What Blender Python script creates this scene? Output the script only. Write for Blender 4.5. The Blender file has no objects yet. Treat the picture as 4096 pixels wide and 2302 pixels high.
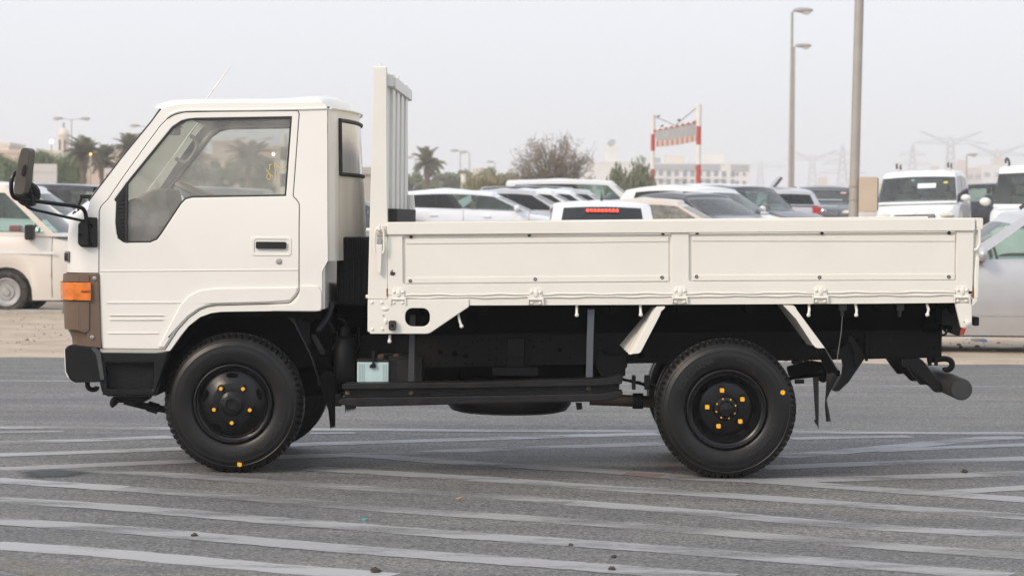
import bpy, bmesh, math, random
from mathutils import Vector, Matrix
from mathutils.geometry import tessellate_polygon, delaunay_2d_cdt
R_ = math.radians
random.seed(7)
SC = bpy.context.scene
COL = SC.collection

# ------------------------------------------------------------------ camera
CAM_D, CAM_H = 13.2, 1.424           # metres from the truck's near side, height above the road
CAM_YAW, CAM_PITCH, CAM_ROLL = R_(1.3), math.atan(280.0 / 9671.0), R_(0.5)
FPX = 9671.0                         # 85 mm on a 36 mm sensor, in pixels of the 4096 px frame
_f = Vector((-math.sin(CAM_YAW) * math.cos(CAM_PITCH), math.cos(CAM_YAW) * math.cos(CAM_PITCH), -math.sin(CAM_PITCH)))
_r = Vector((math.cos(CAM_YAW), math.sin(CAM_YAW), 0))
_u = _r.cross(_f)
_c, _s = math.cos(CAM_ROLL), math.sin(CAM_ROLL)
_R, _U = _c * _r + _s * _u, -_s * _r + _c * _u
CAM_L = Vector((0, -CAM_D, CAM_H))
cd = bpy.data.cameras.new('camera')
cd.lens, cd.sensor_width, cd.sensor_fit = 85.0, 36.0, 'HORIZONTAL'
cd.clip_start, cd.clip_end = 0.3, 6000
cd.dof.use_dof = True
cd.dof.focus_distance = 13.3
cd.dof.aperture_fstop = 5.6
cam = bpy.data.objects.new('camera', cd)
COL.objects.link(cam)
cam.matrix_world = Matrix(((_R.x, _U.x, -_f.x, CAM_L.x), (_R.y, _U.y, -_f.y, CAM_L.y), (_R.z, _U.z, -_f.z, CAM_L.z), (0, 0, 0, 1)))
SC.camera = cam

def ray(px, py):
    return _f + (px - 2048) / FPX * _R + (1151 - py) / FPX * _U
def at(px, py, Y):                   # point of the photograph on the plane at depth Y
    d = ray(px, py)
    return CAM_L + d * ((Y - CAM_L.y) / d.y)
def gnd(px, py, z=0.0):
    d = ray(px, py)
    return CAM_L + d * ((z - CAM_L.z) / d.z)
def zoom(ox, oy, s):
    return lambda x, y: (ox + x / s, oy + y / s)
FD = zoom(0, 0, .62891)
A1 = zoom(0, 300, 3.2175); A2 = zoom(0, 550, 1.6086); A3 = zoom(350, 350, 2.2273); A4 = zoom(350, 850, 2.2273)
A5 = zoom(200, 1300, 2.1467); A6 = zoom(1300, 200, 1.81); A7 = zoom(1250, 850, 2.6329); A8 = zoom(1250, 1250, 1.9815)
B1 = zoom(2400, 1150, 2.4133); B2 = zoom(3100, 1150, 2.4137); B3 = zoom(1600, 500, 2.8622); B4 = zoom(2300, 380, 2.6811)
B5 = zoom(2900, 480, 3.4483); B6 = zoom(3300, 480, 2.7852); B7 = zoom(3500, 700, 1.9312); B8 = zoom(1450, 850, 1.9081)
C1 = zoom(0, 1650, 1.2578); C2 = zoom(2048, 1650, 1.2578); C4 = zoom(2550, 1300, 2.2271); C5 = zoom(0, 680, 2.3357)
C6 = zoom(1100, 1200, 2.6333); C7 = zoom(3300, 1150, 2.8957)

# ------------------------------------------------------------------ world, sun, exposure
SUN_EL, SUN_AZ = R_(34), R_(225)     # azimuth of the sun, clockwise from +Y: low, behind and left of the camera
w = bpy.data.worlds.new('World'); SC.world = w; w.use_nodes = True
nt = w.node_tree; nt.nodes.clear()
out = nt.nodes.new('ShaderNodeOutputWorld')
bg = nt.nodes.new('ShaderNodeBackground'); bg.inputs['Strength'].default_value = 0.129
sky = nt.nodes.new('ShaderNodeTexSky'); sky.sky_type = 'NISHITA'; sky.sun_disc = False
sky.sun_elevation, sky.sun_rotation = SUN_EL, SUN_AZ
sky.air_density, sky.dust_density, sky.ozone_density, sky.altitude = 1.0, 6.0, 1.0, 0
hs = nt.nodes.new('ShaderNodeHueSaturation'); hs.inputs['Saturation'].default_value = 0.35
# veil of high cloud: even, a little brighter overhead than at the horizon
tc = nt.nodes.new('ShaderNodeTexCoord'); sp = nt.nodes.new('ShaderNodeSeparateXYZ')
mr = nt.nodes.new('ShaderNodeMapRange'); mr.inputs[1].default_value = 0.0; mr.inputs[2].default_value = 1.0
veil = nt.nodes.new('ShaderNodeMix'); veil.data_type = 'RGBA'
veil.inputs[6].default_value = (7.1, 7.4, 7.85, 1); veil.inputs[7].default_value = (7.4, 8.05, 9.2, 1)
mx = nt.nodes.new('ShaderNodeMix'); mx.data_type = 'RGBA'; mx.inputs[0].default_value = 0.82
L = nt.links.new
L(tc.outputs['Generated'], sp.inputs[0]); L(sp.outputs['Z'], mr.inputs[0]); L(mr.outputs[0], veil.inputs[0])
L(sky.outputs[0], hs.inputs['Color']); L(hs.outputs[0], mx.inputs[6]); L(veil.outputs[2], mx.inputs[7])
L(mx.outputs[2], bg.inputs[0]); L(bg.outputs[0], out.inputs[0])
sd = bpy.data.lights.new('sun', 'SUN'); sd.energy = 1.72; sd.angle = R_(14); sd.color = (1.0, .82, .64)
so = bpy.data.objects.new('sun', sd); COL.objects.link(so)
_sd = Vector((math.sin(SUN_AZ) * math.cos(SUN_EL), math.cos(SUN_AZ) * math.cos(SUN_EL), math.sin(SUN_EL)))
so.rotation_euler = (-_sd).to_track_quat('-Z', 'Y').to_euler(); so.location = _sd * 60
SC.view_settings.view_transform = 'Standard'; SC.view_settings.look = 'None'
SC.view_settings.exposure = 0.2; SC.view_settings.gamma = 1.0; SC.view_settings.use_curve_mapping = False
cy = SC.cycles
cy.use_denoising = True
cy.max_bounces, cy.diffuse_bounces, cy.glossy_bounces, cy.transmission_bounces = 10, 4, 4, 8
cy.transparent_max_bounces = 16; cy.volume_bounces = 5
cy.sample_clamp_indirect = 6.0

# ------------------------------------------------------------------ materials
MATS = {}
def mat(name, col, rough=.5, metal=0.0, spec=.5, var=.06, vscale=6.0, bump=0.0, bscale=80.0, coat=0.0, dust=0.0, emit=None, coord='Object', col2=None, vdetail=6.0, stretch=None, dustcol=(.42, .36, .28)):
    if name in MATS: return MATS[name]
    m = bpy.data.materials.new(name); m.use_nodes = True
    n = m.node_tree; b = n.nodes['Principled BSDF']; l = n.links.new
    b.inputs['Roughness'].default_value = rough; b.inputs['Metallic'].default_value = metal
    b.inputs['Specular IOR Level'].default_value = spec
    if coat: b.inputs['Coat Weight'].default_value = coat; b.inputs['Coat Roughness'].default_value = .08
    t = n.nodes.new('ShaderNodeTexCoord'); src = t.outputs[coord]
    if stretch:
        mp = n.nodes.new('ShaderNodeMapping'); mp.inputs['Scale'].default_value = stretch
        l(src, mp.inputs[0]); src = mp.outputs[0]
    ns = n.nodes.new('ShaderNodeTexNoise'); ns.inputs['Scale'].default_value = vscale; ns.inputs['Detail'].default_value = vdetail
    l(src, ns.inputs['Vector'])
    rp = n.nodes.new('ShaderNodeValToRGB')
    c2 = col2 or tuple(min(1, c * (1 + var)) for c in col)
    c1 = tuple(max(0, c * (1 - var)) for c in col) if not col2 else col
    rp.color_ramp.elements[0].position = .32; rp.color_ramp.elements[1].position = .68
    rp.color_ramp.elements[0].color = (*c1, 1); rp.color_ramp.elements[1].color = (*c2, 1)
    l(ns.outputs[0], rp.inputs[0]); cur = rp.outputs[0]
    if dust:
        n2 = n.nodes.new('ShaderNodeTexNoise'); n2.inputs['Scale'].default_value = vscale * 2.7; n2.inputs['Detail'].default_value = 9; n2.inputs['Roughness'].default_value = .7
        l(src, n2.inputs['Vector'])
        m2 = n.nodes.new('ShaderNodeMapRange'); m2.inputs[1].default_value = .45; m2.inputs[2].default_value = .8; m2.inputs[4].default_value = dust
        l(n2.outputs[0], m2.inputs[0])
        mxx = n.nodes.new('ShaderNodeMix'); mxx.data_type = 'RGBA'; mxx.inputs[7].default_value = (*dustcol, 1)
        l(m2.outputs[0], mxx.inputs[0]); l(cur, mxx.inputs[6]); cur = mxx.outputs[2]
    l(cur, b.inputs['Base Color'])
    if bump:
        nb = n.nodes.new('ShaderNodeTexNoise'); nb.inputs['Scale'].default_value = bscale; nb.inputs['Detail'].default_value = 4
        l(src, nb.inputs['Vector'])
        bp = n.nodes.new('ShaderNodeBump'); bp.inputs['Strength'].default_value = bump; bp.inputs['Distance'].default_value = .01
        l(nb.outputs[0], bp.inputs['Height']); l(bp.outputs[0], b.inputs['Normal'])
    if emit:
        b.inputs['Emission Color'].default_value = (*emit[0], 1); b.inputs['Emission Strength'].default_value = emit[1]
    MATS[name] = m
    return m

def glass(name, tint=(.8, .85, .83), dusty=.12, dustcol=(.6, .57, .52), fres=1.45):  # dusty mixes in a pale film: dust, and painted sky reflection on cab glass
    if name in MATS: return MATS[name]
    m = bpy.data.materials.new(name); m.use_nodes = True
    n = m.node_tree; n.nodes.clear(); l = n.links.new
    o = n.nodes.new('ShaderNodeOutputMaterial')
    tr = n.nodes.new('ShaderNodeBsdfTransparent'); tr.inputs[0].default_value = (*tint, 1)
    gl = n.nodes.new('ShaderNodeBsdfGlossy'); gl.inputs['Roughness'].default_value = .02
    df = n.nodes.new('ShaderNodeBsdfDiffuse'); df.inputs[0].default_value = (*dustcol, 1)
    t = n.nodes.new('ShaderNodeTexCoord'); ns = n.nodes.new('ShaderNodeTexNoise'); ns.inputs['Scale'].default_value = 9; ns.inputs['Detail'].default_value = 8
    l(t.outputs['Object'], ns.inputs['Vector'])
    mr_ = n.nodes.new('ShaderNodeMapRange'); mr_.inputs[1].default_value = .3; mr_.inputs[2].default_value = .75
    mr_.inputs[3].default_value = dusty * .5; mr_.inputs[4].default_value = dusty * 1.5
    l(ns.outputs[0], mr_.inputs[0])
    m1 = n.nodes.new('ShaderNodeMixShader'); l(mr_.outputs[0], m1.inputs[0]); l(tr.outputs[0], m1.inputs[1]); l(df.outputs[0], m1.inputs[2])
    fr = n.nodes.new('ShaderNodeFresnel'); fr.inputs[0].default_value = fres
    m2 = n.nodes.new('ShaderNodeMixShader'); l(fr.outputs[0], m2.inputs[0]); l(m1.outputs[0], m2.inputs[1]); l(gl.outputs[0], m2.inputs[2])
    l(m2.outputs[0], o.inputs[0])
    MATS[name] = m
    return m

# ------------------------------------------------------------------ mesh building
def offset_poly(P, d):               # grow a closed outline outwards by d
    n = len(P); A = sum(P[i][0] * P[(i + 1) % n][1] - P[(i + 1) % n][0] * P[i][1] for i in range(n))
    sg = 1 if A > 0 else -1
    o = []
    for i in range(n):
        a, b, c = Vector(P[i - 1]), Vector(P[i]), Vector(P[(i + 1) % n])
        e1, e2 = (b - a), (c - b)
        if e1.length < 1e-9 or e2.length < 1e-9: o.append(tuple(b)); continue
        e1.normalize(); e2.normalize()
        n1, n2 = Vector((e1.y, -e1.x)) * sg, Vector((e2.y, -e2.x)) * sg
        m = n1 + n2
        if m.length < .2: m = n1
        m.normalize(); k = max(.5, m.dot(n1))
        o.append(tuple(b + m * (d / k)))
    return o
def rrect(x0, x1, z0, z1, r, n=5):
    o = []
    for cx, cz, a0 in ((x1 - r, z1 - r, 0), (x0 + r, z1 - r, 90), (x0 + r, z0 + r, 180), (x1 - r, z0 + r, 270)):
        for i in range(n + 1):
            a = R_(a0 + 90 * i / n); o.append((cx + r * math.cos(a), cz + r * math.sin(a)))
    return o
def circ(cx, cz, r, n=10, a0=0.0):
    return [(cx + r * math.cos(a0 + 2 * math.pi * i / n), cz + r * math.sin(a0 + 2 * math.pi * i / n)) for i in range(n)]
def smooth_line(P, k=6, closed=False):
    P = [Vector(p) for p in P]; n = len(P); o = []
    rng = range(n) if closed else range(n - 1)
    for i in rng:
        if closed: p0, p1, p2, p3 = P[i - 1], P[i], P[(i + 1) % n], P[(i + 2) % n]
        else: p0, p1, p2, p3 = P[max(i - 1, 0)], P[i], P[i + 1], P[min(i + 2, n - 1)]
        for j in range(k):
            t = j / k
            o.append(.5 * ((2 * p1) + (p2 - p0) * t + (2 * p0 - 5 * p1 + 4 * p2 - p3) * t * t + (3 * p1 - p0 - 3 * p2 + p3) * t ** 3))
    if not closed: o.append(P[-1])
    return o

class MB:
    def __init__(self): self.v = []; self.f = []
    def add(self, vs, fs):
        o = len(self.v); self.v += [tuple(p) for p in vs]; self.f += [tuple(i + o for i in f) for f in fs]; return self
    def box(self, x0, x1, y0, y1, z0, z1):
        return self.add([(x0, y0, z0), (x1, y0, z0), (x1, y1, z0), (x0, y1, z0), (x0, y0, z1), (x1, y0, z1), (x1, y1, z1), (x0, y1, z1)],
                        [(0, 3, 2, 1), (4, 5, 6, 7), (0, 1, 5, 4), (1, 2, 6, 5), (2, 3, 7, 6), (3, 0, 4, 7)])
    def obox(self, c, sx, sy, sz, M=None):
        vs = [Vector((a * sx / 2, b * sy / 2, d * sz / 2)) for d in (-1, 1) for a, b in ((-1, -1), (1, -1), (1, 1), (-1, 1))]
        if M is not None: vs = [M @ p for p in vs]
        return self.add([p + Vector(c) for p in vs], [(0, 3, 2, 1), (4, 5, 6, 7), (0, 1, 5, 4), (1, 2, 6, 5), (2, 3, 7, 6), (3, 0, 4, 7)])
    def prism(self, loops, y0, y1, axis='y'):
        if not isinstance(loops[0][0], (tuple, list, Vector)): loops = [loops]
        loops = [[tuple(p) for p in lp] for lp in loops]
        flat = [p for lp in loops for p in lp]; n = len(flat)
        if len(loops) > 1:
            ed, o = [], 0
            for lp in loops:
                k = len(lp); ed += [(o + i, o + (i + 1) % k) for i in range(k)]; o += k
            cv, _, tris, ov, _, _ = delaunay_2d_cdt([Vector(p) for p in flat], ed, [], 0, 1e-6)
            def inside(x, y):
                r = False
                for lp in loops:
                    for i in range(len(lp)):
                        (xa, ya), (xb, yb) = lp[i - 1], lp[i]
                        if (ya > y) != (yb > y) and x < (xb - xa) * (y - ya) / (yb - ya) + xa: r = not r
                return r
            tris = [t for t in tris if inside(sum(cv[i].x for i in t) / 3, sum(cv[i].y for i in t) / 3)]
            ring = flat; flat = [tuple(p) for p in cv]; m0 = [None] * n
            for i, src in enumerate(ov):
                for q in src: m0[q] = i
            n = len(flat)
        else:
            tris = tessellate_polygon([[Vector((p[0], p[1], 0)) for p in lp] for lp in loops]); m0 = list(range(n))
        P = (lambda a, b, c: (a, c, b)) if axis == 'y' else ((lambda a, b, c: (c, a, b)) if axis == 'x' else (lambda a, b, c: (a, b, c)))
        vs = [P(p[0], p[1], y0) for p in flat] + [P(p[0], p[1], y1) for p in flat]
        fs = []
        for t in tris:
            a, b, c = (Vector(flat[i]) for i in t)
            ccw = (b - a).cross(c - a) > 0
            t = t if ccw else (t[0], t[2], t[1])
            fs.append(tuple(t)); fs.append(tuple(i + n for i in reversed(t)))
        o = 0
        for lp in loops:
            k = len(lp)
            for i in range(k):
                a, b = m0[o + i], m0[o + (i + 1) % k]
                fs.append((a, b, b + n, a + n))
            o += k
        return self.add(vs, fs)
    def tube(self, pts, r, n=8, closed=False, caps=True):
        pts = [Vector(p) for p in pts]; m = len(pts)
        rs = r if isinstance(r, (list, tuple)) else [r] * m
        vs, fs = [], []; prev = None
        for i, p in enumerate(pts):
            if closed: t = pts[(i + 1) % m] - pts[i - 1]
            else: t = pts[min(i + 1, m - 1)] - pts[max(i - 1, 0)]
            t.normalize()
            if prev is None:
                a = Vector((0, 0, 1)) if abs(t.z) < .9 else Vector((1, 0, 0)); u = t.cross(a).normalized()
            else:
                u = prev - t * prev.dot(t)
                u = u.normalized() if u.length > 1e-6 else t.orthogonal().normalized()
            prev = u; v = t.cross(u)
            for j in range(n):
                an = 2 * math.pi * j / n
                vs.append(p + (u * math.cos(an) + v * math.sin(an)) * rs[i])
        mm = m if closed else m - 1
        for i in range(mm):
            for j in range(n):
                a, b = i * n + j, i * n + (j + 1) % n
                c, d = ((i + 1) % m) * n + (j + 1) % n, ((i + 1) % m) * n + j
                fs.append((a, b, c, d))
        if caps and not closed: fs.append(tuple(reversed(range(n)))); fs.append(tuple(range((m - 1) * n, m * n)))
        return self.add(vs, fs)
    def lathe(self, prof, o, axis=(0, 1, 0), n=32, rmod=None, capa=False, capb=False):
        ax = Vector(axis).normalized(); u = ax.orthogonal().normalized()
        if abs(ax.y) > .9: u = Vector((1, 0, 0))
        v = ax.cross(u); o = Vector(o); vs, fs = [], []
        for k, (r, t) in enumerate(prof):
            for j in range(n):
                an = 2 * math.pi * j / n; rr = r + (rmod(k, j) if rmod else 0)
                vs.append(o + ax * t + (u * math.cos(an) + v * math.sin(an)) * rr)
        for k in range(len(prof) - 1):
            for j in range(n):
                a, b = k * n + j, k * n + (j + 1) % n
                fs.append((a, a + n, b + n, b))
        if capa: fs.append(tuple(range(n)))
        if capb: fs.append(tuple(reversed(range((len(prof) - 1) * n, len(prof) * n))))
        return self.add(vs, fs)
    def grid(self, G, ci=False, cj=False, flip=False):
        a, b = len(G), len(G[0]); vs = [p for row in G for p in row]; fs = []
        for i in range(a if ci else a - 1):
            for j in range(b if cj else b - 1):
                q = (i * b + j, i * b + (j + 1) % b, ((i + 1) % a) * b + (j + 1) % b, ((i + 1) % a) * b + j)
                fs.append(q if not flip else q[::-1])
        return self.add(vs, fs)
    def ell(self, c, rx, ry, rz, n=12, m=8):
        G = [[(c[0] + rx * math.sin(math.pi * i / m) * math.cos(2 * math.pi * j / n), c[1] + ry * math.sin(math.pi * i / m) * math.sin(2 * math.pi * j / n), c[2] + rz * math.cos(math.pi * i / m)) for j in range(n)] for i in range(m + 1)]
        return self.grid(G, cj=True)
    def mesh(self, name, m, smooth=35, cuts=None, bend=None, fix=True):
        me = bpy.data.meshes.new(name); me.from_pydata(self.v, [], self.f)
        if cuts or fix or bend:
            bm = bmesh.new(); bm.from_mesh(me)
            if fix: bmesh.ops.remove_doubles(bm, verts=bm.verts, dist=1e-5)
            for co, no in cuts or ():
                bmesh.ops.bisect_plane(bm, geom=bm.verts[:] + bm.edges[:] + bm.faces[:], plane_co=co, plane_no=no)
            if bend:
                for vv in bm.verts: vv.co = Vector(bend(*vv.co))
            if fix: bmesh.ops.recalc_face_normals(bm, faces=bm.faces)
            bm.to_mesh(me); bm.free()
        if m: me.materials.append(m)
        if smooth:
            me.shade_smooth(); me.set_sharp_from_angle(angle=R_(smooth))
        me.update()
        return me
    def build(self, name, m, parent=None, smooth=35, bevel=0, seg=2, cuts=None, bend=None, fix=True, label=None):
        me = self.mesh(name, m, smooth, cuts, bend, fix)
        o = bpy.data.objects.new(name, me); COL.objects.link(o)
        if parent: o.parent = parent
        if bevel:
            bv = o.modifiers.new('bevel', 'BEVEL'); bv.width = bevel; bv.segments = seg; bv.limit_method = 'ANGLE'; bv.angle_limit = R_(38)
            bv.harden_normals = True
        if label: o['label'] = label
        return o

def tag(o, label=None, cat=None, group=None, kind=None):
    if label: o['label'] = label
    if cat: o['category'] = cat
    if group: o['group'] = group
    if kind: o['kind'] = kind
    return o
def empty(name, loc=(0, 0, 0), rz=0.0):
    o = bpy.data.objects.new(name, None); COL.objects.link(o); o.location = loc; o.rotation_euler = (0, 0, rz); o.empty_display_size = .2
    return o
def share(name, me, parent=None, loc=(0, 0, 0), rot=(0, 0, 0), scale=(1, 1, 1)):
    o = bpy.data.objects.new(name, me); COL.objects.link(o)
    if parent: o.parent = parent
    o.location = loc; o.rotation_euler = rot; o.scale = scale
    return o
def text_mesh(txt, size, thick=.002):
    cu = bpy.data.curves.new('lettering', 'FONT'); cu.body = txt; cu.size = size; cu.extrude = thick; cu.align_x = 'CENTER'; cu.resolution_u = 3
    ob = bpy.data.objects.new('lettering', cu); COL.objects.link(ob)
    bpy.context.view_layer.update()
    me = bpy.data.meshes.new_from_object(ob.evaluated_get(bpy.context.evaluated_depsgraph_get()))
    bpy.data.objects.remove(ob); bpy.data.curves.remove(cu)
    return me
def sstep(x, a, b):
    t = min(1, max(0, (x - a) / (b - a))); return t * t * (3 - 2 * t)
# ================================================================== the setting
def terrain(x, y):
    z = -.03 + .03 * sstep(y, 9, 12) + .62 * sstep(y, 21.5, 40) + .3 * sstep(x, 3.5, 8) * sstep(y, 20, 34) * (1 - sstep(y, 70, 120))
    z += .004 * max(0, min(y, 90) - 40)
    z += .012 * math.sin(x * 1.7 + y * .6) * sstep(y, 12.5, 15) + .008 * math.sin(x * 4.1 - y * 2.3) * sstep(y, 12.5, 15)
    return z
def axis_samples(parts):
    o = []
    for a, b, s in parts:
        n = max(1, int((b - a) / s)); o += [a + (b - a) * i / n for i in range(n)]
    return o + [parts[-1][1]]
M_sand = mat('sand', (.36, .285, .21), .95, var=.0, vscale=1.3, col2=(.47, .385, .295), bump=.35, bscale=16, coord='Object', dust=.35, dustcol=(.24, .19, .14))
xs = axis_samples([(-1500, -100, 100), (-100, -14, 8), (-14, 14, .5), (14, 100, 8), (100, 1500, 100)])
ys = axis_samples([(-80, 6, 8), (6, 26, .5), (26, 60, 1.5), (60, 200, 14), (200, 2600, 150)])
m = MB(); m.grid([[(x, y, terrain(x, y)) for x in xs] for y in ys], flip=True)
ground = m.build('ground', M_sand, smooth=60, fix=False); tag(ground, 'pale trodden sand lot where the cars are parked', 'ground', kind='structure')
for p in ground.data.polygons: pass

# asphalt with an uneven, sand-blown far edge
def asphalt():
    mm = bpy.data.materials.new('asphalt'); mm.use_nodes = True
    n = mm.node_tree; b = n.nodes['Principled BSDF']; l = n.links.new
    t = n.nodes.new('ShaderNodeTexCoord')
    v = n.nodes.new('ShaderNodeTexVoronoi'); v.inputs['Scale'].default_value = 85
    n1 = n.nodes.new('ShaderNodeTexNoise'); n1.inputs['Scale'].default_value = 38; n1.inputs['Detail'].default_value = 8; n1.inputs['Roughness'].default_value = .75
    n2 = n.nodes.new('ShaderNodeTexNoise'); n2.inputs['Scale'].default_value = .55; n2.inputs['Detail'].default_value = 7; n2.inputs['Roughness'].default_value = .6
    n3 = n.nodes.new('ShaderNodeTexNoise'); n3.inputs['Scale'].default_value = 2.2; n3.inputs['Detail'].default_value = 6
    mp = n.nodes.new('ShaderNodeMapping'); mp.inputs['Scale'].default_value = (.35, 1.6, 1)
    l(t.outputs['Object'], mp.inputs[0])
    for q in (v, n1): l(t.outputs['Object'], q.inputs['Vector'])
    for q in (n2, n3): l(mp.outputs[0], q.inputs['Vector'])
    def ramp(src, c0, c1, p0, p1):
        r = n.nodes.new('ShaderNodeValToRGB'); r.color_ramp.elements[0].position = p0; r.color_ramp.elements[1].position = p1
        r.color_ramp.elements[0].color = (*c0, 1); r.color_ramp.elements[1].color = (*c1, 1); l(src, r.inputs[0]); return r.outputs[0]
    stone = ramp(v.outputs['Color'], (.058, .057, .0565), (.235, .229, .221), .1, .95)
    fine = ramp(n1.outputs[0], (.55, .55, .55), (1.45, 1.44, 1.42), .34, .66)
    big = ramp(n2.outputs[0], (.80, .81, .84), (1.14, 1.11, 1.06), .36, .66)
    med = ramp(n3.outputs[0], (.90, .90, .90), (1.08, 1.07, 1.05), .4, .6)
    def mul(a, c):
        q = n.nodes.new('ShaderNodeMix'); q.data_type = 'RGBA'; q.blend_type = 'MULTIPLY'; q.inputs[0].default_value = 1
        l(a, q.inputs[6]); l(c, q.inputs[7]); return q.outputs[2]
    l(mul(mul(mul(stone, fine), big), med), b.inputs['Base Color'])
    b.inputs['Roughness'].default_value = .72; b.inputs['Specular IOR Level'].default_value = .45
    bp = n.nodes.new('ShaderNodeBump'); bp.inputs['Strength'].default_value = .45; bp.inputs['Distance'].default_value = .006
    l(v.outputs['Distance'], bp.inputs['Height']); l(bp.outputs[0], b.inputs['Normal'])
    return mm
M_asph = asphalt()
e0, e1 = gnd(*FD(0, 898)), gnd(*FD(2576, 916))
sl = (e1.y - e0.y) / (e1.x - e0.x)
def road_edge(x): return e0.y + sl * (x - e0.x) + .10 * math.sin(x * 1.1) + .06 * math.sin(x * 2.9 + 1) + .03 * math.sin(x * 9.1) + .02 * math.sin(x * 17.3 + 2)
rx = axis_samples([(-400, -20, 60), (-20, 20, .2), (20, 400, 60)])
def edge_in(x): return road_edge(x) if abs(x) < 30 else e0.y + sl * (max(-30, min(30, x)) - e0.x)
m = MB()
m.grid([[(x, y if k < 4 else edge_in(x), 0.0 if k < 4 else .002) for x in rx] for k, y in enumerate((-79, -20, 2, 9, 0))], flip=True)
road = m.build('road', M_asph, smooth=0, fix=False); tag(road, 'grey asphalt yard with worn white painted lines', 'road', kind='structure')

# painted lines, worn
def paint_mat(name, col, cover, rough=.65, soft=.06):
    mm = bpy.data.materials.new(name); mm.use_nodes = True
    n = mm.node_tree; b = n.nodes['Principled BSDF']; l = n.links.new; o = n.nodes['Material Output']
    t = n.nodes.new('ShaderNodeTexCoord')
    mp = n.nodes.new('ShaderNodeMapping'); mp.inputs['Scale'].default_value = (.5, 1.5, 1); l(t.outputs['Object'], mp.inputs[0])
    a = n.nodes.new('ShaderNodeTexNoise'); a.inputs['Scale'].default_value = 2.2; a.inputs['Detail'].default_value = 6; l(mp.outputs[0], a.inputs['Vector'])
    c = n.nodes.new('ShaderNodeTexNoise'); c.inputs['Scale'].default_value = 34; c.inputs['Detail'].default_value = 9; c.inputs['Roughness'].default_value = .8; l(mp.outputs[0], c.inputs['Vector'])
    ad = n.nodes.new('ShaderNodeMath'); ad.operation = 'MULTIPLY_ADD'; ad.inputs[1].default_value = .55; l(c.outputs[0], ad.inputs[0]); l(a.outputs[0], ad.inputs[2])
    r = n.nodes.new('ShaderNodeMapRange'); r.inputs[1].default_value = .95 - cover * .68; r.inputs[2].default_value = 1.17 - cover * .68; r.inputs[3].default_value = .25; r.inputs[4].default_value = .93
    l(ad.outputs[0], r.inputs[0])
    uv = n.nodes.new('ShaderNodeUVMap'); su = n.nodes.new('ShaderNodeSeparateXYZ'); l(uv.outputs[0], su.inputs[0])
    pp = n.nodes.new('ShaderNodeMath'); pp.operation = 'PINGPONG'; pp.inputs[1].default_value = .5; l(su.outputs['Y'], pp.inputs[0])
    nn_ = n.nodes.new('ShaderNodeMath'); nn_.operation = 'MULTIPLY_ADD'; nn_.inputs[1].default_value = .22; nn_.inputs[2].default_value = -.09; l(c.outputs[0], nn_.inputs[0])
    sb = n.nodes.new('ShaderNodeMath'); sb.operation = 'SUBTRACT'; l(pp.outputs[0], sb.inputs[0]); l(nn_.outputs[0], sb.inputs[1])
    eg = n.nodes.new('ShaderNodeMapRange'); eg.interpolation_type = 'SMOOTHSTEP'; eg.inputs[1].default_value = 0; eg.inputs[2].default_value = soft; l(sb.outputs[0], eg.inputs[0])
    ml = n.nodes.new('ShaderNodeMath'); ml.operation = 'MULTIPLY'; l(r.outputs[0], ml.inputs[0]); l(eg.outputs[0], ml.inputs[1])
    rp = n.nodes.new('ShaderNodeValToRGB'); rp.color_ramp.elements[0].color = (*[q * .78 for q in col], 1); rp.color_ramp.elements[1].color = (*col, 1); l(c.outputs[0], rp.inputs[0])
    l(rp.outputs[0], b.inputs['Base Color']); b.inputs['Roughness'].default_value = rough
    tr = n.nodes.new('ShaderNodeBsdfTransparent'); mxs = n.nodes.new('ShaderNodeMixShader')
    l(ml.outputs[0], mxs.inputs[0]); l(tr.outputs[0], mxs.inputs[1]); l(b.outputs[0], mxs.inputs[2]); l(mxs.outputs[0], o.inputs[0])
    return mm
M_line = paint_mat('line paint', (.37, .367, .365), .52)
M_faint = paint_mat('faded line paint', (.34, .335, .325), .41)
M_bright = paint_mat('fresh line paint', (.42, .418, .42), .62)
M_pink = paint_mat('reddish line paint', (.42, .18, .16), .30)
def stripe(spec, width, m, k=[0]):
    width *= 1.5 if width > .1 else 1.15
    P = smooth_line([Vector(gnd(*z(x, y))) for z, x, y in spec], 6)
    zz = .0016 + .0002 * (k[0] % 8); k[0] += 1
    vs = []
    for i, p in enumerate(P):
        t = (P[min(i + 1, len(P) - 1)] - P[max(i - 1, 0)]); t.z = 0; t.normalize(); nn = Vector((-t.y, t.x, 0))
        wv = width * (1 + .05 * math.sin(i * 1.9) + .03 * math.sin(i * .7)) / 2
        vs.append([(p + nn * wv)[:2] + (zz,), (p - nn * wv)[:2] + (zz,)])
    ob = MB().grid(vs, flip=True).build('line_marking', m, road, smooth=0, fix=False)
    ul = ob.data.uv_layers.new(name='UVMap')
    for lo in ob.data.loops: ul.data[lo.index].uv = (lo.vertex_index // 2 * .1, float(lo.vertex_index % 2))
st = stripe
st([(C1, 300, 290), (C1, 650, 300), (C1, 1000, 322), (C1, 1500, 358), (C1, 2100, 396), (C1, 2576, 427), (C2, 350, 455)], .15, M_faint)
st([(C2, 300, 452), (C2, 700, 482), (C2, 1050, 510), (C2, 1400, 542), (C2, 1900, 580), (C2, 2700, 624)], .16, M_line)
st([(C1, 1560, 279), (C1, 1900, 300), (C1, 2576, 343), (C2, 400, 373), (C2, 1000, 411), (C2, 1500, 445), (C2, 2000, 482), (C2, 2700, 532)], .17, M_line)
st([(C1, 1700, 208), (C1, 1930, 222), (C1, 2300, 250), (C1, 2576, 267), (C2, 500, 295), (C2, 900, 327), (C2, 1300, 345), (C2, 1700, 376), (C2, 2700, 446)], .17, M_line)
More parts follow.
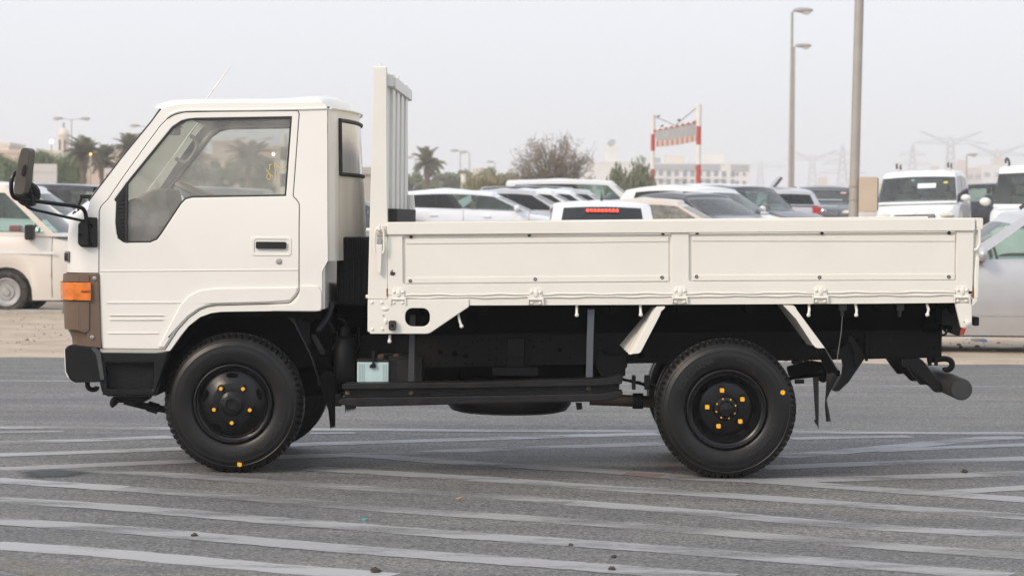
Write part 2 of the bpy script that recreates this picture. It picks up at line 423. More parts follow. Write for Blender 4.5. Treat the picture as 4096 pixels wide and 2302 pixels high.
st([(C1, -60, 338), (C1, 500, 375), (C1, 1000, 408), (C1, 1500, 448), (C1, 2000, 490), (C1, 2576, 527), (C2, 500, 562), (C2, 1000, 600), (C2, 1500, 640), (C2, 2000, 680), (C2, 2700, 730)], .16, M_faint)
st([(C1, -60, 338), (C1, 200, 354), (C1, 600, 381)], .165, M_bright)
st([(C1, -60, 436), (C1, 500, 470), (C1, 1000, 510), (C1, 1400, 545), (C1, 1800, 575), (C1, 2300, 615), (C1, 2576, 633), (C2, 700, 683), (C2, 1500, 745), (C2, 2200, 800), (C2, 2500, 823)], .17, M_line)
st([(C1, -60, 543), (C1, 500, 580), (C1, 1000, 622), (C1, 1500, 665), (C1, 2000, 705), (C1, 2576, 748), (C2, 400, 777), (C2, 900, 817), (C2, 1100, 832)], .17, M_line)
st([(C1, -60, 664), (C1, 500, 702), (C1, 1000, 747), (C1, 1500, 790), (C1, 1950, 826)], .17, M_bright)
st([(C1, -60, 745), (C1, 150, 785), (C1, 350, 825)], .16, paint_mat('yellowed line paint', (.30, .27, .21), .30))
st([(C1, -60, 287), (C1, 450, 265), (C1, 960, 243), (C1, 1450, 221), (C1, 1900, 209), (C1, 2576, 181), (C2, 400, 168), (C2, 760, 155)], .16, M_line)
st([(C1, -60, 214), (C1, 450, 198), (C1, 900, 181), (C1, 1500, 160), (C1, 2000, 145), (C1, 2576, 127), (C2, 300, 117), (C2, 740, 106)], .15, M_bright)
st([(C1, -60, 154), (C1, 450, 138), (C1, 870, 121)], .15, M_line)
st([(C1, -60, 99), (C1, 150, 97), (C1, 320, 94)], .08, M_line)
st([(C1, -60, 75), (C1, 850, 79), (C1, 1600, 85), (C1, 2576, 91), (C2, 740, 94), (C2, 1450, 99), (C2, 2700, 105)], .14, M_line)
st([(C1, 1560, 105), (C1, 1790, 102)], .08, M_bright)
st([(C2, 1250, 277), (C2, 1900, 252), (C2, 2700, 226)], .16, M_bright)
st([(C2, 1200, 346), (C2, 1900, 326), (C2, 2700, 300)], .17, M_line)
st([(C2, 1330, 222), (C2, 1700, 193), (C2, 2000, 165), (C2, 2300, 137), (C2, 2570, 121)], .17, M_line)
st([(C2, 1820, 192), (C2, 2200, 175), (C2, 2700, 157)], .13, M_line)
st([(C2, 1400, 131), (C2, 1700, 124), (C2, 2000, 119)], .12, M_line)
st([(C2, 2050, 409), (C2, 2400, 388), (C2, 2700, 371)], .14, M_line)
st([(C2, 740, 276), (C2, 860, 268)], .10, M_pink)
st([(C2, 560, 308), (C2, 760, 318)], .12, M_pink)
st([(FD, -40, 957), (FD, 900, 961), (FD, 2130, 969), (FD, 2620, 972.5)], .055, M_bright)
# dark oil stain left of the front wheel
m = MB(); c = gnd(*C1(275, 307))
m.add([(c.x, c.y, .0036)] + [(c.x + .24 * (1 + .12 * math.sin(3 * a) + .07 * math.sin(7 * a)) * math.cos(a), c.y + .27 * (1 + .12 * math.sin(3 * a + 1) + .08 * math.sin(5 * a)) * math.sin(a), .0036) for a in [i * math.pi / 24 for i in range(48)]], [(0, i + 1, (i + 1) % 48 + 1) for i in range(48)])
ob = m.build('oil_stain', paint_mat('oil stain', (.03, .031, .036), .75, soft=.3), road, smooth=0, fix=False)
ul = ob.data.uv_layers.new(name='UVMap')
for lo in ob.data.loops: ul.data[lo.index].uv = (0, .5 if lo.vertex_index == 0 else 0)
# kerb under the parked van
M_conc = mat('concrete', (.38, .36, .33), .9, var=.12, vscale=9, bump=.3, bscale=40, dust=.4)
yk = 21.2
kb = MB().box(-9.2, -.2, yk + .02, yk + .12, -.2, -.02).build('kerb', M_conc); tag(kb, 'low concrete kerb in the sand beside the cream van', 'kerb', kind='structure')
for i in range(9):
    x0 = -9.2 + i * 1.0
    MB().box(x0 + .006, x0 + .994, yk, yk + .14, terrain(x0 + .5, yk) - .15, terrain(x0 + .5, yk) + .05).build('kerb_block', M_conc, kb, bevel=.012)
# ================================================================== the flatbed truck
M_white = mat('truck white', (.79, .765, .708), .32, var=.012, vscale=2.5, spec=.5, coat=.25, dust=.05, dustcol=(.62, .56, .46))
M_bed = mat('bed cream', (.775, .747, .677), .42, var=.02, vscale=3, spec=.45, coat=.1, dust=.12, dustcol=(.62, .54, .42))
M_blk = mat('chassis black', (.006, .006, .0065), .5, spec=.22, var=.25, vscale=7, dust=.10, dustcol=(.05, .042, .035), bump=.15, bscale=60)
M_blk2 = mat('shiny black paint', (.0055, .0055, .0062), .3, spec=.32, var=.2, vscale=8, bump=.08, bscale=50, dust=.06, dustcol=(.045, .038, .03))
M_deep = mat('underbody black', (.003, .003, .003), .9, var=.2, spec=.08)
M_plast = mat('black plastic', (.014, .0135, .013), .55, spec=.3, var=.12, vscale=20, bump=.1, bscale=300)
M_rub = mat('tyre rubber', (.0068, .0064, .0061), .36, var=.2, vscale=5, bump=.10, bscale=120, dust=.12, dustcol=(.05, .038, .027), spec=.36)
M_rubber = mat('rubber seal', (.012, .012, .013), .6, var=.1)
M_brown = mat('brown trim', (.135, .088, .058), .42, var=.07, vscale=6, bump=.04, bscale=200, dust=.12, dustcol=(.25, .19, .13))
M_amber = mat('amber lens', (.74, .19, .012), .18, var=.16, vscale=22, coat=.6, bump=.25, bscale=260)
M_redl = mat('red lens', (.38, .045, .012), .2, var=.1, coat=.5)
M_yel = mat('yellow paint mark', (.85, .42, .012), .5, var=.08, vscale=60)
M_steel = mat('bare steel', (.48, .46, .43), .35, metal=.9, var=.15, vscale=20)
M_mirror = mat('mirror glass', (.85, .88, .88), .04, metal=1.0, var=.01)
M_int = mat('interior brown', (.26, .20, .155), .7, var=.06, vscale=12, bump=.1, bscale=300)
M_int2 = mat('interior cream', (.58, .54, .43), .7, var=.05)
M_head = mat('headliner grey', (.27, .25, .235), .9, var=.05)
M_dash = mat('dash grey brown', (.24, .185, .145), .6, var=.06, vscale=10)
M_gl = glass('cab glass', (.95, .965, .95), .15, (.80, .75, .68))  # pale diffuse mix paints the bright sky's reflection into the panes
M_wind = glass('windscreen glass', (.80, .93, .89), .05, (.6, .6, .57), 1.12)
M_batt = mat('pale battery case', (.46, .60, .60), .4, var=.05, vscale=14, dust=.15)
M_woodk = mat('blackened timber', (.022, .019, .017), .75, var=.35, vscale=9, bump=.3, bscale=40, stretch=(1, 6, 1))
M_rust = mat('rust', (.25, .09, .03), .9, var=.3, vscale=40)
M_strap = mat('blue grey strap steel', (.075, .085, .10), .45, var=.1, vscale=5)

truck = empty('flatbed_truck', (-.6, .87, 0))
tag(truck, 'white flatbed truck with black steel wheels parked side on across the painted lines', 'truck')
TO = Vector((-.6, .87, 0))
class TM(MB):                        # builder in world coordinates for the truck's parts
    def build(self, name, m, parent=None, **k):
        bd = k.pop('bend', None)
        if bd: k['bend'] = lambda x, y, z: tuple(Vector(bd(x, y, z)) - TO)
        else: self.v = [tuple(Vector(p) - TO) for p in self.v]
        return MB.build(self, name, m, parent or truck, **k)
def xz(Z, pts, Y):
    o = []
    for p in pts:
        if len(p) == 3: q = at(*p[0](p[1], p[2]), Y)
        else: q = at(*Z(*p), Y)
        o.append((q.x, q.z))
    return o
def p3(Z, x, y, Y): return at(*Z(x, y), Y)
YC, YF = .05, 1.66                   # cab sides
def lean(x, y, z):                   # the cab's sides lean in above the waist
    k = .10 * max(0, z - 1.36); return (x, y + (k if y < .87 else -k), z)
def mir(y): return YC + YF - y
ZB = [((0, 0, z), (0, 0, 1)) for z in (1.36,)]

# ---- cab outlines on the near side
door_out = xz(A3, [(175, 1003), (300, 815), (520, 500), (640, 335), (700, 275), (760, 240), (850, 218), (1100, 211), (1860, 203), (1872, 230), (1826, 970), (1858, 1000), (1878, 1030), (1883, 1060),
                   (A4, 1882, 500), (A4, 1882, 700), (A4, 1858, 742), (A4, 1812, 792), (A4, 1780, 803), (A4, 1600, 810), (A4, 1150, 823), (A4, 1070, 835), (A4, 1000, 862), (A4, 900, 935), (A4, 800, 1045), (A4, 692, 1212), (A4, 132, 1206), (A4, 120, 1120), (A4, 105, 530),
                   (105, 1110), (112, 1075), (135, 1040)], YC)
win_hole = xz(A3, [(350, 1383), (560, 1380), (620, 1355), (662, 1300), (830, 1040), (872, 995), (930, 980), (1766, 966), (1811, 254), (950, 268), (880, 275), (820, 292), (740, 345), (345, 842), (235, 997), (252, 1022), (248, 1200), (262, 1310), (285, 1352), (315, 1376)], YC)
cab_out = xz(A3, [(18, 1005), (300, 625), (560, 300), (620, 215), (648, 182), (720, 160), (800, 145), (1000, 137), (1900, 131), (2050, 126), (2100, 140), (2124, 178), (2130, 600),
                  (A4, 2140, 430), (A4, 2118, 470), (A4, 2088, 528), (A4, 2092, 850), (A4, 2080, 872), (A4, 2030, 881), (A4, 1615, 876), (A4, 1300, 880), (A4, 1190, 882), (A4, 1100, 894), (A4, 1000, 930), (A4, 900, 1008), (A4, 830, 1095), (A4, 735, 1228), (A4, 700, 1232), (A4, 112, 1247), (A4, 100, 540), (A2, 634, 870), (A2, 634, 515), (A2, 560, 480)], YC)
gap = offset_poly(door_out, .0045)
for far in (0, 1):
    Y = (lambda y: mir(y)) if far else (lambda y: y)
    y0, y1 = sorted((Y(YC), Y(YC + .035)))
    cs = TM().prism([cab_out, gap], y0, y1).build('cab_side', M_white, bevel=.007, cuts=ZB, bend=lean)
    j0, j1 = sorted((Y(YC + .022), Y(YC + .05)))
    TM().prism([offset_poly(door_out, .02), offset_poly(win_hole, .012)], j0, j1).build('door_jamb', M_rubber, cs, cuts=ZB, bend=lean)
    d0, d1 = sorted((Y(YC - .001), Y(YC + .02)))
    dr = TM().prism([door_out, win_hole], d0, d1).build('door', M_white, bevel=.006, cuts=ZB, bend=lean)
    i0, i1 = sorted((Y(YC + .05), Y(YC + .075)))
    TM().prism([offset_poly(door_out, -.03), offset_poly(win_hole, .006)], i0, i1).build('door_card', M_int2 if far else M_int, dr, cuts=ZB, bend=lean)
    # rubber seal and glass
    s0, s1 = sorted((Y(YC + .002), Y(YC + .03)))
    TM().prism([offset_poly(win_hole, .002), offset_poly(win_hole, -.009)], s0, s1).build('window_seal', M_rubber, dr, cuts=ZB, bend=lean)
    gpoly = xz(A3, [(350, 1380), (560, 1378), (620, 1352), (660, 1298), (830, 1040), (872, 995), (930, 979), (1766, 966), (1811, 254), (950, 268), (880, 275), (820, 292), (740, 345), (350, 838)], YC)
    g0, g1 = sorted((Y(YC + .014), Y(YC + .018)))
    TM().prism([offset_poly(gpoly, -.003)], g0, g1).build('window_glass', M_gl, dr, cuts=ZB, bend=lean, smooth=0)
    q0, q1 = sorted((Y(YC + .001), Y(YC + .03)))
    vp = xz(A3, [(345, 842), (236, 997), (252, 1022), (248, 1200), (262, 1310), (285, 1352), (315, 1376), (352, 1382), (352, 842)], YC)
    qv = TM().prism([vp], q0, q1).build('quarter_vent', M_plast, dr, bevel=.004, cuts=ZB, bend=lean)
    if not far:
        for k in range(13):
            yy = 930 + k * 33.5
            xa = max(258, 275 + (1000 - yy) * .55) if yy < 1000 else 268
            a, b = p3(A3, xa, yy, YC), p3(A3, 322, yy, YC)
            TM().box(a.x, b.x, YC - .006, YC + .004, a.z - .006, a.z + .003).build('vent_rib', M_plast, qv, bend=lean)
        a, b = p3(A3, 338, 850, YC), p3(A3, 352, 1380, YC)
        TM().prism(xz(A3, [(334, 850), (351, 842), (355, 1380), (338, 1380)], YC), YC - .006, YC + .01).build('vent_frame', M_rubber, qv, cuts=ZB, bend=lean)
    # flare over the wheel arch pressed into the door, crease and ribs
    fl = xz(A4, [(622, 1203), (830, 806), (905, 730), (1000, 684), (1150, 664), (1877, 656), (1877, 700), (1854, 738), (1808, 788), (1600, 806), (1150, 819), (1068, 831), (1000, 858), (898, 931), (798, 1041), (690, 1207)], YC)
    f0, f1 = sorted((Y(YC - .013), Y(YC + .004)))
    TM().prism([offset_poly(fl, -.005)], f0, f1).build('arch_flare', M_white, dr, bevel=.0125, seg=3)
    a, b = p3(A4, 108, 520, YC), p3(A4, 1879, 508, YC)
    c0, c1 = sorted((Y(YC - .0045), Y(YC + .004)))
    TM().prism([[(a.x, a.z + .0045), (b.x, b.z + .0045), (b.x, b.z - .0045), (a.x, a.z - .0045)]], c0, c1).build('crease', M_white, dr, bevel=.004, seg=2)
    for xa, xb, yy, h in ((165, 835, 800, 9), (190, 695, 917, 5), (185, 690, 955, 6), (175, 640, 1073, 8)):
        a, b = p3(A4, xa, yy, YC), p3(A4, xb, yy, YC); h /= 2000
        TM().prism([[(a.x, a.z), (a.x + .012, a.z + h), (b.x - .012, b.z + h), (b.x, b.z), (b.x - .012, b.z - h), (a.x + .012, a.z - h)]], *sorted((Y(YC - .006), Y(YC + .003)))).build('pressed_rib', M_white, dr, bevel=.003)
    # rear quarter flare behind the door
    qf = xz(A4, [(1893, 656), (2055, 656), (2085, 700), (2088, 850), (2075, 870), (2030, 876), (1640, 874), (1640, 826), (1815, 818), (1868, 775), (1893, 715)], YC)
    TM().prism([qf], f0, f1).build('quarter_flare', M_white, cs, bevel=.0125, seg=3)
    if far: continue
    # handle and lock
    rr = lambda x0, x1, ya, yb, r: (lambda a, b: rrect(a.x, b.x, b.z, a.z, r))(p3(A4, x0, ya, YC), p3(A4, x1, yb, YC))
    hd = TM().prism([rr(1458, 1818, 213, 388, .018), rr(1490, 1792, 238, 368, .014)], YC - .005, YC + .004).build('door_handle', M_white, dr, bevel=.004)
    a, b = p3(A4, 1503, 258, YC), p3(A4, 1771, 322, YC)
    TM().prism([rrect(a.x, b.x, b.z, a.z, .007)], YC - .016, YC + .004).build('handle_grip', M_plast, dr, bevel=.004)
    c = p3(A4, 1706, 432, YC)
    TM().lathe([(.018, .004), (.018, -.003), (.0135, -.004), (.013, -.009), (.008, -.0095), (.001, -.0095)], (c.x, YC, c.z), (0, 1, 0), 20).build('door_lock', M_steel, dr)
    # yellow crayon scribble on the glass
    def stroke(pts, w_=.0026):
        TM().tube(smooth_line([p3(A3, x, y, YC + .07) + Vector((0, -.068, 0)) for x, y in pts], 4), w_, 6).build('crayon_mark', M_crayon, dr, bend=lambda x, y, z: (x, YC + .010 + .10 * max(0, z - 1.36) + (y - YC - .002) * .1, z))
    M_crayon = mat('yellow crayon', (.60, .45, .17), .8, var=.1)
    stroke([(1680, 825), (1678, 740), (1672, 680), (1690, 690), (1720, 718), (1755, 715), (1775, 690)])
    stroke([(1630, 690), (1630, 735)]); stroke([(1618, 690), (1650, 685)], .0025)
    stroke([(1598, 728), (1630, 770), (1658, 796)])
    stroke([(1633, 768), (1608, 780), (1606, 808), (1632, 822), (1632, 770)])

# ---- A-pillar gutter strips, windscreen
for far in (0, 1):
    yv = YC + .012 if not far else YF - .012
    P = [Vector((x, yv, z)) for x, z in xz(A3, [(15, 1012), (150, 830), (300, 628), (430, 462), (560, 302), (615, 222), (640, 186)], YC)]
    TM().tube([p + Vector((-.004, 0, 0)) for p in smooth_line(P, 4)], .0085, 8).build('windscreen_seal', M_rubber, bend=lean)
a, b = p3(A3, 18, 1005, YC), p3(A3, 640, 184, YC)
rows = []
for i in range(9):
    t = i / 8; x, z = a.x + (b.x - a.x) * t, a.z + (b.z - a.z) * t; k = .10 * max(0, z - 1.36)
    rows.append([(x - .09 * (1 - (2 * j / 12 - 1) ** 4) * (1 - .6 * t), YC + .02 + k + (YF - YC - .04 - 2 * k) * j / 12, z) for j in range(13)])
TM().grid(rows).build('windscreen', M_wind, smooth=60)
m = TM()
for yy in (.42, 1.05):
    q = Vector(rows[1][4 if yy < .8 else 8])
    m.tube([q + Vector((-.03, -.1, -.04)), q + Vector((-.02, .25, .02)), q + Vector((.1, .45, .1))], .007, 6)
    m.obox(q + Vector((-.02, -.02, 0)), .05, .05, .03)
m.build('wiper', M_plast)
q = p3(A2, 562, 380, .25); TM().obox(q, .075, .05, .022).tube([q + Vector((-.03, 0, 0)), q + Vector((-.05, 0, -.05)), q + Vector((-.05, 0, -.09))], .008, 6).build('wiper_arm', M_plast, bevel=.004)
q = p3(A2, 492, 492, .35); TM().obox(q, .035, .05, .022, Matrix.Rotation(.6, 3, 'Y')).build('washer_nozzle', M_plast, bevel=.004)

# ---- roof
prof = xz(A3, [(640, 186), (668, 168), (700, 152), (750, 135), (800, 125), (900, 118), (1000, 115), (1300, 113), (1700, 113), (1800, 107), (1880, 99), (1940, 91), (1990, 88), (2060, 92), (2100, 112), (2124, 178)], .4)
side = xz(A3, [(640, 190), (668, 176), (700, 168), (750, 156), (800, 149), (900, 143), (1000, 140), (1300, 138), (1700, 136), (1800, 135), (1880, 134), (1940, 132), (1990, 130), (2060, 130), (2100, 144), (2124, 178)], YC)
cols = []
W = YF - YC
for i, ((xp, zp), (xs_, zs)) in enumerate(zip(prof, side)):
    row = []
    for j in range(25):
        t = j / 24; s_ = abs(2 * t - 1)
        k = .10 * max(0, zs - 1.36)
        hgt = (1 - s_ ** 7) ** .6
        rearb = .10 * (1 - s_ ** 2) * sstep(i, 8, 15)
        row.append((xs_ + (xp - xs_) * min(1, hgt * 1.4) + rearb, YC + k + (W - 2 * k) * t, zs + (zp - zs) * hgt + .012 * (1 - s_ ** 2) * (i < 14)))
    cols.append(row)
roof = TM().grid(cols).build('roof', M_white, smooth=60)
rin = [[(p[0] + (.03 if i < 3 else 0), p[1] * .97 + .03 * .855, p[2] - .045) for p in r] for i, r in enumerate(cols[1:-1])]
TM().grid(rin, flip=True).build('headliner', M_head, roof, smooth=60)
# drip rail above the door
P = smooth_line([Vector((x, YC - .004, z)) for x, z in xz(A3, [(690, 262), (760, 222), (850, 202), (1100, 197), (1500, 194), (1870, 188), (2120, 181)], YC)], 4)
TM().tube(P, .006, 6).build('drip_rail', M_white, roof, bend=lean)
# ---- rear wall of the cab, bowed, with ribs and window
def rear_x(tt, z):
    s_ = 2 * tt - 1
    zt = p3(A3, 2124, 178, YC); zb = p3(A4, 2140, 430, YC)
    t = (zt.z - z) / (zt.z - zb.z)
    return zt.x + .005 + .010 * t + (.10 + .03 * min(1, max(0, t))) * (1 - s_ * s_)
zt, zb = p3(A3, 2124, 178, YC).z, p3(A4, 2140, 430, YC).z
rw = []
nz, ny = 28, 80
for i in range(nz + 1):
    z = zt + (zb - zt) * i / nz; row = []
    for j in range(ny + 1):
        t = j / ny; k = .10 * max(0, z - 1.36); y = YC + k + (W - 2 * k) * t
        d = .014 * max(0, math.sin(t * math.pi * 9)) ** .5 * (1 if (i > 1 and (i > 12 or t < .12 or t > .88)) else 0) * (1 if .03 < t < .97 else 0)
        row.append((rear_x(t, z) + d, y, z))
    rw.append(row)
wr = TM()
hole = lambda i, j: 2 <= i < 12 and 8 <= j < 72
vs = [p for r in rw for p in r]; fs = []
for i in range(nz):
    for j in range(ny):
        if not hole(i, j): q = i * (ny + 1) + j; fs.append((q, q + 1, q + ny + 2, q + ny + 1))
wall = wr.add(vs, fs).build('rear_wall', M_white, smooth=50)
g = [[Vector(rw[i][j]) + Vector((.006, 0, 0)) for j in range(8, 73, 4)] for i in range(2, 13)]
TM().grid(g).build('rear_glass', M_gl, wall, smooth=60)
loop = [Vector(rw[2][j]) for j in range(8, 73, 4)] + [Vector(rw[i][72]) for i in range(3, 12)] + [Vector(rw[12][j]) for j in range(72, 7, -4)] + [Vector(rw[i][8]) for i in range(11, 2, -1)]
TM().tube([p + Vector((.008, 0, 0)) for p in loop], .0115, 8, closed=True).build('rear_window_seal', M_rubber, wall)
e = [Vector(rw[0][j]) + Vector((.014, 0, 0)) for j in range(0, ny + 1, 4)]
TM().tube(e, .007, 8).build('rear_gutter', M_white, wall)
# lower rear panel and floor, dark underside of the cab
xr = p3(A4, 2092, 700, YC).x
TM().box(xr - .01, xr + .012, YC + .03, YF - .03, p3(A4, 2092, 862, YC).z, zb + .02).build('lower_rear_panel', M_white, bevel=.006)
xf = p3(A2, 560, 900, YC).x
TM().box(xf + .05, xr - .02, YC + .05, YF - .05, p3(A4, 0, 880, YC).z - .02, p3(A4, 0, 850, YC).z).build('cab_floor', M_deep)

# ---- nose: white panel, brown trim, lamp
sil = [(466, 522), (478, 500), (505, 462), (560, 451), (600, 446), (650, 443), (730, 438), (800, 437), (845, 438), (872, 438), (925, 436), (1045, 440), (1235, 450), (1262, 474), (1345, 480)]
sil = [(q.z, q.x) for q in (p3(A2, x, y, .35) for y, x in sil)]
sil.sort()
def x_front(z):
    if z <= sil[0][0]: return sil[0][1]
    for (z0, x0), (z1, x1) in zip(sil, sil[1:]):
        if z0 <= z <= z1: return x0 + (x1 - x0) * (z - z0) / (z1 - z0)
    return sil[-1][1]
xs1 = p3(A2, 633, 800, YC).x
def nose_path(z, off=0.0, xs=None):
    xf = x_front(z) - off; xs = xs1 if xs is None else xs; pts = [(xs, YC - off)]
    xk = min(xf + .17, xs - .005)
    for i in range(11):
        a_ = i / 10 * math.pi / 2
        pts.append((xf + .02 + (xk - xf - .02) * (1 - math.sin(a_) ** 1.0) , YC - off + (.20 + off) * (1 - math.cos(a_) ** 1.0)))
    for t in (.25, .5, .75): pts.append((xf + .02 - .02 * math.sin(t * math.pi), YC + .2 + (W - .4) * t))
    return pts + [(x, YC + YF - y) for x, y in reversed(pts[:12])]
def nose(zs, off, xs=None):
    return [[(x, y, z) for x, y in nose_path(z, off, xs)] for z in zs]
zz = lambda ya, yb, n: [p3(A2, 500, ya + (yb - ya) * i / n, YC).z for i in range(n + 1)]
TM().grid(nose(zz(466, 868, 16), 0)).build('nose_panel', M_white, smooth=50)
br = TM().grid(nose(zz(872, 1348, 18), .004)).build('corner_trim', M_brown, smooth=40)
TM().prism(xz(A2, [(560, 872), (637, 874), (656, 1358), (640, 1352), (560, 1346)], YC), YC - .014, YC + .02).build('trim_flange', M_brown, br, bevel=.006)
TM().grid(nose(zz(1052, 1236, 6), .022, p3(A2, 578, 1100, YC).x)).prism(xz(A2, [(500, 1052), (580, 1058), (578, 1240), (545, 1258), (500, 1240)], YC), YC - .02, YC + .01).build('trim_pocket', M_brown, br, bevel=.006)
TM().grid(nose(zz(882, 926, 3), .02, p3(A2, 578, 900, YC).x)).prism(xz(A2, [(500, 880), (576, 880), (576, 926), (500, 926)], YC), YC - .018, YC + .01).build('trim_lip', M_brown, br, bevel=.005)
lm = TM()
for (o0, ya, yb) in ((.034, 931, 1044),):
    lm.grid(nose(zz(ya, yb, 8), o0, p3(A2, 591, 980, YC).x))
    lm.prism(xz(A2, [(470, 931), (590, 930), (592, 1040), (470, 1045)], YC), YC - .0335, YC + .02)
lamp = lm.build('indicator_lamp', M_amber, smooth=40, bevel=.008)
TM().prism(xz(A2, [(526, 988), (534, 980), (590, 982), (590, 992), (534, 994)], YC), YC - .040, YC - .028).build('lamp_screw_slot', mat('dark amber', (.32, .06, .006), .4), lamp, bevel=.003)
for x, y in ((612, 905), (597, 1283)):
    c = p3(A2, x, y, YC); TM().lathe([(.011, .0), (.011, -.02), (.006, -.021), (.0055, -.016), (.001, -.016)], (c.x, YC, c.z), n=14).build('trim_screw', M_steel, br)
# badge with its lettering on the rounded nose
bt = text_mesh('DYNA', .030, .002)
q = p3(A2, 452, 765, .16); xb0 = x_front(q.z)
bc = Vector((xb0 + .0428 - .0055, .144 - .0026, q.z)); brot = Matrix.Rotation(-R_(64.9), 4, 'Z')
o = MB().obox((0, 0, 0), .08, .005, .06).build('nose_badge', mat('badge grey', (.20, .20, .21), .4), truck); o.matrix_basis = Matrix.Translation(bc - TO) @ brot
ob = share('badge_lettering', bt, o); bt.materials.append(mat('badge dark', (.03, .03, .035), .4))
ob.matrix_basis = Matrix.Translation((0, -.0035, -.023)) @ Matrix.Rotation(R_(90), 4, 'X') @ Matrix.Diagonal((1, 2.1, 1, 1))
# grille and headlamps on the front
xg = x_front(1.0) + .015
for k in range(5): TM().box(xg - .012, xg + .02, .45, 1.26, .92 + k * .03, .938 + k * .03).build('grille_slat', M_brown)
for yy in (.33, 1.38): TM().lathe([(.085, .02), (.085, -.02), (.06, -.04), (.001, -.045)], (xg + .07, yy, .78), (1, 0, 0), 20).build('headlamp', M_steel)

# ---- mirror base, arms, mirrors
bp = xz(A2, [(516, 548), (536, 528), (572, 511), (628, 515), (630, 706), (524, 704), (507, 684)], YC)
mb_ = TM().prism([bp], YC - .02, YC + .01).build('mirror_base', M_plast, bevel=.008)
TM().prism([xz(A2, [(512, 556), (530, 540), (575, 545), (580, 700), (528, 700), (510, 682)], YC)], YC - .05, YC - .018).build('mirror_bracket', M_plast, mb_, bevel=.016, seg=3)
for x, y in ((589, 565), (589, 677), (528, 624)):
    c = p3(A2, x, y, YC); TM().lathe([(.012, -.018), (.012, -.026), (.008, -.029), (.001, -.024)], (c.x, YC - (.03 if x < 540 else 0), c.z), n=12).build('base_bolt', M_blk2, mb_)
def arm(pts, r):
    P = []
    for x, y in pts:
        t = (560 - x) / 480; P.append(p3(A2, x, y, .02 - .26 * max(0, t)))
    return TM().tube(smooth_line(P, 6), r, 10)
arm([(146, 218), (122, 219), (95, 232), (77, 265), (72, 310), (77, 358), (97, 388), (140, 399), (215, 406), (330, 422), (470, 439), (520, 450), (543, 470), (553, 505), (556, 556)], .0115).build('mirror_arm', M_blk2, mb_)
arm([(158, 404), (163, 425), (178, 446), (215, 463), (300, 482), (420, 510), (548, 538)], .008).build('mirror_stay', M_blk2, mb_)
arm([(187, 322), (200, 360), (217, 408)], .010).build('mirror_link', M_blk2, mb_)
c = p3(A2, 218, 408, -.165); TM().obox(c, .018, .05, .055).build('mirror_clamp', M_blk2, mb_, bevel=.005)
hp = xz(A2, [(163, 78), (178, 69), (203, 70), (215, 82), (216, 110), (207, 190), (190, 325), (182, 356), (165, 368), (135, 366), (116, 352), (114, 335), (124, 262), (148, 130)], -.2)
mr1 = TM().prism([hp], -.30, -.16).build('side_mirror', mat('mirror housing', (.072, .06, .05), .5, var=.15, vscale=8, bump=.08, bscale=200), bevel=.032, seg=4)
TM().prism([xz(A2, [(150, 178), (168, 172), (166, 240), (150, 252), (138, 236)], -.3)], -.312, -.285).build('mirror_socket', M_plast, mr1, bevel=.006)
c = p3(A2, 180, 365, -.12)
TM().lathe([(.001, -.016), (.045, -.02), (.058, -.014), (.070, .004), (.066, .016), (.001, .018)], (c.x, -.12, c.z), (-.25, 1, .1), 32).build('round_mirror', M_plast)
for k in range(3):
    q = p3(A2, 200 + k * 2, 322 + k * 9, -.14); TM().tube([q + Vector((-.02, 0, -.004)), q + Vector((0, -.004, .004)), q + Vector((.02, 0, -.004))], .003, 5).build('mirror_rib', M_plast, mr1)
# off-side mirror seen through the glass
fm = xz(A3, [(366, 860), (385, 843), (430, 846), (455, 880), (466, 940), (440, 990), (385, 1008), (366, 1000)], 1.95)
f2 = TM().prism([fm], 1.95, 1.99).build('side_mirror', M_plast, bevel=.006)
o = TM().prism([offset_poly(fm, -.008)], 1.938, 1.946).build('mirror_glass', M_mirror, f2)
TM().tube([Vector((fm[0][0], 1.97, fm[0][1])), Vector((fm[0][0] - .1, 1.8, fm[0][1] - .2)), Vector((fm[0][0] - .05, 1.67, fm[0][1] - .3))], .01, 8).build('mirror_arm', M_blk2)

# ---- antenna
TM().tube([p3(FD, 519, 251, .35), p3(FD, 550, 208, .35), p3(FD, 580, 166, .35)], [.0035, .0028, .0018], 6).build('antenna', M_steel)

# ---- interior
dp = xz(A3, [(300, 1030), (355, 1012), (420, 1010), (480, 975), (520, 1050), (600, 1180), (640, 1330), (640, 1700), (250, 1700), (250, 1150)], .35)
TM().prism([dp], .14, 1.56).build('dashboard', M_dash, bevel=.02)
bn = xz(A3, [(470, 985), (560, 935), (640, 905), (742, 902), (752, 960), (788, 1110), (775, 1180), (700, 1260), (560, 1260)], .45)
TM().prism([bn], .28, .78).build('instrument_binnacle', M_dash, bevel=.015)
TM().prism([xz(A3, [(372, 1068), (500, 1075), (540, 1165), (440, 1165)], .135)], .128, .15).build('air_vent', mat('vent plastic', (.21, .19, .17), .5), bevel=.004)
TM().prism([xz(A3, [(490, 1175), (600, 1180), (645, 1310), (540, 1355)], .135)], .126, .15).build('glove_lid', mat('glove grey', (.19, .165, .145), .45), bevel=.004)
c = p3(A3, 1100, 987, .52); ax = Vector((.385, 0, .92)).normalized()
u = Vector((.92, 0, -.385)); v = Vector((0, 1, 0))
m = TM().tube([c + (u * math.cos(a_) + v * math.sin(a_)) * .205 for a_ in [i * math.pi / 24 for i in range(48)]], .0155, 10, closed=True)
for a_ in (.4, 2.6, 4.6): m.tube([c - ax * .03, c + (u * math.cos(a_) + v * math.sin(a_)) * .2], .011, 8)
m.lathe([(.05, -.04), (.05, .0), (.001, .012)], c, ax, 16).tube([c - ax * .02, c - ax * .55 ], .035, 10)
m.build('steering_wheel', M_dash)
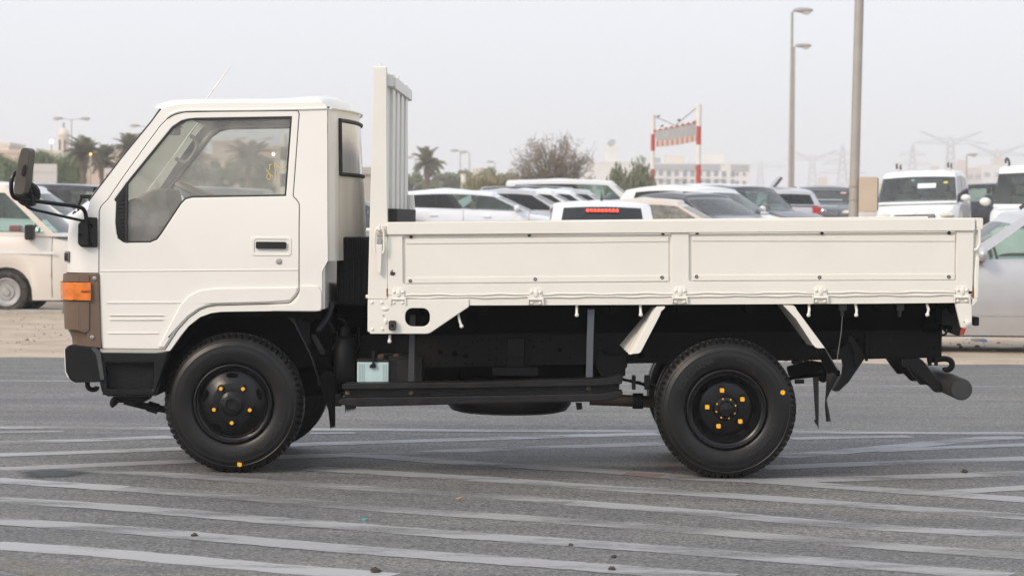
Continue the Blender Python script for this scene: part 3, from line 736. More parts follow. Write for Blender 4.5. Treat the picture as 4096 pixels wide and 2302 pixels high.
for (pts, Y) in (([(640, 425), (672, 445), (683, 475), (668, 515), (610, 600), (575, 632), (535, 636), (500, 625)], 1.42), ([(915, 432), (935, 440), (965, 470), (978, 515), (960, 570), (905, 645), (870, 665), (830, 658), (785, 632)], 1.50)):
    TM().tube(smooth_line([p3(A3, x, y, Y) for x, y in pts], 4), .0125, 8).build('grab_handle', mat('handle taupe', (.23, .19, .165), .6))
a = p3(A3, 765, 370, .85); TM().prism([rrect(a.x - .025, a.x + .025, a.z - .034, a.z + .034, .012)], .74, .96).tube([a + Vector((0, .0, 0)), a + Vector((-.05, 0, -.01)), a + Vector((-.07, 0, .05))], .008, 6).build('inside_mirror', mat('mirror taupe', (.20, .17, .15), .6), bevel=.008)
ib = xz(A3, [(900, 1180), (1500, 1150), (1800, 1140), (1800, 1420), (900, 1420)], .3)
TM().prism([ib], .2, 1.5).build('seat', M_int, bevel=.03)
TM().prism([xz(A3, [(1700, 1000), (1840, 990), (1860, 1180), (1740, 1180)], .3)], .2, 1.5).build('seat_back', M_int, bevel=.03)

# ---- bumper, step
bm_ = xz(A5, [(131, 202), (150, 178), (185, 166), (330, 182), (402, 192), (428, 215), (440, 240), (473, 468), (457, 486), (222, 490), (188, 474), (168, 450), (140, 395)], YC)
bu = TM().prism([bm_], YC - .02, YF + .02).build('front_bumper', M_blk2, bevel=.022, seg=3)
TM().prism([xz(A5, [(355, 195), (402, 190), (430, 215), (442, 240), (474, 468), (440, 470), (400, 250)], YC)], YC - .026, YC + .0).build('bumper_end_cap', mat('grey black plastic', (.045, .047, .05), .5), bu, bevel=.005)
fx = p3(A5, 131, 300, YC).x
TM().prism([xz(A5, [(124, 215), (146, 176), (170, 176), (150, 220), (153, 395), (170, 452), (156, 452), (132, 398)], YC)], YC - .012, YF - .02).build('bumper_face', M_white, bu, bevel=.004)
so_ = xz(A5, [(425, 226), (960, 228), (1030, 216), (975, 380), (905, 585), (882, 610), (492, 611), (445, 578), (427, 500)], YC)
si_ = xz(A5, [(478, 330), (890, 330), (880, 545), (490, 545)], YC)
sp_ = TM().prism([so_, si_], YC - .005, YC + .06).build('cab_step', M_blk2, bevel=.012, seg=3)
TM().box(p3(A5, 440, 0, YC).x, p3(A5, 900, 0, YC).x, YC + .05, YC + .30, p3(A5, 0, 600, YC).z, p3(A5, 0, 235, YC).z).build('step_well', M_blk, sp_)
for k in range(9):
    a, b = p3(A5, 485 + k * 44, 562, YC), p3(A5, 515 + k * 44, 548, YC)
    TM().box(a.x, b.x, YC - .008, YC + .045, a.z, a.z + .006).build('step_tread', M_blk, sp_)
TM().prism([xz(A4, [(112, 1212), (690, 1216), (700, 1238), (600, 1256), (300, 1250), (120, 1248)], YC)], YC - .003, YC + .02).build('sill_strip', mat('dusty sill', (.42, .40, .36), .7, dust=.4), bevel=.004)
TM().tube(smooth_line([p3(A5, x, y, .2) for x, y in ((322, 485), (322, 515), (335, 540), (365, 552), (395, 546), (405, 525))], 5), .014, 8).build('tow_hook', M_blk)
TM().tube(smooth_line([p3(A5, x, y, .3) for x, y in ((560, 690), (545, 665), (570, 635), (640, 632), (760, 640))], 5), .022, 10).build('drag_link_end', M_blk)
TM().tube([p3(A5, 640, 650, .35), p3(A5, 800, 690, .35), p3(A5, 1000, 725, .35), p3(A5, 1300, 760, .4)], .02, 10).lathe([(.03, -.03), (.03, .03)], p3(A5, 885, 705, .35), (1, 0, -.3), 12, capa=True, capb=True).build('steering_link', M_blk)
TM().prism([xz(A5, [(600, 600), (860, 600), (840, 640), (740, 690), (640, 640)], .3)], .26, .42).build('spring_shackle', M_blk, bevel=.01)

# ---- engine bay mass under the cab, inner arches
z0 = p3(A4, 0, 900, .3).z
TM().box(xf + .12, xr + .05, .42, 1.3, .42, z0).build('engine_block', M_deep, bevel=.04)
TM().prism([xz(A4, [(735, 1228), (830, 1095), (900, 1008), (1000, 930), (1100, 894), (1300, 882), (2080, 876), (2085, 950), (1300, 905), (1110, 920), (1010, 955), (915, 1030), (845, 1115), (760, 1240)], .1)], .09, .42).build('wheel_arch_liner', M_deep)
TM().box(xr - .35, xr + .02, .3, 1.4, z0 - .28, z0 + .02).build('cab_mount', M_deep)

bedx0, bedx1 = p3(A7, 785, 0, 0).x, p3(B7, 762, 600, 0).x
# ---- black intake duct behind the cab
dx0, dx1 = p3(A7, 268, 0, .3).x, p3(A7, 600, 0, .3).x
dz0, dz1 = p3(A7, 0, 975, .3).z, p3(A7, 0, 252, .3).z
duct = TM().box(dx0, dx1 + .08, .30, .75, dz0, dz1).build('intake_duct', M_blk, bevel=.02, seg=3)
for k, (xa, xb) in enumerate(((280, 305), (325, 350), (375, 400), (420, 455), (470, 500), (515, 545))):
    a, b = p3(A7, xa, 0, .29).x, p3(A7, xb, 0, .29).x
    sft = (k - 2) * .006
    P = [Vector(((a + b) / 2, .292, dz1 - .005)), Vector(((a + b) / 2, .292, dz1 - .10)), Vector(((a + b) / 2 + sft, .292, dz1 - .13)), Vector(((a + b) / 2 + sft, .292, dz0 + .02))]
    TM().tube(P, (b - a) * .48, 8).build('duct_rib', M_blk, duct)
TM().tube(smooth_line([p3(C6, x, y, .28) for x, y in ((598, 20), (590, 80), (560, 170), (500, 260), (452, 325))], 5), .017, 10).build('breather_hose', mat('hose grey', (.03, .03, .033), .5))
for pts, r, Y in ((((230, 130), (245, 180), (290, 215), (350, 222), (410, 200), (425, 150)), .008, .25), (((540, 240), (585, 250), (605, 290), (610, 350)), .007, .3), (((660, 190), (720, 210), (750, 270), (755, 310)), .005, .35),
                  (((650, 330), (655, 430), (600, 525)), .005, .3), (((880, 290), (875, 400), (890, 500), (860, 580)), .008, .45), (((760, 600), (820, 560), (870, 470)), .005, .45)):
    TM().tube(smooth_line([p3(C6, x, y, Y) for x, y in pts], 5), r, 7).build('cable', M_blk2)
TM().prism([xz(C6, [(385, 345), (440, 350), (540, 540), (540, 575), (470, 580), (430, 500), (390, 420)], .25)], .22, .32).build('tilt_bracket', M_blk2, bevel=.012)
TM().lathe([(.055, 0), (.062, .01), (.062, .2), (.05, .22), (.05, .24), (.028, .25), (.028, .3), (.001, .31)], tuple(p3(C6, 730, 850, .33)), (0, 0, 1), 20).build('fuel_filter', M_blk)
# strut and mud flap behind the front wheel
TM().prism([xz(C6, [(133, 150), (190, 152), (225, 230), (385, 555), (468, 810), (482, 892), (455, 892), (448, 815), (360, 580), (200, 255), (133, 185)], .14)], .12, .15).build('flap_strut', M_blk2, bevel=.006)
fpoly = xz(C6, [(470, 892), (505, 1000), (560, 1150), (585, 1358), (592, 1320), (600, 1352), (610, 1315), (617, 1348), (625, 1310), (633, 1342), (630, 790), (600, 752), (530, 738), (470, 800)], .14)
TM().prism([fpoly], .13, .16).build('mud_flap', M_deep, bevel=.004)
TM().prism([xz(C6, [(240, 225), (370, 225), (372, 450), (340, 455)], .3)], .28, .36).build('arch_stay', M_blk)
TM().box(p3(C6, 560, 0, .35).x, p3(C6, 720, 0, .35).x, .3, .4, p3(C6, 0, 1110, .3).z, p3(C6, 0, 980, .3).z).build('guard_mount', M_blk, bevel=.01)
TM().prism([xz(C6, [(735, 1098), (855, 1105), (850, 1155), (842, 1130), (832, 1165), (822, 1135), (812, 1170), (802, 1138), (790, 1175), (780, 1140), (768, 1182), (758, 1142), (742, 1190)], .2)], .2, .21).build('rubber_fringe', M_plast)

# ---- chassis rails
rt = lambda t: (p3(A8, 200, 180, .5), p3(B2, 1612, 405, .5))
tl, tr_ = rt(0); bl, brr = p3(A8, 200, 446, .5), p3(B2, 1612, 674, .5)
front_x = xf + .15
def frail(x, top): a, b = (tl, tr_) if top else (bl, brr); return a.z + (b.z - a.z) * (x - a.x) / (b.x - a.x)
holes = []
for x, y, r in ((415, 218, 8), (537, 240, 9), (650, 240, 8), (720, 262, 7), (883, 238, 9), (937, 274, 8), (998, 238, 9), (1153, 238, 9), (1212, 274, 9), (1268, 238, 9), (1308, 230, 9), (1343, 215, 9), (1400, 215, 9), (1458, 215, 9), (1497, 237, 9),
                (1014, 312, 22), (1128, 326, 24), (1057, 333, 7), (1131, 384, 6), (1400, 295, 9), (1458, 282, 9), (1400, 374, 9), (1458, 367, 9), (1447, 403, 8), (1497, 403, 9), (937, 404, 9), (1000, 404, 9), (1058, 404, 9), (1213, 404, 9), (1268, 404, 9),
                (1720, 216, 9), (1755, 273, 9), (1720, 374, 9), (1755, 404, 9), (1822, 230, 9), (1885, 216, 9), (1822, 298, 8), (1960, 298, 18), (1885, 382, 8), (2043, 234, 9), (2043, 363, 9), (1838, 404, 7), (2280, 222, 9), (2240, 388, 8), (2380, 300, 7)):
    c = p3(A8, x, y, .5); holes.append(circ(c.x, c.z, r / 1.9815 / 705, 8 if r < 15 else 14))
c0, c1 = p3(A8, 1190, 330, .5), p3(A8, 1238, 362, .5); holes.append(rrect(c0.x, c1.x, c1.z, c0.z, .012, 4))
for x, y, r in ((570, 577, 9), (120, 607, 9), (508, 665, 10), (550, 663, 9), (400, 655, 30), (505, 498, 8), (1690, 530, 8), (1800, 512, 9), (1968, 515, 30), (1895, 555, 8), (1800, 610, 8), (1840, 632, 9), (310, 682, 9)):
    c = p3(B1, x, y, .5); holes.append(circ(c.x, c.z, r / 2.4133 / 705, 8 if r < 15 else 14))
for x, y, r in ((800, 505, 22), (862, 478, 10), (868, 545, 16), (865, 607, 10), (150, 632, 0)):
    if r: c = p3(B2, x, y, .5); holes.append(circ(c.x, c.z, r / 2.4137 / 705, 10))
x1 = tr_.x
web = [(front_x, frail(front_x, 1)), (x1, frail(x1, 1)), (x1, frail(x1, 0)), (front_x, frail(front_x, 0))]
M_rail = mat('rail black', (.008, .0077, .0074), .6, var=.15, vscale=4, dust=.15, dustcol=(.035, .03, .026), spec=.18)
for yy in (.5, 1.24):
    fr = TM().prism([web] + (holes if yy < .8 else [circ(front_x + .05, frail(front_x, 1) - .05, .01)]), yy, yy + .006).build('chassis_rail', M_rail, smooth=30)
    sgn = 1 if yy < .8 else -1
    for top in (0, 1):
        e_ = .006 if top else -.006
        TM().prism([[(front_x, frail(front_x, top)), (x1, frail(x1, top)), (x1, frail(x1, top) - e_), (front_x, frail(front_x, top) - e_)]], *sorted((yy + (.006 if sgn > 0 else 0), yy + sgn * .062))).build('rail_flange', M_blk, fr)
rp = xz(B2, [(912, 412), (1608, 395), (1608, 668), (912, 672)], .49)
hh = [circ(*(lambda c: (c.x, c.z))(p3(B2, x, y, .49)), r / 2.4137 / 705, 8) for x, y, r in ((1247, 605, 9), (1392, 562, 13), (1455, 577, 11), (1533, 585, 11), (1530, 465, 9))]
rpl = TM().prism([rp] + hh, .488, .4985).build('rail_plate', M_rail)
for x, y in ((985, 472), (1130, 486), (985, 595)):
    c = p3(B2, x, y, .488); TM().lathe([(.018, 0), (.018, -.008), (.001, -.011)], (c.x, .488, c.z), n=8).build('rail_bolt', M_blk, rpl)
c = p3(B2, 893, 0, .48).x; TM().tube([(c, .485, frail(c, 0) - .01), (c, .485, frail(c, 1) + .06)], .009, 8).build('u_bolt', M_blk2)
for x in (front_x + .1, -1.45, -.55, .35, 1.0, 1.5):
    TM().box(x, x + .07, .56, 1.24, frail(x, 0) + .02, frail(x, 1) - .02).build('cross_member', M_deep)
TM().prism([[(front_x + .02, frail(front_x, 1) - .01), (x1 - .25, frail(x1, 1) - .01), (x1 - .25, frail(x1, 0) + .01), (front_x + .02, frail(front_x, 0) + .01)]], .575, .59).build('dark_backing', M_deep)  # added black sheet keeps the view through the rail holes dark
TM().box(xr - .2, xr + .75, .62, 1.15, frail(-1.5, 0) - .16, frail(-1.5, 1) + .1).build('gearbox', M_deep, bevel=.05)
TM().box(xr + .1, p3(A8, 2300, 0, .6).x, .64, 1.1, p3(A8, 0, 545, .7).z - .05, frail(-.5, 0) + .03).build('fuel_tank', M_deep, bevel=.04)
TM().box(xr + .02, bedx0 - .02, .7, 1.3, frail(-1.5, 1), dz0 + .1).build('gap_filler', M_deep, bevel=.03)  # added dark box fills the see-through gap between duct and rails
# timber sub-frame and cross bearers under the bed
bz = p3(B8, 1323, 706, 0).z
bedx0, bedx1 = p3(A7, 785, 0, 0).x, p3(B7, 762, 600, 0).x
zbed0, zbed1 = p3(A7, 785, 975, 0).z, p3(B7, 610, 986, 0).z
def zbed(x): return zbed0 + (zbed1 - zbed0) * (x - bedx0) / (bedx1 - bedx0)
for yy in (.46, 1.2):
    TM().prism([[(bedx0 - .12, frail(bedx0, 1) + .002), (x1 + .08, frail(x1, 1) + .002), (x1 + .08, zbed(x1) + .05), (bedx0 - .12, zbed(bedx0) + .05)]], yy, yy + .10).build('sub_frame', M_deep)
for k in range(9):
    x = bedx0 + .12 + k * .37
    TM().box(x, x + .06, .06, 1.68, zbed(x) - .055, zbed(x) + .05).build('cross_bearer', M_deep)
# rear valance closes the view under the floor at the back
for x, y in ((655, 165), (1208, 165)):
    a, b = p3(B2, x - 35, y - 8, .1), p3(B2, x + 35, y + 55, .1)
    TM().box(a.x, b.x, .08, .16, b.z, a.z).lathe([(.012, 0), (.01, -.035)], ((a.x + b.x) / 2, .12, b.z), (0, 0, 1), 8, capb=True).build('bearer_bracket', mat('worn bracket', (.045, .043, .04), .5), bevel=.004)
# straps
TM().prism([xz(A8, [(775, -110), (822, -110), (815, 60), (812, 300), (808, 545), (758, 545), (764, 300), (768, 60)], .10)], .085, .10).build('guard_strap', mat('worn strap', (.03, .03, .032), .5, var=.3, vscale=9, dust=.3, dustcol=(.10, .09, .08)), bevel=.003)
TM().prism([xz(A8, [(2180, -30), (2236, -30), (2228, 200), (2220, 512), (2166, 512), (2174, 200)], .08)], .065, .08).build('guard_strap', M_strap, bevel=.003)
# batteries
def battery(x0, x1, y0, y1, Y, m, lid, ribs):
    a, b = p3(A8, x0, y0, Y), p3(A8, x1, y1, Y)
    hb = TM().box(a.x, b.x, Y, Y + .23, b.z, a.z).build('battery', m, bevel=.006)
    TM().box(a.x - .002, b.x + .002, Y - .002, Y + .232, a.z, a.z + .014).build('battery_lid', M_plast, hb, bevel=.003)
    if ribs:
        for k in range(4):
            for side_ in (0, 1):
                xx = a.x + .008 + k * .009 if not side_ else b.x - .008 - k * .009
                TM().box(xx - .003, xx + .003, Y - .004, Y + .002, b.z + .005, a.z - .012).build('battery_rib', m, hb)
    return a, b
battery(608, 868, 362, 556, .17, M_plast, M_plast, True)
a, b = battery(353, 604, 388, 556, .15, M_batt, M_plast, True)
TM().prism([xz(A8, [(470, 300), (500, 300), (492, 400), (502, 415), (502, 436), (452, 436), (454, 415), (474, 400)], .14)], .132, .148).build('battery_clamp', M_blk2, bevel=.003)
TM().tube(smooth_line([p3(A8, x, y, .2) for x, y in ((515, 350), (545, 335), (600, 330), (660, 340))], 4), .008, 8).build('battery_cable', M_blk)
for x, y in ((545, 348), (668, 345)):
    c = p3(A8, x, y, .19); TM().lathe([(.018, -.02), (.02, 0), (.014, .012), (.001, .015)], c, (0, 0, 1), 10).build('terminal', mat('corroded terminal', (.10, .06, .04), .8, var=.4, vscale=60))
TM().box(p3(A8, 345, 0, .15).x, p3(A8, 880, 0, .15).x, .13, .46, p3(A8, 0, 585, .15).z, p3(A8, 0, 556, .15).z).build('battery_tray', M_blk)
# side guard: channel with two lips
def lip(pts, y0, y1, name, bev):
    return TM().prism([xz(A8, pts, .06)], y0, y1).build(name, M_sguard, bevel=bev, seg=3)
M_sguard = mat('side guard black', (.0095, .0092, .0092), .5, var=.25, vscale=5, dust=.3, dustcol=(.06, .05, .04), bump=.25, bscale=50, spec=.25)
sg_ = lip([(238, 568), (258, 556), (1300, 546), (2300, 517), (2440, 492), (2462, 505), (2450, 560), (2300, 572), (1300, 590), (270, 602), (240, 598)], .02, .16, 'side_guard', .008)
TM().prism([xz(A8, [(255, 600), (2300, 570), (2435, 555), (2430, 610), (2300, 638), (1300, 655), (270, 672), (252, 665)], .06)], .06, .15).build('guard_web', M_sguard, sg_, bevel=.006)
TM().prism([xz(A8, [(222, 680), (260, 668), (1300, 652), (2300, 632), (2420, 610), (2458, 618), (2455, 652), (2400, 680), (2300, 695), (1300, 716), (420, 737), (300, 736), (215, 715)], .06)], .0, .16).build('guard_lip', M_sguard, sg_, bevel=.012, seg=3)
for x, y in ((280, 632), (783, 632), (2190, 598)):
    c = p3(A8, x, y, .06); TM().lathe([(.014, .0), (.014, -.008), (.008, -.012), (.001, -.012)], (c.x, .06, c.z), n=8).build('guard_bolt', mat('rusty bolt', (.10, .075, .05), .8, var=.4, vscale=50), sg_)
# spare wheel slung under the frame
sc = p3(A8, 1557, 660, .86); zt_, zb_ = p3(A8, 1557, 505, .5).z - .02, p3(A8, 1557, 822, .5).z
hs_ = (zt_ - zb_) / 2
sw = TM().lathe([(.20, -hs_ * .7), (.24, -hs_ * .95), (.29, -hs_), (.335, -hs_ * .88), (.362, -hs_ * .55), (.366, 0), (.362, hs_ * .55), (.335, hs_ * .88), (.29, hs_), (.24, hs_ * .95), (.20, hs_ * .7)], (sc.x, .86, (zt_ + zb_) / 2), (0, 0, 1), 64).build('spare_wheel', M_rub)
TM().lathe([(.20, -.05), (.20, .06), (.03, .07), (.001, .07)], (sc.x, .86, (zt_ + zb_) / 2), (0, 0, 1), 32).build('spare_rim', M_blk, sw)
TM().prism([xz(A8, [(1425, 432), (1788, 430), (1788, 492), (1760, 497), (1425, 497)], .47)], .44, .5).build('spare_carrier', mat('carrier grey', (.013, .0125, .012), .7, spec=.2), bevel=.012)
TM().prism([xz(A8, [(1545, 195), (1680, 195), (1678, 430), (1538, 430)], .48)], .465, .498).build('carrier_bracket', M_blk, bevel=.006)
TM().prism([xz(A8, [(1540, 355), (1560, 345), (1660, 345), (1678, 360), (1678, 430), (1538, 430)], .46)], .452, .468).build('carrier_tab', M_rail, bevel=.004)
TM().prism([xz(A8, [(2085, 710), (2135, 712), (2140, 760), (2095, 768)], .3)], .28, .31).build('guard_tail', M_plast)
# bracket behind, propeller tube, springs
TM().prism([xz(B1, [(-20, 600), (20, 590), (40, 640), (190, 640), (215, 600), (262, 600), (265, 760), (245, 775), (245, 850), (10, 860), (-40, 760)], .46)], .44, .485).build('spring_hanger', M_rail, bevel=.01)
TM().tube([p3(B1, -100, 1075, .6), p3(B1, 200, 1085, .6), p3(B1, 500, 1100, .6), p3(B1, 900, 1120, .7)], .034, 14).build('exhaust_pipe', mat('brown exhaust', (.045, .03, .022), .7, var=.3, vscale=9))
c = p3(B1, 365, 1092, .6); TM().lathe([(.045, -.03), (.045, .03)], c, (1, 0, 0), 16, capa=True, capb=True).build('pipe_clamp', M_blk)
for side_y in (.42, 1.2):
    for k in range(4):
        P = [p3(B1, 150 - k * 0 + k * 70, 870 + k * 12, side_y), p3(B1, 700, 975 + k * 14, side_y), p3(B1, 1216, 1000 + k * 16, side_y), p3(B1, 1700, 900 + k * 8, side_y), p3(B1, 2150 - k * 70, 800 + k * 14, side_y)]
        sm = smooth_line(P, 6)
        TM().grid([[q + Vector((0, dy, dz)) for dy, dz in ((-.03, -.006), (.03, -.006), (.03, .006), (-.03, .006))] for q in sm], cj=True).build('spring_leaf', M_blk)
for x0_, x1_ in ((430, 482), (310, 345)):
    a, b = p3(B1, x0_, 850, .38), p3(B1, x1_, 985, .38); TM().box(a.x, b.x, .385, .48, b.z, a.z).build('spring_clip', M_blk2, bevel=.004)
ra = p3(C4, 795, 745, .3)
TM().lathe([(.05, .3), (.055, .75), (.14, .8), (.14, 1.0), (.055, 1.05), (.05, 1.5)], (ra.x, 0, ra.z), (0, 1, 0), 20).build('rear_axle', M_blk)
fa = p3(A5, 1570, 690, .2)
TM().lathe([(.045, .25), (.045, 1.45)], (fa.x, 0, fa.z), (0, 1, 0), 16).build('front_axle', M_blk)
# rear spring shackle arm
TM().prism([xz(B2, [(690, 455), (740, 455), (800, 560), (858, 668), (700, 900), (610, 985), (575, 993), (545, 985), (560, 960), (640, 830), (650, 745), (640, 690), (560, 620), (510, 590), (640, 570), (685, 520)], .47)], .40, .48).build('shackle_arm', M_blk, bevel=.014, seg=3)
TM().tube([p3(B2, 720, 520, .39), p3(B2, 760, 640, .39), p3(B2, 780, 760, .39)], .009, 6).build('arm_rib', M_blk)
TM().prism([xz(B2, [(110, 760), (350, 700), (470, 720), (500, 800), (490, 905), (450, 915), (380, 860), (190, 880), (130, 850)], .44)], .40, .46).build('shock_mount', M_deep, bevel=.01)
TM().tube([p3(B2, 190, 905, .3), p3(B2, 280, 903, .3)], .012, 8).build('pin', M_blk)
for x, y in ((185, 715), (240, 720), (300, 715)):
    c = p3(B2, x, y, .45); TM().obox(c, .03, .03, .02).tube([c, c + Vector((.0, 0, -.02))], .006, 6).build('brake_fitting', M_blk)
TM().tube(smooth_line([p3(B2, x, y, .46) for x, y in ((90, 700), (180, 690), (270, 700), (350, 720))], 4), .006, 6).build('brake_pipe', M_blk)

# ---- wheels
def tyre(c, Y, wdt, flip=1, Rr=.386, fine=True, name='tyre', parent=None):
    N = 264 if fine else 48
    pr = [(.212, .028), (.222, .016), (.240, .006), (.262, .001), (.285, -.002), (.305, -.001), (.318, .002), (.322, .0015), (.330, .005), (.344, .011), (.347, .0095), (.357, .016), (.368, .026), (.379, .037), (Rr, .046)]
    h = wdt / 2
    half = [(r, t) for r, t in pr] + [(Rr + .0015, h * .75), (Rr - .008, h * .78), (Rr - .008, h * .83), (Rr + .002, h * .86)]
    full = half + [(r, wdt - t) for r, t in reversed(half)]
    nk = len(full)
    def rmod(k, j):
        kk = min(k, nk - 1 - k)
        if fine and 12 <= kk <= 15:
            if j % 4 == 0: return -.013 if kk > 12 else -.006
        return 0
    zc = c[2] if not hasattr(c, 'z') else c.z
    def squash(x, y, z):
        return (x, y, max(z, .001) if z > -.02 else .001)
    o = (c.x, Y if flip > 0 else Y + wdt, c.z)
    m = TM().lathe(full, o, (0, flip, 0), N, rmod)
    m.v = [squash(*p) for p in m.v]
    return m.build(name, M_rub, parent, smooth=28)
def wheel(c, Y, wdt, kind, fine, flip=1):
    o = empty('wheel', (c.x - TO.x, (Y if flip > 0 else Y + wdt) - TO.y, c.z)); o.parent = truck
    sub = Vector((c.x, Y if flip > 0 else Y + wdt, c.z)) - TO
    class WM(TM):
        def build(self, name, m, parent=None, **k):
            ob = TM.build(self, name, m, parent or o, **k)
            ob.location = -sub
            return ob
    global TMW
    t = tyre(c, Y, wdt, flip, fine=fine, parent=o); t.location = -sub
    y0 = Y if flip > 0 else Y + wdt; s = flip
    cc = (c.x, y0, c.z); axv = (0, s, 0)
    M = M_blk2
    if kind == 'front':
        WM().lathe([(.212, .03), (.219, .012), (.217, .002), (.211, .0), (.204, .006), (.203, .022), (.192, .028), (.186, .024), (.179, .03), (.150, .012), (.118, -.006), (.112, -.008), (.070, -.008), (.068, -.016), (.060, -.020), (.058, -.030), (.046, -.036), (.030, -.036), (.028, -.028), (.001, -.027)], cc, axv, 72).build('rim', M, smooth=40)
        if fine:
            for k in range(5):
                a_ = R_(92 + 72 * k)
                u = Vector((math.cos(a_), 0, math.sin(a_))); v = Vector((-math.sin(a_), 0, math.cos(a_)))
                pts = [Vector(cc) + u * (.158 + .0135 * math.sin(q)) + v * (.034 * math.cos(q)) + Vector((0, s * .0125, 0)) for q in [i * math.pi / 10 for i in range(20)]]
                WM().add([p + Vector((0, -s * .008, 0)) for p in pts], [tuple(range(20))]).build('painted_slot', M_deep, smooth=0, fix=False)  # flat black oval on the rim paints the dark of an opening
                a2 = R_(-90 + 72 * k); n_ = Vector(cc) + Vector((math.cos(a2), 0, math.sin(a2))) * .104
                WM().lathe([(.022, .0), (.022, -.012)], n_, axv, 16).lathe([(.0175, -.008), (.0175, -.020), (.012, -.024)], n_, axv, 6).build('wheel_nut', M)
                WM().lathe([(.0105, -.020), (.0105, -.033), (.0085, -.0345), (.0005, -.0345)], n_, axv, 12).build('nut_mark', M_yel)
            for k in range(8):
                a2 = R_(20 + 45 * k); n_ = Vector(cc) + Vector((math.cos(a2), 0, math.sin(a2))) * .0515
                WM().lathe([(.006, -.024), (.006, -.036), (.0005, -.037)], n_, axv, 6).build('hub_bolt', M_blk)
    else:
        WM().lathe([(.212, .03), (.219, .012), (.217, .002), (.211, .0), (.204, .006), (.202, .026), (.192, .032), (.186, .03), (.178, .045), (.168, .075), (.152, .092), (.146, .088), (.135, .083), (.07, .083), (.067, .068), (.063, .058), (.044, .055), (.043, .038), (.036, .028), (.001, .024)], cc, axv, 72).build('rim', M, smooth=40)
        if fine:
            for k in range(5):
                a2 = R_(103 + 72 * k); n_ = Vector(cc) + Vector((math.cos(a2), 0, math.sin(a2))) * .104
                WM().lathe([(.022, .085), (.022, .07)], n_, axv, 16).lathe([(.0175, .074), (.0175, .052), (.012, .05)], n_, axv, 6).build('wheel_nut', M)
                qx = Vector((math.cos(a2 + .3), 0, math.sin(a2 + .3)))
                WM().prism([rrect(n_.x - .0115, n_.x + .0115, n_.z - .0115, n_.z + .0115, .003)], y0 + .034, y0 + .053).build('nut_mark', M_yel, bevel=.002)
                a_ = R_(-75 + 72 * k); u = Vector((math.cos(a_), 0, math.sin(a_))); v = Vector((-math.sin(a_), 0, math.cos(a_)))
                pts = [Vector(cc) + u * (.164 + .014 * math.sin(q)) + v * (.034 * math.cos(q)) + Vector((0, .076 - .02 * math.sin(q), 0)) for q in [i * math.pi / 10 for i in range(20)]]
                WM().add([p + Vector((0, -.004, 0)) for p in pts], [tuple(range(20))]).build('painted_slot', M_deep, smooth=0, fix=False)  # opening's darkness painted as a flat black oval, no real cut-out
            for k in range(8):
                a2 = R_(18 + 45 * k); n_ = Vector(cc) + Vector((math.cos(a2), 0, math.sin(a2))) * .0555
                WM().lathe([(.0048, .058), (.0048, .05), (.0005, .049)], n_, axv, 8).build('hub_mark', M_yel)
    return o, WM, t
def sidewall_text(WM, c, y0, txt, size, r, a_mid, t):
    me = text_mesh(txt, size, .0015)
    bm = bmesh.new(); bm.from_mesh(me)
    for v in bm.verts:
        a_ = a_mid - v.co.x / r; rr = r + v.co.y
        yy = y0 + (-.0022 if rr < .305 else .004 * (rr - .305) / .04 - .001) - .0005 - v.co.z
        v.co = Vector((c.x + rr * math.cos(a_), yy, c.z + rr * math.sin(a_))) - TO
    bm.to_mesh(me); bm.free(); me.materials.append(M_letter)
    o = share('sidewall_lettering', me, t)
M_letter = mat('raised rubber lettering', (.022, .020, .018), .45, var=.1)
fw = p3(A5, 1565, 668, .07)
fw.z = .386; rwc = p3(C4, 793, 745, .06); rwc.z = .386
o, WMf, t = wheel(fw, .085, .19, 'front', True)
sidewall_text(WMf, fw, .085, 'YOKOHAMA', .034, .272, R_(-40), t); sidewall_text(WMf, fw, .085, 'GUARD iG91', .026, .272, R_(-82), t); sidewall_text(WMf, fw, .085, '7.00R16', .02, .262, R_(-118), t)
c = p3(A5, 1624, 1192, .08); WMf().prism([[(c.x - .011, c.z + .012), (c.x - .004, c.z + .016), (c.x + .003, c.z + .008), (c.x + .014, c.z + .006), (c.x + .013, c.z - .010), (c.x + .002, c.z - .016), (c.x - .011, c.z - .009)]], .088, .094).build('tyre_mark', M_yel)
o, WMr, t = wheel(rwc, .055, .19, 'rear', True)
sidewall_text(WMr, rwc, .055, 'YOKOHAMA', .042, .262, R_(132), t); sidewall_text(WMr, rwc, .055, '7.00R16', .02, .272, R_(72), t); sidewall_text(WMr, rwc, .055, 'Y-GUARD iG91', .036, .262, R_(-42), t)
c = p3(C4, 1294, 597, .06); WMr().prism([circ(c.x, c.z, .0135, 10)], .0525, .059).build('tyre_mark', M_yel)
wheel(rwc, .29, .19, 'front', False)
wheel(fw, YF + .04 - .19, .19, 'front', False, -1)
wheel(rwc, 1.50, .19, 'rear', False, -1); wheel(rwc, 1.265, .19, 'front', False, -1)

# ---- rear guards
sheet_top, sheet_bot = (p3(B1, 545, 182, .02), p3(B1, 300, 638, .02))
TM().prism([xz(B1, [(545, 181), (612, 178), (630, 184), (622, 200), (590, 228), (583, 255), (405, 597), (390, 622), (365, 634), (300, 639)], .02)], .01, .022).build('splash_guard', M_bed, bevel=.003)
top2, bot2 = p3(B1, 512, 180, .40), p3(B1, 200, 540, .40)
G = []
for i in range(13):
    t = i / 12
    row = []
    for j in range(25):
        s_ = j / 24
        p = sheet_top.lerp(sheet_bot, t).lerp(top2.lerp(bot2, t), s_)
        row.append(p + Vector((-.012 * abs(math.sin(s_ * math.pi * 5)), 0, -.004)))
    G.append(row)
TM().grid(G).build('guard_sheet', M_bed, smooth=25)
TM().prism([xz(B1, [(1762, 165), (1862, 168), (1885, 185), (1900, 215), (2172, 582), (2105, 584), (2075, 572), (2050, 545), (1890, 300), (1800, 205)], .02)], .01, .022).build('splash_guard', M_bed, bevel=.003)
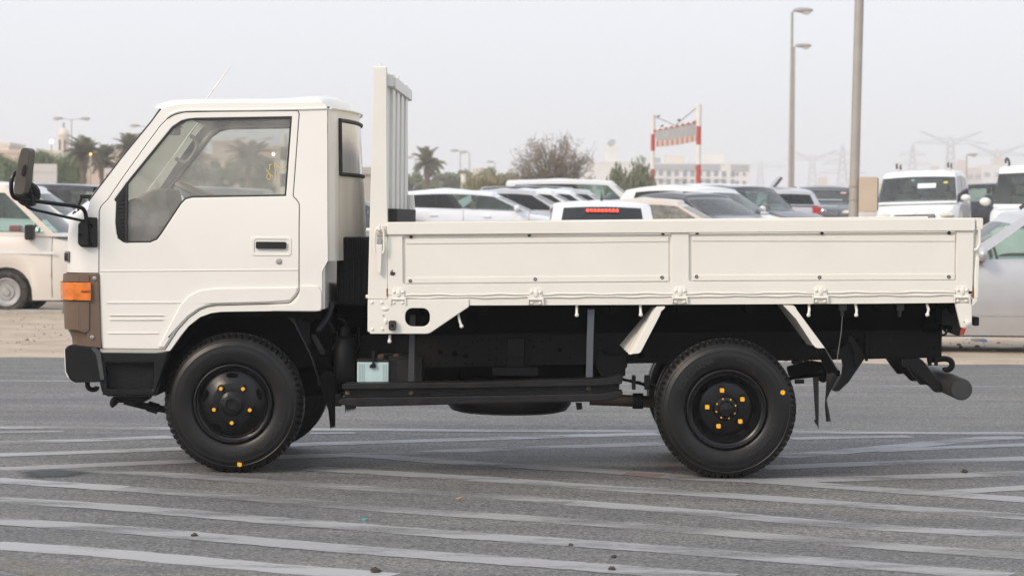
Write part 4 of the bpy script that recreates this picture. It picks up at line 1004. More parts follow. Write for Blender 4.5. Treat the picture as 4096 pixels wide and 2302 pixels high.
a_, b_ = p3(B1, 1862, 168, .02), p3(B1, 2172, 582, .02)
TM().grid([[a_.lerp(b_, i / 8) + Vector((-.05 * j / 4 - .01, .4 * j / 4 + .01, 0)) for j in range(5)] for i in range(9)]).build('guard_sheet', M_bed)
TM().tube([p3(B2, 480, 582, .05), p3(B2, 608, 795, .08)], .0022, 5).build('flap_wire', M_steel)
TM().tube([p3(B2, 652, 255, .12), p3(B2, 640, 420, .12), p3(B2, 590, 760, .12)], .0016, 5).build('hanging_wire', M_steel)
TM().prism([xz(B2, [(390, 590), (480, 588), (600, 780), (618, 800), (620, 850), (540, 830), (500, 820)], .2)], .14, .20).build('flap_bracket', M_deep, bevel=.004)
TM().prism([xz(B2, [(366, 860), (420, 862), (421, 1180), (418, 1360), (408, 1330), (385, 1300), (378, 1275), (392, 1270)], .25)], .24, .262).build('mud_flap', M_plast)
G = []
for (xa, xb, y, Y) in ((500, 622, 820, .16), (497, 618, 860, .15), (493, 575, 930, .16), (490, 530, 1010, .17), (484, 500, 1080, .17), (480, 510, 1130, .16), (484, 520, 1180, .15), (494, 540, 1290, .16)):
    G.append([p3(B2, xa, y, Y), p3(B2, (xa + xb) / 2, y, Y - .03), p3(B2, xb, y, Y)])
TM().grid(G).build('loose_flap', M_plast, smooth=60)
# ---- rear under-run bar, hook, lamp
c = p3(B2, 1800, 979, .06)
bar = TM().lathe([(.001, -.004), (.055, -.003), (.0605, .006), (.0605, 1.6), (.055, 1.609), (.001, 1.61)], (c.x, .06, c.z), (0, 1, 0), 40).build('under_run_bar', mat('bar black', (.026, .026, .027), .5, var=.2, vscale=12, bump=.2, bscale=90), smooth=40)
for yy in (.36, 1.3):
    TM().prism([xz(B2, [(1228, 682), (1390, 678), (1420, 700), (1612, 945), (1600, 1006), (1535, 1005), (1475, 940), (1280, 762), (1228, 760)], .40)], yy, yy + .06).build('bar_bracket', M_blk, bevel=.008)
    TM().prism([xz(B2, [(1282, 762), (1400, 700), (1480, 935), (1410, 938), (1340, 845)], .40)], yy + .06, yy + .12).build('bar_gusset', M_blk)
P = smooth_line([p3(B2, x, y, .47) for x, y in ((1470, 700), (1560, 692), (1640, 685), (1690, 700), (1710, 735), (1700, 770), (1670, 790), (1640, 788), (1630, 768))], 5)
TM().tube(P, [.017] * (len(P) - 12) + [.017 - .0006 * i for i in range(12)], 10).build('tow_hook', M_blk)
for x in (1495, 1555):
    a = p3(B2, x, 690, .45); TM().tube([a + Vector((0, 0, .01)), a + Vector((0, 0, -.035))], .011, 8).build('hook_bolt', M_blk)
TM().prism([xz(B2, [(1590, 210), (1745, 165), (1795, 385), (1785, 450), (1745, 458), (1700, 440), (1690, 410), (1700, 370), (1592, 355)], .2)], .14, .34).build('lamp_bracket', M_blk, bevel=.01)
TM().prism([xz(B2, [(1500, 200), (1600, 185), (1600, 350), (1570, 430), (1430, 430), (1440, 340)], .46)], .42, .5).build('rear_gusset', M_deep)
TM().prism([xz(B2, [(1790, 388), (1838, 386), (1818, 450), (1776, 452)], .15)], .12, .40).build('tail_lamp', M_redl, bevel=.004)
TM().tube(smooth_line([p3(B2, x, y, .3) for x, y in ((1610, 365), (1635, 410), (1655, 430), (1640, 450), (1612, 460))], 5), .007, 6).build('lamp_cable', M_blk)
TM().prism([rrect(*(lambda a, b: (a.x, b.x, b.z, a.z))(p3(B2, 1903, 278, .25), p3(B2, 1955, 364, .25)), .008)], .2, .34).build('rubber_buffer', M_plast, bevel=.01)
wb = TM().prism([xz(B2, [(1738, 150), (1900, 148), (1901, 380), (1795, 386)], .0)], -.004, .03).build('corner_bracket', M_bed, bevel=.004)
c = p3(B2, 1858, 338, 0); TM().lathe([(.018, 0), (.018, -.006), (.011, -.007), (.011, -.018), (.001, -.02)], (c.x, -.004, c.z), n=10).build('bracket_bolt', M_bed, wb)
c = p3(B2, 1826, 332, 0); TM().lathe([(.0045, -.0015), (.0005, -.0015)], (c.x, -.004, c.z), n=8).build('bolt_hole', M_deep, wb, smooth=0)

# ---- bed
rail = TM().prism([xz(A7, [(785, 100), (785, 234), (B7, 762, 431), (B7, 771, 420), (B7, 771, 333)], 0)], -.014, .055).build('side_rail', M_bed, bevel=.007, seg=3)
g_top = [(785, 230), (B7, 763, 427)]
gate_o = xz(A7, [(788, 232), (792, 868), (B7, 752, 897), (B7, 763, 427)], 0)
h1 = xz(B8, [(305, 186), (308, 535), (316, 545), (2350, 530), (2358, 522), (2358, 165), (2350, 158), (315, 176)], 0)
h2 = xz(B8, [(2490, 162), (2492, 515), (2500, 525), (B7, 622, 812), (B7, 628, 804), (B7, 630, 440), (B7, 624, 434), (2500, 155)], 0)
gate = TM().prism([gate_o, h1, h2], .0, .016).build('side_gate', M_bed, bevel=.006, seg=3)
TM().prism([offset_poly(gate_o, -.008)], .0155, .034).build('gate_backing', M_bed, gate)
# insert panels, each with a top ledge and a lower ledge
def insert(pts):
    return TM().prism([xz(B8, pts, 0)], .009, .0155)
i1 = insert([(328, 200), (329, 540), (2338, 524), (2338, 181)]).build('insert_panel', M_bed, gate, bevel=.002)
i2 = insert([(2512, 181), (2514, 520), (B7, 617, 809), (B7, 622, 462)]).build('insert_panel', M_bed, gate, bevel=.002)
TM().prism([xz(B8, [(328, 202), (328, 240), (2336, 222), (2336, 184)], 0)], .0045, .010).build('panel_ledge', M_bed, i1, bevel=.003)
TM().prism([xz(B8, [(329, 496), (329, 540), (2338, 523), (2338, 479)], 0)], .0045, .010).build('panel_ledge', M_bed, i1, bevel=.003)
TM().prism([xz(B8, [(2513, 184), (2513, 218), (B7, 621, 512), (B7, 621, 466)], 0)], .0045, .010).build('panel_ledge', M_bed, i2, bevel=.003)
TM().prism([xz(B8, [(2514, 476), (2514, 519), (B7, 617, 808), (B7, 619, 760)], 0)], .0045, .010).build('panel_ledge', M_bed, i2, bevel=.003)
for Z, x, y in ((B8, 370, 184), (B8, 1273, 171), (B8, 2293, 160), (B8, 2555, 155), (B8, 364, 521), (B8, 1318, 507), (B8, 2286, 494), (B8, 2550, 488), (FD, 2068, 586), (FD, 2062, 697), (FD, 2388, 585.5), (FD, 2387, 696)):
    c = p3(Z, x, y, 0); TM().lathe([(.0095, .012), (.0095, .001), (.005, .0), (.0045, .005), (.0005, .005)], (c.x, 0, c.z), n=12).build('rivet', mat('dark rivet', (.06, .05, .045), .5, metal=.5), gate)
# chipped paint spot and rust streak
c = p3(A7, 843, 640, 0); K = 1 / 2.6329 / 733
TM().prism([[(c.x + dx * K, c.z - dy * K) for dx, dy in ((-30, 14), (-22, -6), (-26, -18), (-10, -22), (-12, -34), (2, -40), (0, -20), (18, -12), (32, -14), (26, 6), (32, 18), (20, 12), (16, 26), (2, 20), (-8, 28), (-14, 16))]], -.0012, .002).build('paint_chip', mat('chip black', (.03, .03, .032), .6), gate)
c = p3(A7, 786, 840, 0); TM().prism([[(c.x - .004, c.z + .02), (c.x + .004, c.z + .022), (c.x + .003, c.z - .02), (c.x - .003, c.z - .024)]], -.002, .004).build('rust_streak', M_rust, gate)
# seam beads and bed sill
for yy, r in ((866, .0045), (895, .0045)):
    y2 = {866: 901, 895: 925}[yy]
    P = []
    a, b = p3(A7, 960, yy, 0), p3(B7, 620, y2, 0)
    n_ = 90
    for i in range(n_ + 1):
        p = a.lerp(b, i / n_); P.append(Vector((p.x, -.0005, p.z + .0022 * math.sin(i * .55 + yy) + .0016 * math.sin(i * 1.3))))
    TM().tube(P, r, 6).build('seam_bead', M_bed, gate)
sill = TM().prism([xz(A7, [(790, 860), (790, 975), (1650, 976), (B8, 1300, 706), (B7, 0, 992), (B7, 616, 986), (B7, 620, 890)], 0)], .004, .05).build('bed_sill', M_bed, bevel=.004)
# floor, far gate, tailgate
zf = p3(A7, 800, 862, 0).z
TM().prism([[(bedx0 - .02, zbed(bedx0) + .05), (bedx1, zbed(bedx1) + .05), (bedx1, zbed(bedx1) + .09), (bedx0 - .02, zbed(bedx0) + .09)]], .05, 1.70).build('bed_floor', M_woodk)
fg = TM().prism([gate_o], 1.70, 1.735).build('side_gate', M_bed, bevel=.006)
TM().prism([[(x, z + .012 * (x - bedx0) / (bedx1 - bedx0)) for x, z in xz(A7, [(785, 100), (785, 234), (B7, 771, 431), (B7, 771, 333)], 0)]], 1.69, 1.754).build('side_rail', M_bed, bevel=.007)
ZTG = lambda pts: xz(B7, pts, .05)
tg = TM().prism([ZTG([(772, 430), (800, 428), (795, 900), (752, 900)])], .02, 1.72).build('tailgate', M_bed, bevel=.006)
TM().prism([ZTG([(771, 331), (815, 330), (823, 338), (823, 412), (812, 420), (772, 424)])], -.004, 1.745).build('tailgate_rail', M_bed, tg, bevel=.006)
TM().tube(smooth_line([p3(B7, x, y, .0) for x, y in ((785, 388), (800, 400), (807, 425), (808, 520), (800, 555), (785, 572), (768, 580))], 5), .008, 8).build('tailgate_latch', M_bed, tg)
TM().prism([xz(B7, [(778, 628), (806, 640), (806, 660), (796, 955), (765, 960), (768, 760)], .0)], -.004, .03).build('latch_bar', M_bed, tg, bevel=.008)
TM().prism([xz(B7, [(750, 955), (790, 950), (792, 970), (755, 1012), (748, 1012)], .0)], -.002, .03).build('latch_foot', M_bed, tg, bevel=.004)
TM().prism([xz(B7, [(748, 895), (760, 890), (758, 945), (750, 945)], .0)], -.003, .02).build('rust_patch', M_rust, tg)
# hinges
for cx, cy, Z in ((905, 880, A7), (1323, 640, B8), (2422, 630, B8), (2064, 741, FD), (2420, 740, FD)):
    s_ = {A7: 2.6329, B8: 1.9081, FD: .62891}[Z]
    c = p3(Z, cx, cy, 0); k = 1 / (2.6329 * 733)
    hx = lambda dx: c.x + dx * k
    hz = lambda dy: c.z - dy * k
    h_ = TM().prism([[(hx(-65), hz(-62)), (hx(-45), hz(-85)), (hx(45), hz(-85)), (hx(65), hz(-62)), (hx(68), hz(20)), (hx(-68), hz(20))]], -.008, .002).build('gate_hinge', M_bed, bevel=.003)
    TM().lathe([(.0088, hx(-82) - c.x), (.0088, hx(82) - c.x)], (c.x, -.006, hz(28)), (1, 0, 0), 12, capa=True, capb=True).build('hinge_pin', M_bed, h_)
    TM().prism([[(hx(-72), hz(35)), (hx(72), hz(35)), (hx(72), hz(90)), (hx(-72), hz(90))]], -.004, .006).build('hinge_leaf', mat('worn cream', (.58, .55, .49), .5, var=.08, vscale=30, dust=.5, dustcol=(.42, .34, .25)), h_, bevel=.002)
    TM().prism([[(hx(60), hz(5)), (hx(80), hz(5)), (hx(84), hz(92)), (hx(74), hz(92))]], -.014, .0).build('hinge_lug', M_bed, h_, bevel=.002)
    TM().prism([[(hx(-88), hz(5)), (hx(-70), hz(5)), (hx(-74), hz(92)), (hx(-84), hz(92))]], -.014, .0).build('hinge_lug', M_bed, h_, bevel=.002)
    TM().ell((c.x, -.008, hz(-30)), .014, .008, .026, 10, 6).build('hinge_boss', M_bed, h_)
    for dx in (-45, 45):
        for dy, yy in ((-45, -.008), (68, -.004)):
            TM().lathe([(.0085, 0), (.0085, -.004), (.005, -.007), (.0005, -.008)], (hx(dx), yy, hz(dy)), n=10).build('hinge_rivet', M_bed, h_)
# rope hooks under the sill
for pts in (((980, 846), (980, 858)), ((1152, 791), (1156, 806), (1161, 820)), ((1451, 768), (1451, 792)), ((1611, 768), (1612, 791)), ((2036, 768), (2036, 778), (2034, 792)), ((2153, 768), (2155, 780), (2154, 792)), ((2333, 768), (2336, 778), (2333, 791))):
    P = [p3(FD, x, y, .02) for x, y in pts]
    P[0] = P[0] + Vector((0, .02, .006))
    TM().tube(P, .0075, 8).ell(P[-1], .0115, .0115, .0115, 10, 8).build('rope_hook', M_bed)
# headboard
hb = empty('headboard', (bedx0 - .1 - TO.x, 0 - TO.y, zbed0)); hb.parent = truck
HS = Vector((bedx0 - .1, 0, zbed0)) - TO
class HM(TM):
    def build(self, name, m, parent=None, **k):
        ob = TM.build(self, name, m, parent or hb, **k)
        if parent is None: ob.location = -HS
        return ob
post = xz(A6, [(352, 120), (446, 120), (450, 900), (452, 1245), (A7, 787, 200), (A7, 790, 915), (A7, 582, 915), (318, 1440)], 0)
for y0, y1 in ((.0, .06), (1.68, 1.74)):
    HM().prism([post], y0, y1).build('headboard_post', M_bed, bevel=.006, seg=3)
xa, xb = post[0][0], post[1][0]
q = p3(A6, 400, 118, .03); HM().tube([q + Vector((0, 0, -.02)), q + Vector((0, 0, .016))], .006, 8).build('post_stud', M_bed)
HM().tube([p3(A6, 528, 260, 1.3) , p3(A6, 528, 186, 1.3)], .008, 8).build('post_stud', M_bed)
zt1, zb1 = p3(A6, 0, 262, .3).z, p3(A6, 0, 1145, .3).z
xm = (post[1][0] + post[3][0]) / 2
for k in range(9):
    y = .10 + k * .178
    HM().box(xm - .045, xm - .005 + (.018 if k % 2 else 0), y, y + .165, zb1 - .25, p3(A6, 0, 215, .9).z).build('headboard_slat', M_bed, bevel=.006)
HM().box(xm - .05, xm + .026, .06, 1.68, zt1 - .012, zt1 + .055).build('headboard_rail', M_bed, bevel=.005)
for (x0, x1_, ya, yb, Y, m_) in ((452, 512, 198, 266, .10, M_bed), (566, 627, 304, 366, 1.62, M_bed), (465, 527, 1150, 1222, .12, M_woodk), (585, 645, 1167, 1228, 1.60, M_woodk)):
    a, b = p3(A6, x0, ya, Y), p3(A6, x1_, yb, Y)
    HM().box(min(a.x, xm), b.x, Y, Y + .06, b.z, a.z).build('ladder_bracket', m_, bevel=.004)
a, b = p3(A6, 452, 1148, .2), p3(A6, 600, 1242, .2)
HM().box(xm - .03, xm + .055, .07, 1.67, b.z - .03, a.z).build('timber_rest', M_woodk, bevel=.004)
HM().tube([(xm + .03, 1.55, a.z + .0), (xm + .03, 1.55, a.z + .09)], [.03, .022], 10).build('weld_bump', M_bed)
# lower front bracket with its rounded hole
lb = xz(A7, [(582, 915), (1648, 908), (1648, 990), (1245, 1262), (1222, 1272), (1200, 1275), (606, 1275), (602, 1256), (580, 1250)], 0)
a, b = p3(A7, 978, 1002, 0), p3(A7, 1236, 1198, 0)
bk = TM().prism([lb, rrect(a.x, b.x, b.z, a.z, .042, 6)], -.006, .002).build('front_bracket', M_bed, bevel=.004)
for x, y in ((627, 945), (731, 945), (632, 1226), (737, 1226)):
    c = p3(A7, x, y, 0); TM().ell((c.x, -.006, c.z), .0095, .006, .0095, 10, 8).build('bracket_rivet', M_bed, bk)
for x, y, rx_, rz_ in ((768, 1012, .023, .012), (772, 1145, .010, .018)):
    c = p3(A7, x, y, 0); TM().ell((c.x, -.005, c.z), rx_, .007, rz_, 12, 8).build('bracket_boss', M_bed, bk)
c = p3(A7, 749, 1084, 0); TM().lathe([(.0055, -.0015), (.0005, -.001)], (c.x, -.006, c.z), n=10).build('bracket_hole', M_steel, bk, smooth=0)
c = p3(A7, 846, 1184, 0)
mk = TM().prism([rrect(c.x - .021, c.x + .021, c.z - .027, c.z + .027, .011)], -.034, -.005).build('side_marker', mat('marker black', (.03, .027, .022), .18, coat=.6), bevel=.008, seg=3)
TM().lathe([(.007, -.0355), (.0005, -.0355)], (c.x, 0, c.z), n=10).build('marker_hole', M_deep, mk, smooth=0)
# front latch
lt = TM().prism([xz(A7, [(672, 208), (735, 208), (735, 145), (782, 142), (785, 245), (672, 248)], 0)], -.008, .004).build('gate_latch', mat('worn latch', (.55, .51, .45), .5, var=.1, vscale=30, dust=.5, dustcol=(.40, .33, .25)), bevel=.002)
P = smooth_line([p3(A7, x, y, -.03) for x, y in ((663, 430), (654, 385), (656, 260), (665, 190), (690, 165), (722, 165), (745, 190), (752, 260), (752, 385), (740, 432))], 4)
TM().tube(P, .0055, 8).build('latch_loop', M_bed, lt)
TM().tube([p3(A7, 703, 140, -.03), p3(A7, 703, 175, -.035), p3(A7, 703, 190, -.01)], .009, 8).build('latch_hook', M_bed, lt)
TM().prism([xz(A7, [(672, 335), (735, 335), (722, 610), (714, 640), (700, 645), (690, 640), (682, 610)], -.02)], -.03, -.012).build('latch_lever', M_bed, lt, bevel=.006)
TM().prism([xz(A7, [(680, 262), (724, 262), (726, 335), (678, 335)], -.02)], -.026, -.004).build('latch_pivot', M_steel, lt, bevel=.003)
for x, y in ((590, 182), (584, 885)):
    c = p3(A7, x, y, .02); TM().lathe([(.011, 0), (.011, -.018), (.001, -.02)], (c.x + .006, .03, c.z), (1, 0, 0), 8).build('post_nut', M_bed)
# ================================================================== parked cars
M_tint = glass('tinted car glass', (.10, .10, .11), .03, (.3, .28, .26), 1.5)
M_clear = glass('clear car glass', (.62, .76, .72), .07, (.6, .6, .56), 1.5)
M_mist = glass('dusty car glass', (.50, .53, .50), .35, (.50, .48, .42), 1.5)
M_cabin = mat('cabin grey', (.07, .068, .066), .8)
M_seat = mat('seat beige', (.30, .265, .22), .8)
M_chrome = mat('chrome', (.75, .75, .76), .12, metal=1, var=.02)
M_lampg = mat('headlamp lens', (.62, .60, .52), .12, var=.2, vscale=18, coat=.7)
M_tail = mat('tail lamp', (.45, .02, .02), .2, var=.15, vscale=20, coat=.6)
M_ctyre = mat('car tyre', (.022, .021, .02), .75, var=.15, dust=.3)
M_crim = mat('car rim', (.42, .41, .40), .35, metal=.6, var=.1, vscale=15)
M_seam = mat('panel gap', (.03, .03, .03), .8)
def paint(name, c, rough=.26):
    return mat(name, c, rough, var=.02, vscale=3, spec=.5, coat=.6, dust=.08, dustcol=(.5, .45, .38))
P_white = paint('car white', (.74, .74, .73)); P_pearl = paint('car pearl', (.72, .75, .80)); P_silver = mat('car silver', (.50, .50, .51), .3, metal=.35, var=.02, coat=.5)
P_grey = mat('car grey', (.13, .135, .15), .3, metal=.3, var=.03, coat=.5); P_black = paint('car black', (.018, .019, .024)); P_beige = mat('car beige', (.62, .55, .48), .32, metal=.1, var=.02, coat=.4)
P_cream = paint('van cream', (.74, .68, .61), .4); P_red = paint('car red', (.38, .05, .04)); P_navy = paint('car navy', (.035, .04, .055)); P_dkgrey = mat('car dark grey', (.05, .052, .058), .3, metal=.3, coat=.5)

STY = {
 'hatch': dict(L=4.35, W=1.72, top=[(-2.17, .72), (-2.12, .95), (-1.9, 1.04), (.6, .98), (1.15, .93), (1.75, .80), (2.05, .66), (2.17, .55)], g=dict(f0=1.22, f1=.28, r1=-1.72, r0=-2.0, zb=(1.03, .93), arc=.10, wr=.80), pil=[.05, .46, .49, .84], wb=1.3),
 'sedan': dict(L=4.6, W=1.74, top=[(-2.3, .70), (-2.24, .92), (-1.7, .99), (.6, .95), (1.2, .92), (1.85, .80), (2.2, .66), (2.3, .55)], g=dict(f0=1.18, f1=.30, r1=-.85, r0=-1.62, zb=(.97, .92), arc=.07, wr=.78), pil=[.06, .44, .47, .86], wb=1.36),
 'mpv': dict(L=4.75, W=1.75, top=[(-2.37, .80), (-2.33, 1.0), (-2.2, 1.08), (.9, 1.02), (1.5, .98), (1.95, .84), (2.25, .70), (2.37, .58)], g=dict(f0=1.62, f1=.72, r1=-2.1, r0=-2.26, zb=(1.05, .98), arc=.07, wr=.84), pil=[.06, .36, .40, .68, .71, .94], wb=1.45),
 'suv': dict(L=4.6, W=1.8, top=[(-2.3, .86), (-2.26, 1.02), (-2.1, 1.10), (.5, 1.06), (.98, 1.04), (1.75, .98), (2.15, .84), (2.3, .66)], g=dict(f0=1.05, f1=.42, r1=-1.95, r0=-2.15, zb=(1.08, 1.04), arc=.05, wr=.84), pil=[.05, .40, .43, .72, .75, .95], wb=1.35),
 'van': dict(L=4.3, W=1.66, top=[(-2.15, .80), (-2.12, 1.0), (-2.05, 1.12), (1.0, 1.10), (1.72, 1.08), (1.95, 1.0), (2.1, .82), (2.15, .62)], g=dict(f0=1.78, f1=.95, r1=-2.0, r0=-2.08, zb=(1.11, 1.09), arc=.04, wr=.88), pil=[.05, .36, .39, .66, .69, .95], wb=1.05),
 'wagon': dict(L=4.7, W=1.74, top=[(-2.35, .74), (-2.3, .96), (-2.1, 1.02), (.6, .97), (1.15, .94), (1.85, .82), (2.22, .68), (2.35, .55)], g=dict(f0=1.18, f1=.32, r1=-1.95, r0=-2.2, zb=(1.0, .94), arc=.06, wr=.78), pil=[.06, .40, .43, .74, .77, .95], wb=1.37),
}
STY['mpvfront'] = dict(STY['mpv'], g=dict(STY['mpv']['g'], zb=(1.0, .90), f0=1.72, f1=.9), top=[(-2.37, .80), (-2.33, 1.0), (-2.2, 1.05), (.9, .98), (1.5, .92), (1.95, .84), (2.25, .70), (2.37, .58)])
STY['squareback'] = dict(STY['hatch'], g=dict(STY['hatch']['g'], arc=.02, r1=-1.85, wr=.84), tw=1)
def lerp_tab(T, x):
    if x <= T[0][0]: return T[0][1]
    for (a, b), (c, d) in zip(T, T[1:]):
        if a <= x <= c:
            t = (x - a) / (c - a); return b + (d - b) * t
    return T[-1][1]
def car(name, label, style, H, paintm, loc, heading, g_front=None, g_side=None, cat='car', wheels=True, seats=True, rails=False, rack=False, trim=True, tail=True, group='cars parked on the sand lot', seamed=False, rear_dark=False, rimdark=False, wbx=None, mirrors=True):
    S = STY[style]; L_, W_, T, G = S['L'], S['W'], S['top'], S['g']
    k = H / {'hatch': 1.53, 'sedan': 1.45, 'mpv': 1.68, 'suv': 1.78, 'van': 1.9, 'wagon': 1.5, 'squareback': 1.53, 'mpvfront': 1.68}[style]
    T = [(x, z * (1 + (k - 1) * .6)) for x, z in T]; zk = 1 + (k - 1) * .6
    root = empty(name, loc, heading); tag(root, label, cat, group)
    hw = W_ / 2; wbx = wbx or S['wb']; ra = .36; clear = .20
    us = sorted(set([math.sin(i / 22 * math.pi / 2) for i in range(-22, 23)] + [(s * wbx + d) / (L_ / 2) for s in (1, -1) for d in (-.37, -.355, -.32, -.26, -.18, -.09, 0, .09, .18, .26, .32, .355, .37)]))
    rows = [0, .12, .3, .5, .68, .82, .92, .97, 1.0]
    def bot(x):
        b = clear + .10 * max(0, abs(x) / (L_ / 2) - .86) / .14
        for s in (1, -1):
            d = abs(x - s * wbx)
            if d < ra: b = max(b, .31 + math.sqrt(ra * ra - d * d))
        return b
    def wid(u, r, z):
        pw = (1 - abs(u) ** 7) ** (1 / 5.5) if abs(u) < 1 else 0
        return hw * pw * (1 - .07 * max(0, .35 - r) / .35 - .02 * r - .05 * max(0, r - .85) / .15) * (1 + .012 * math.sin(r * math.pi))
    G_ = []
    for u in us:
        x = u * L_ / 2; zb_, zt_ = bot(x), lerp_tab(T, x); zb_ = min(zb_, zt_ - .05)
        left = [(x, wid(u, r, 0), zb_ + (zt_ - zb_) * r) for r in rows]
        yt = left[-1][1]
        top = [(x, yt * q, zt_ + .035 * (1 - q * q) * (yt / hw)) for q in (.9, .6, .2, -.2, -.6, -.9)]
        G_.append(left + top + [(p[0], -p[1], p[2]) for p in reversed(left)])
    body = MB().grid(G_).build('body', paintm, root, smooth=50)
    MB().box(-L_ / 2 * .9, L_ / 2 * .9, -hw * .82, hw * .82, clear - .02, .62).build('underbody', M_cabin, root)
    # greenhouse
    zr = H
    nf, ns_ = 10, 30
    ts = [0, .07, .3, .55, .8, .9] if 'tw' not in S else [0, .07, .3, .6, .93, .97]
    def zside(s): return G['zb'][1] * zk + (G['zb'][0] - G['zb'][1]) * zk * s
    def ztop(s):
        return zr - .05 - G['arc'] * ((s - .42) / .58) ** 2 * (1 if s > .42 else 1.25)
    def ring(t):
        f = G['f0'] + (G['f1'] - G['f0']) * t; r = G['r0'] + (G['r1'] - G['r0']) * t
        y = hw * (.945 + (G['wr'] - .945) * t ** 1.25)
        o = []
        for i in range(nf):      # windscreen, right to left
            q = -1 + 2 * i / nf; s = 0
            o.append((f + .16 * (1 - q * q) * (1 - .55 * t), y * q, zside(0) + (ztop(0) - zside(0)) * t + .03 * t * (1 - q * q), 'f', i))
        for i in range(ns_):
            s = i / ns_
            o.append((f + (r - f) * s, y * (1 - .02 * (2 * s - 1) ** 2), zside(s) + (ztop(s) - zside(s)) * t, 'l', i))
        for i in range(nf):
            q = 1 - 2 * i / nf
            o.append((r - .08 * (1 - q * q), y * q * .98, zside(1) + (ztop(1) - zside(1)) * t + .03 * t * (1 - q * q), 'r', i))
        for i in range(ns_):
            s = 1 - i / ns_
            o.append((f + (r - f) * s, -y * (1 - .02 * (2 * s - 1) ** 2), zside(s) + (ztop(s) - zside(s)) * t, 's', i))
        return o
    R = [ring(t) for t in ts]; n = len(R[0])
    # roof rings, closing towards the middle
    base = R[-1]; cx = (G['f1'] + G['r1']) / 2
    for sc_, dz in ((.985, .030), (.955, .047), (.90, .058), (.7, .074), (.4, .088), (.0, .095)):
        R.append([(cx + (p[0] - cx) * (1 - (1 - sc_) * .55 if sc_ > .8 else sc_ * 1.0 + .0), p[1] * sc_, p[2] + dz, p[3], p[4]) for p in base])
    pil = S['pil']
    def is_win(ti, j):
        if ti < 1 or ti > 3: return None
        kind, i = R[0][j][3], R[0][j][4]
        if kind == 'f': return 'windscreen' if 0 < i < nf - 1 or True else None
        if kind == 'r': return 'rear_window' if 1 <= i < nf - 1 else None
        s = (i + .5) / ns_ if kind == 'l' else 1 - (i + .5) / ns_
        for a in range(0, len(pil), 2):
            if pil[a] < s < pil[a + 1]: return ('left_window' if kind == 'l' else 'right_window') + str(a // 2)
        return None
    vs = [p[:3] for r in R for p in r]; groups = {}
    for ti in range(len(R) - 1):
        for j in range(n):
            q = (ti * n + j, ti * n + (j + 1) % n, (ti + 1) * n + (j + 1) % n, (ti + 1) * n + j)
            w_ = is_win(ti, j)
            if w_ is None and 1 <= ti <= 3 and R[0][j][3] in 'ls' and trim:
                s = (R[0][j][4] + .5) / ns_; s = s if R[0][j][3] == 'l' else 1 - s
                if pil[1] - .01 < s < pil[-2] + .01: w_ = 'pillar' + R[0][j][3] + str(sum(s > q for q in pil[::2]))
            groups.setdefault(w_ or 'roof', []).append(q)
    gs, gf = g_side or M_tint, g_front or M_clear
    for w_, f in groups.items():
        m_ = MB(); used = sorted({i for q in f for i in q}); mp = {u_: i for i, u_ in enumerate(used)}
        m_.add([vs[i] for i in used], [tuple(mp[i] for i in q) for q in f])
        if w_ == 'roof': m_.build('roof', paintm, root, smooth=50)
        elif w_.startswith('pillar'): m_.build('pillar', M_seam, root, smooth=50)
        else:
            nm = 'windscreen' if w_ == 'windscreen' else ('rear_window' if w_ == 'rear_window' else 'side_window')
            mm = gf if nm == 'windscreen' else (M_tint if nm == 'rear_window' else (gf if w_[-1] == '0' and g_side is None else gs))
            m_.build(nm, mm, root, smooth=60)
    # dark cabin floor at the belt, seats, wheel
    MB().box(G['r0'] + .1, G['f0'] - .02, -hw * .86, hw * .86, .5, min(zside(0), zside(1)) + .035).build('cabin', M_cabin, root)
    if seats:
        for sx in ((G['f0'] + G['r0']) / 2 + .35, (G['f0'] + G['r0']) / 2 - .55):
            for sy in (-.36, .36):
                z0_ = zside(.5)
                b_ = MB().box(sx - .09, sx + .06, sy - .24, sy + .24, z0_ - .2, z0_ + .2).build('seat', M_seat, root, bevel=.05, seg=3)
                MB().box(sx - .07, sx + .02, sy - .12, sy + .12, z0_ + .22, z0_ + .38).build('headrest', M_seat, b_, bevel=.035, seg=3)
        c = Vector((G['f0'] - .55, .36, zside(0) + .08))
        MB().tube([c + Vector((.05 * math.cos(a), .18 * math.sin(a), .18 * math.cos(a))) for a in [i * math.pi / 10 for i in range(20)]], .015, 6, closed=True).build('steering_wheel', M_cabin, root)
    # lamps, grille, mirrors
    zl = lerp_tab(T, L_ / 2 * .93)
    for sy in (-1, 1):
        MB().ell((L_ / 2 * .915, sy * hw * .72, zl - .075), .20, .19, .075, 14, 10).build('headlamp', M_lampg, root)
        if tail: MB().box(-L_ / 2 * .985, -L_ / 2 * .90, sy * hw * .78 - .12, sy * hw * .78 + .12, .72 * zk, 1.0 * zk).build('tail_lamp', M_tail, root, bevel=.03)
        if not mirrors: continue
        mx_ = MB().ell((G['f0'] - .32, sy * (hw + .10), zside(0) + .10), .07, .105, .075, 12, 8).build('door_mirror', paintm, root)
        MB().box(G['f0'] - .36, G['f0'] - .28, sy * (hw - .03) - .03, sy * (hw + .02) + .03, zside(0) + .02, zside(0) + .06).build('mirror_foot', M_cabin, mx_)
    gr = MB().box(L_ / 2 - .03, L_ / 2 + .012, -.42, .42, zl - .16, zl - .04).build('grille', M_cabin, root, bevel=.02)
    for q in range(5): MB().box(L_ / 2 - .02, L_ / 2 + .018, -.40, .40, zl - .15 + q * .022, zl - .142 + q * .022).build('grille_bar', M_chrome, gr)
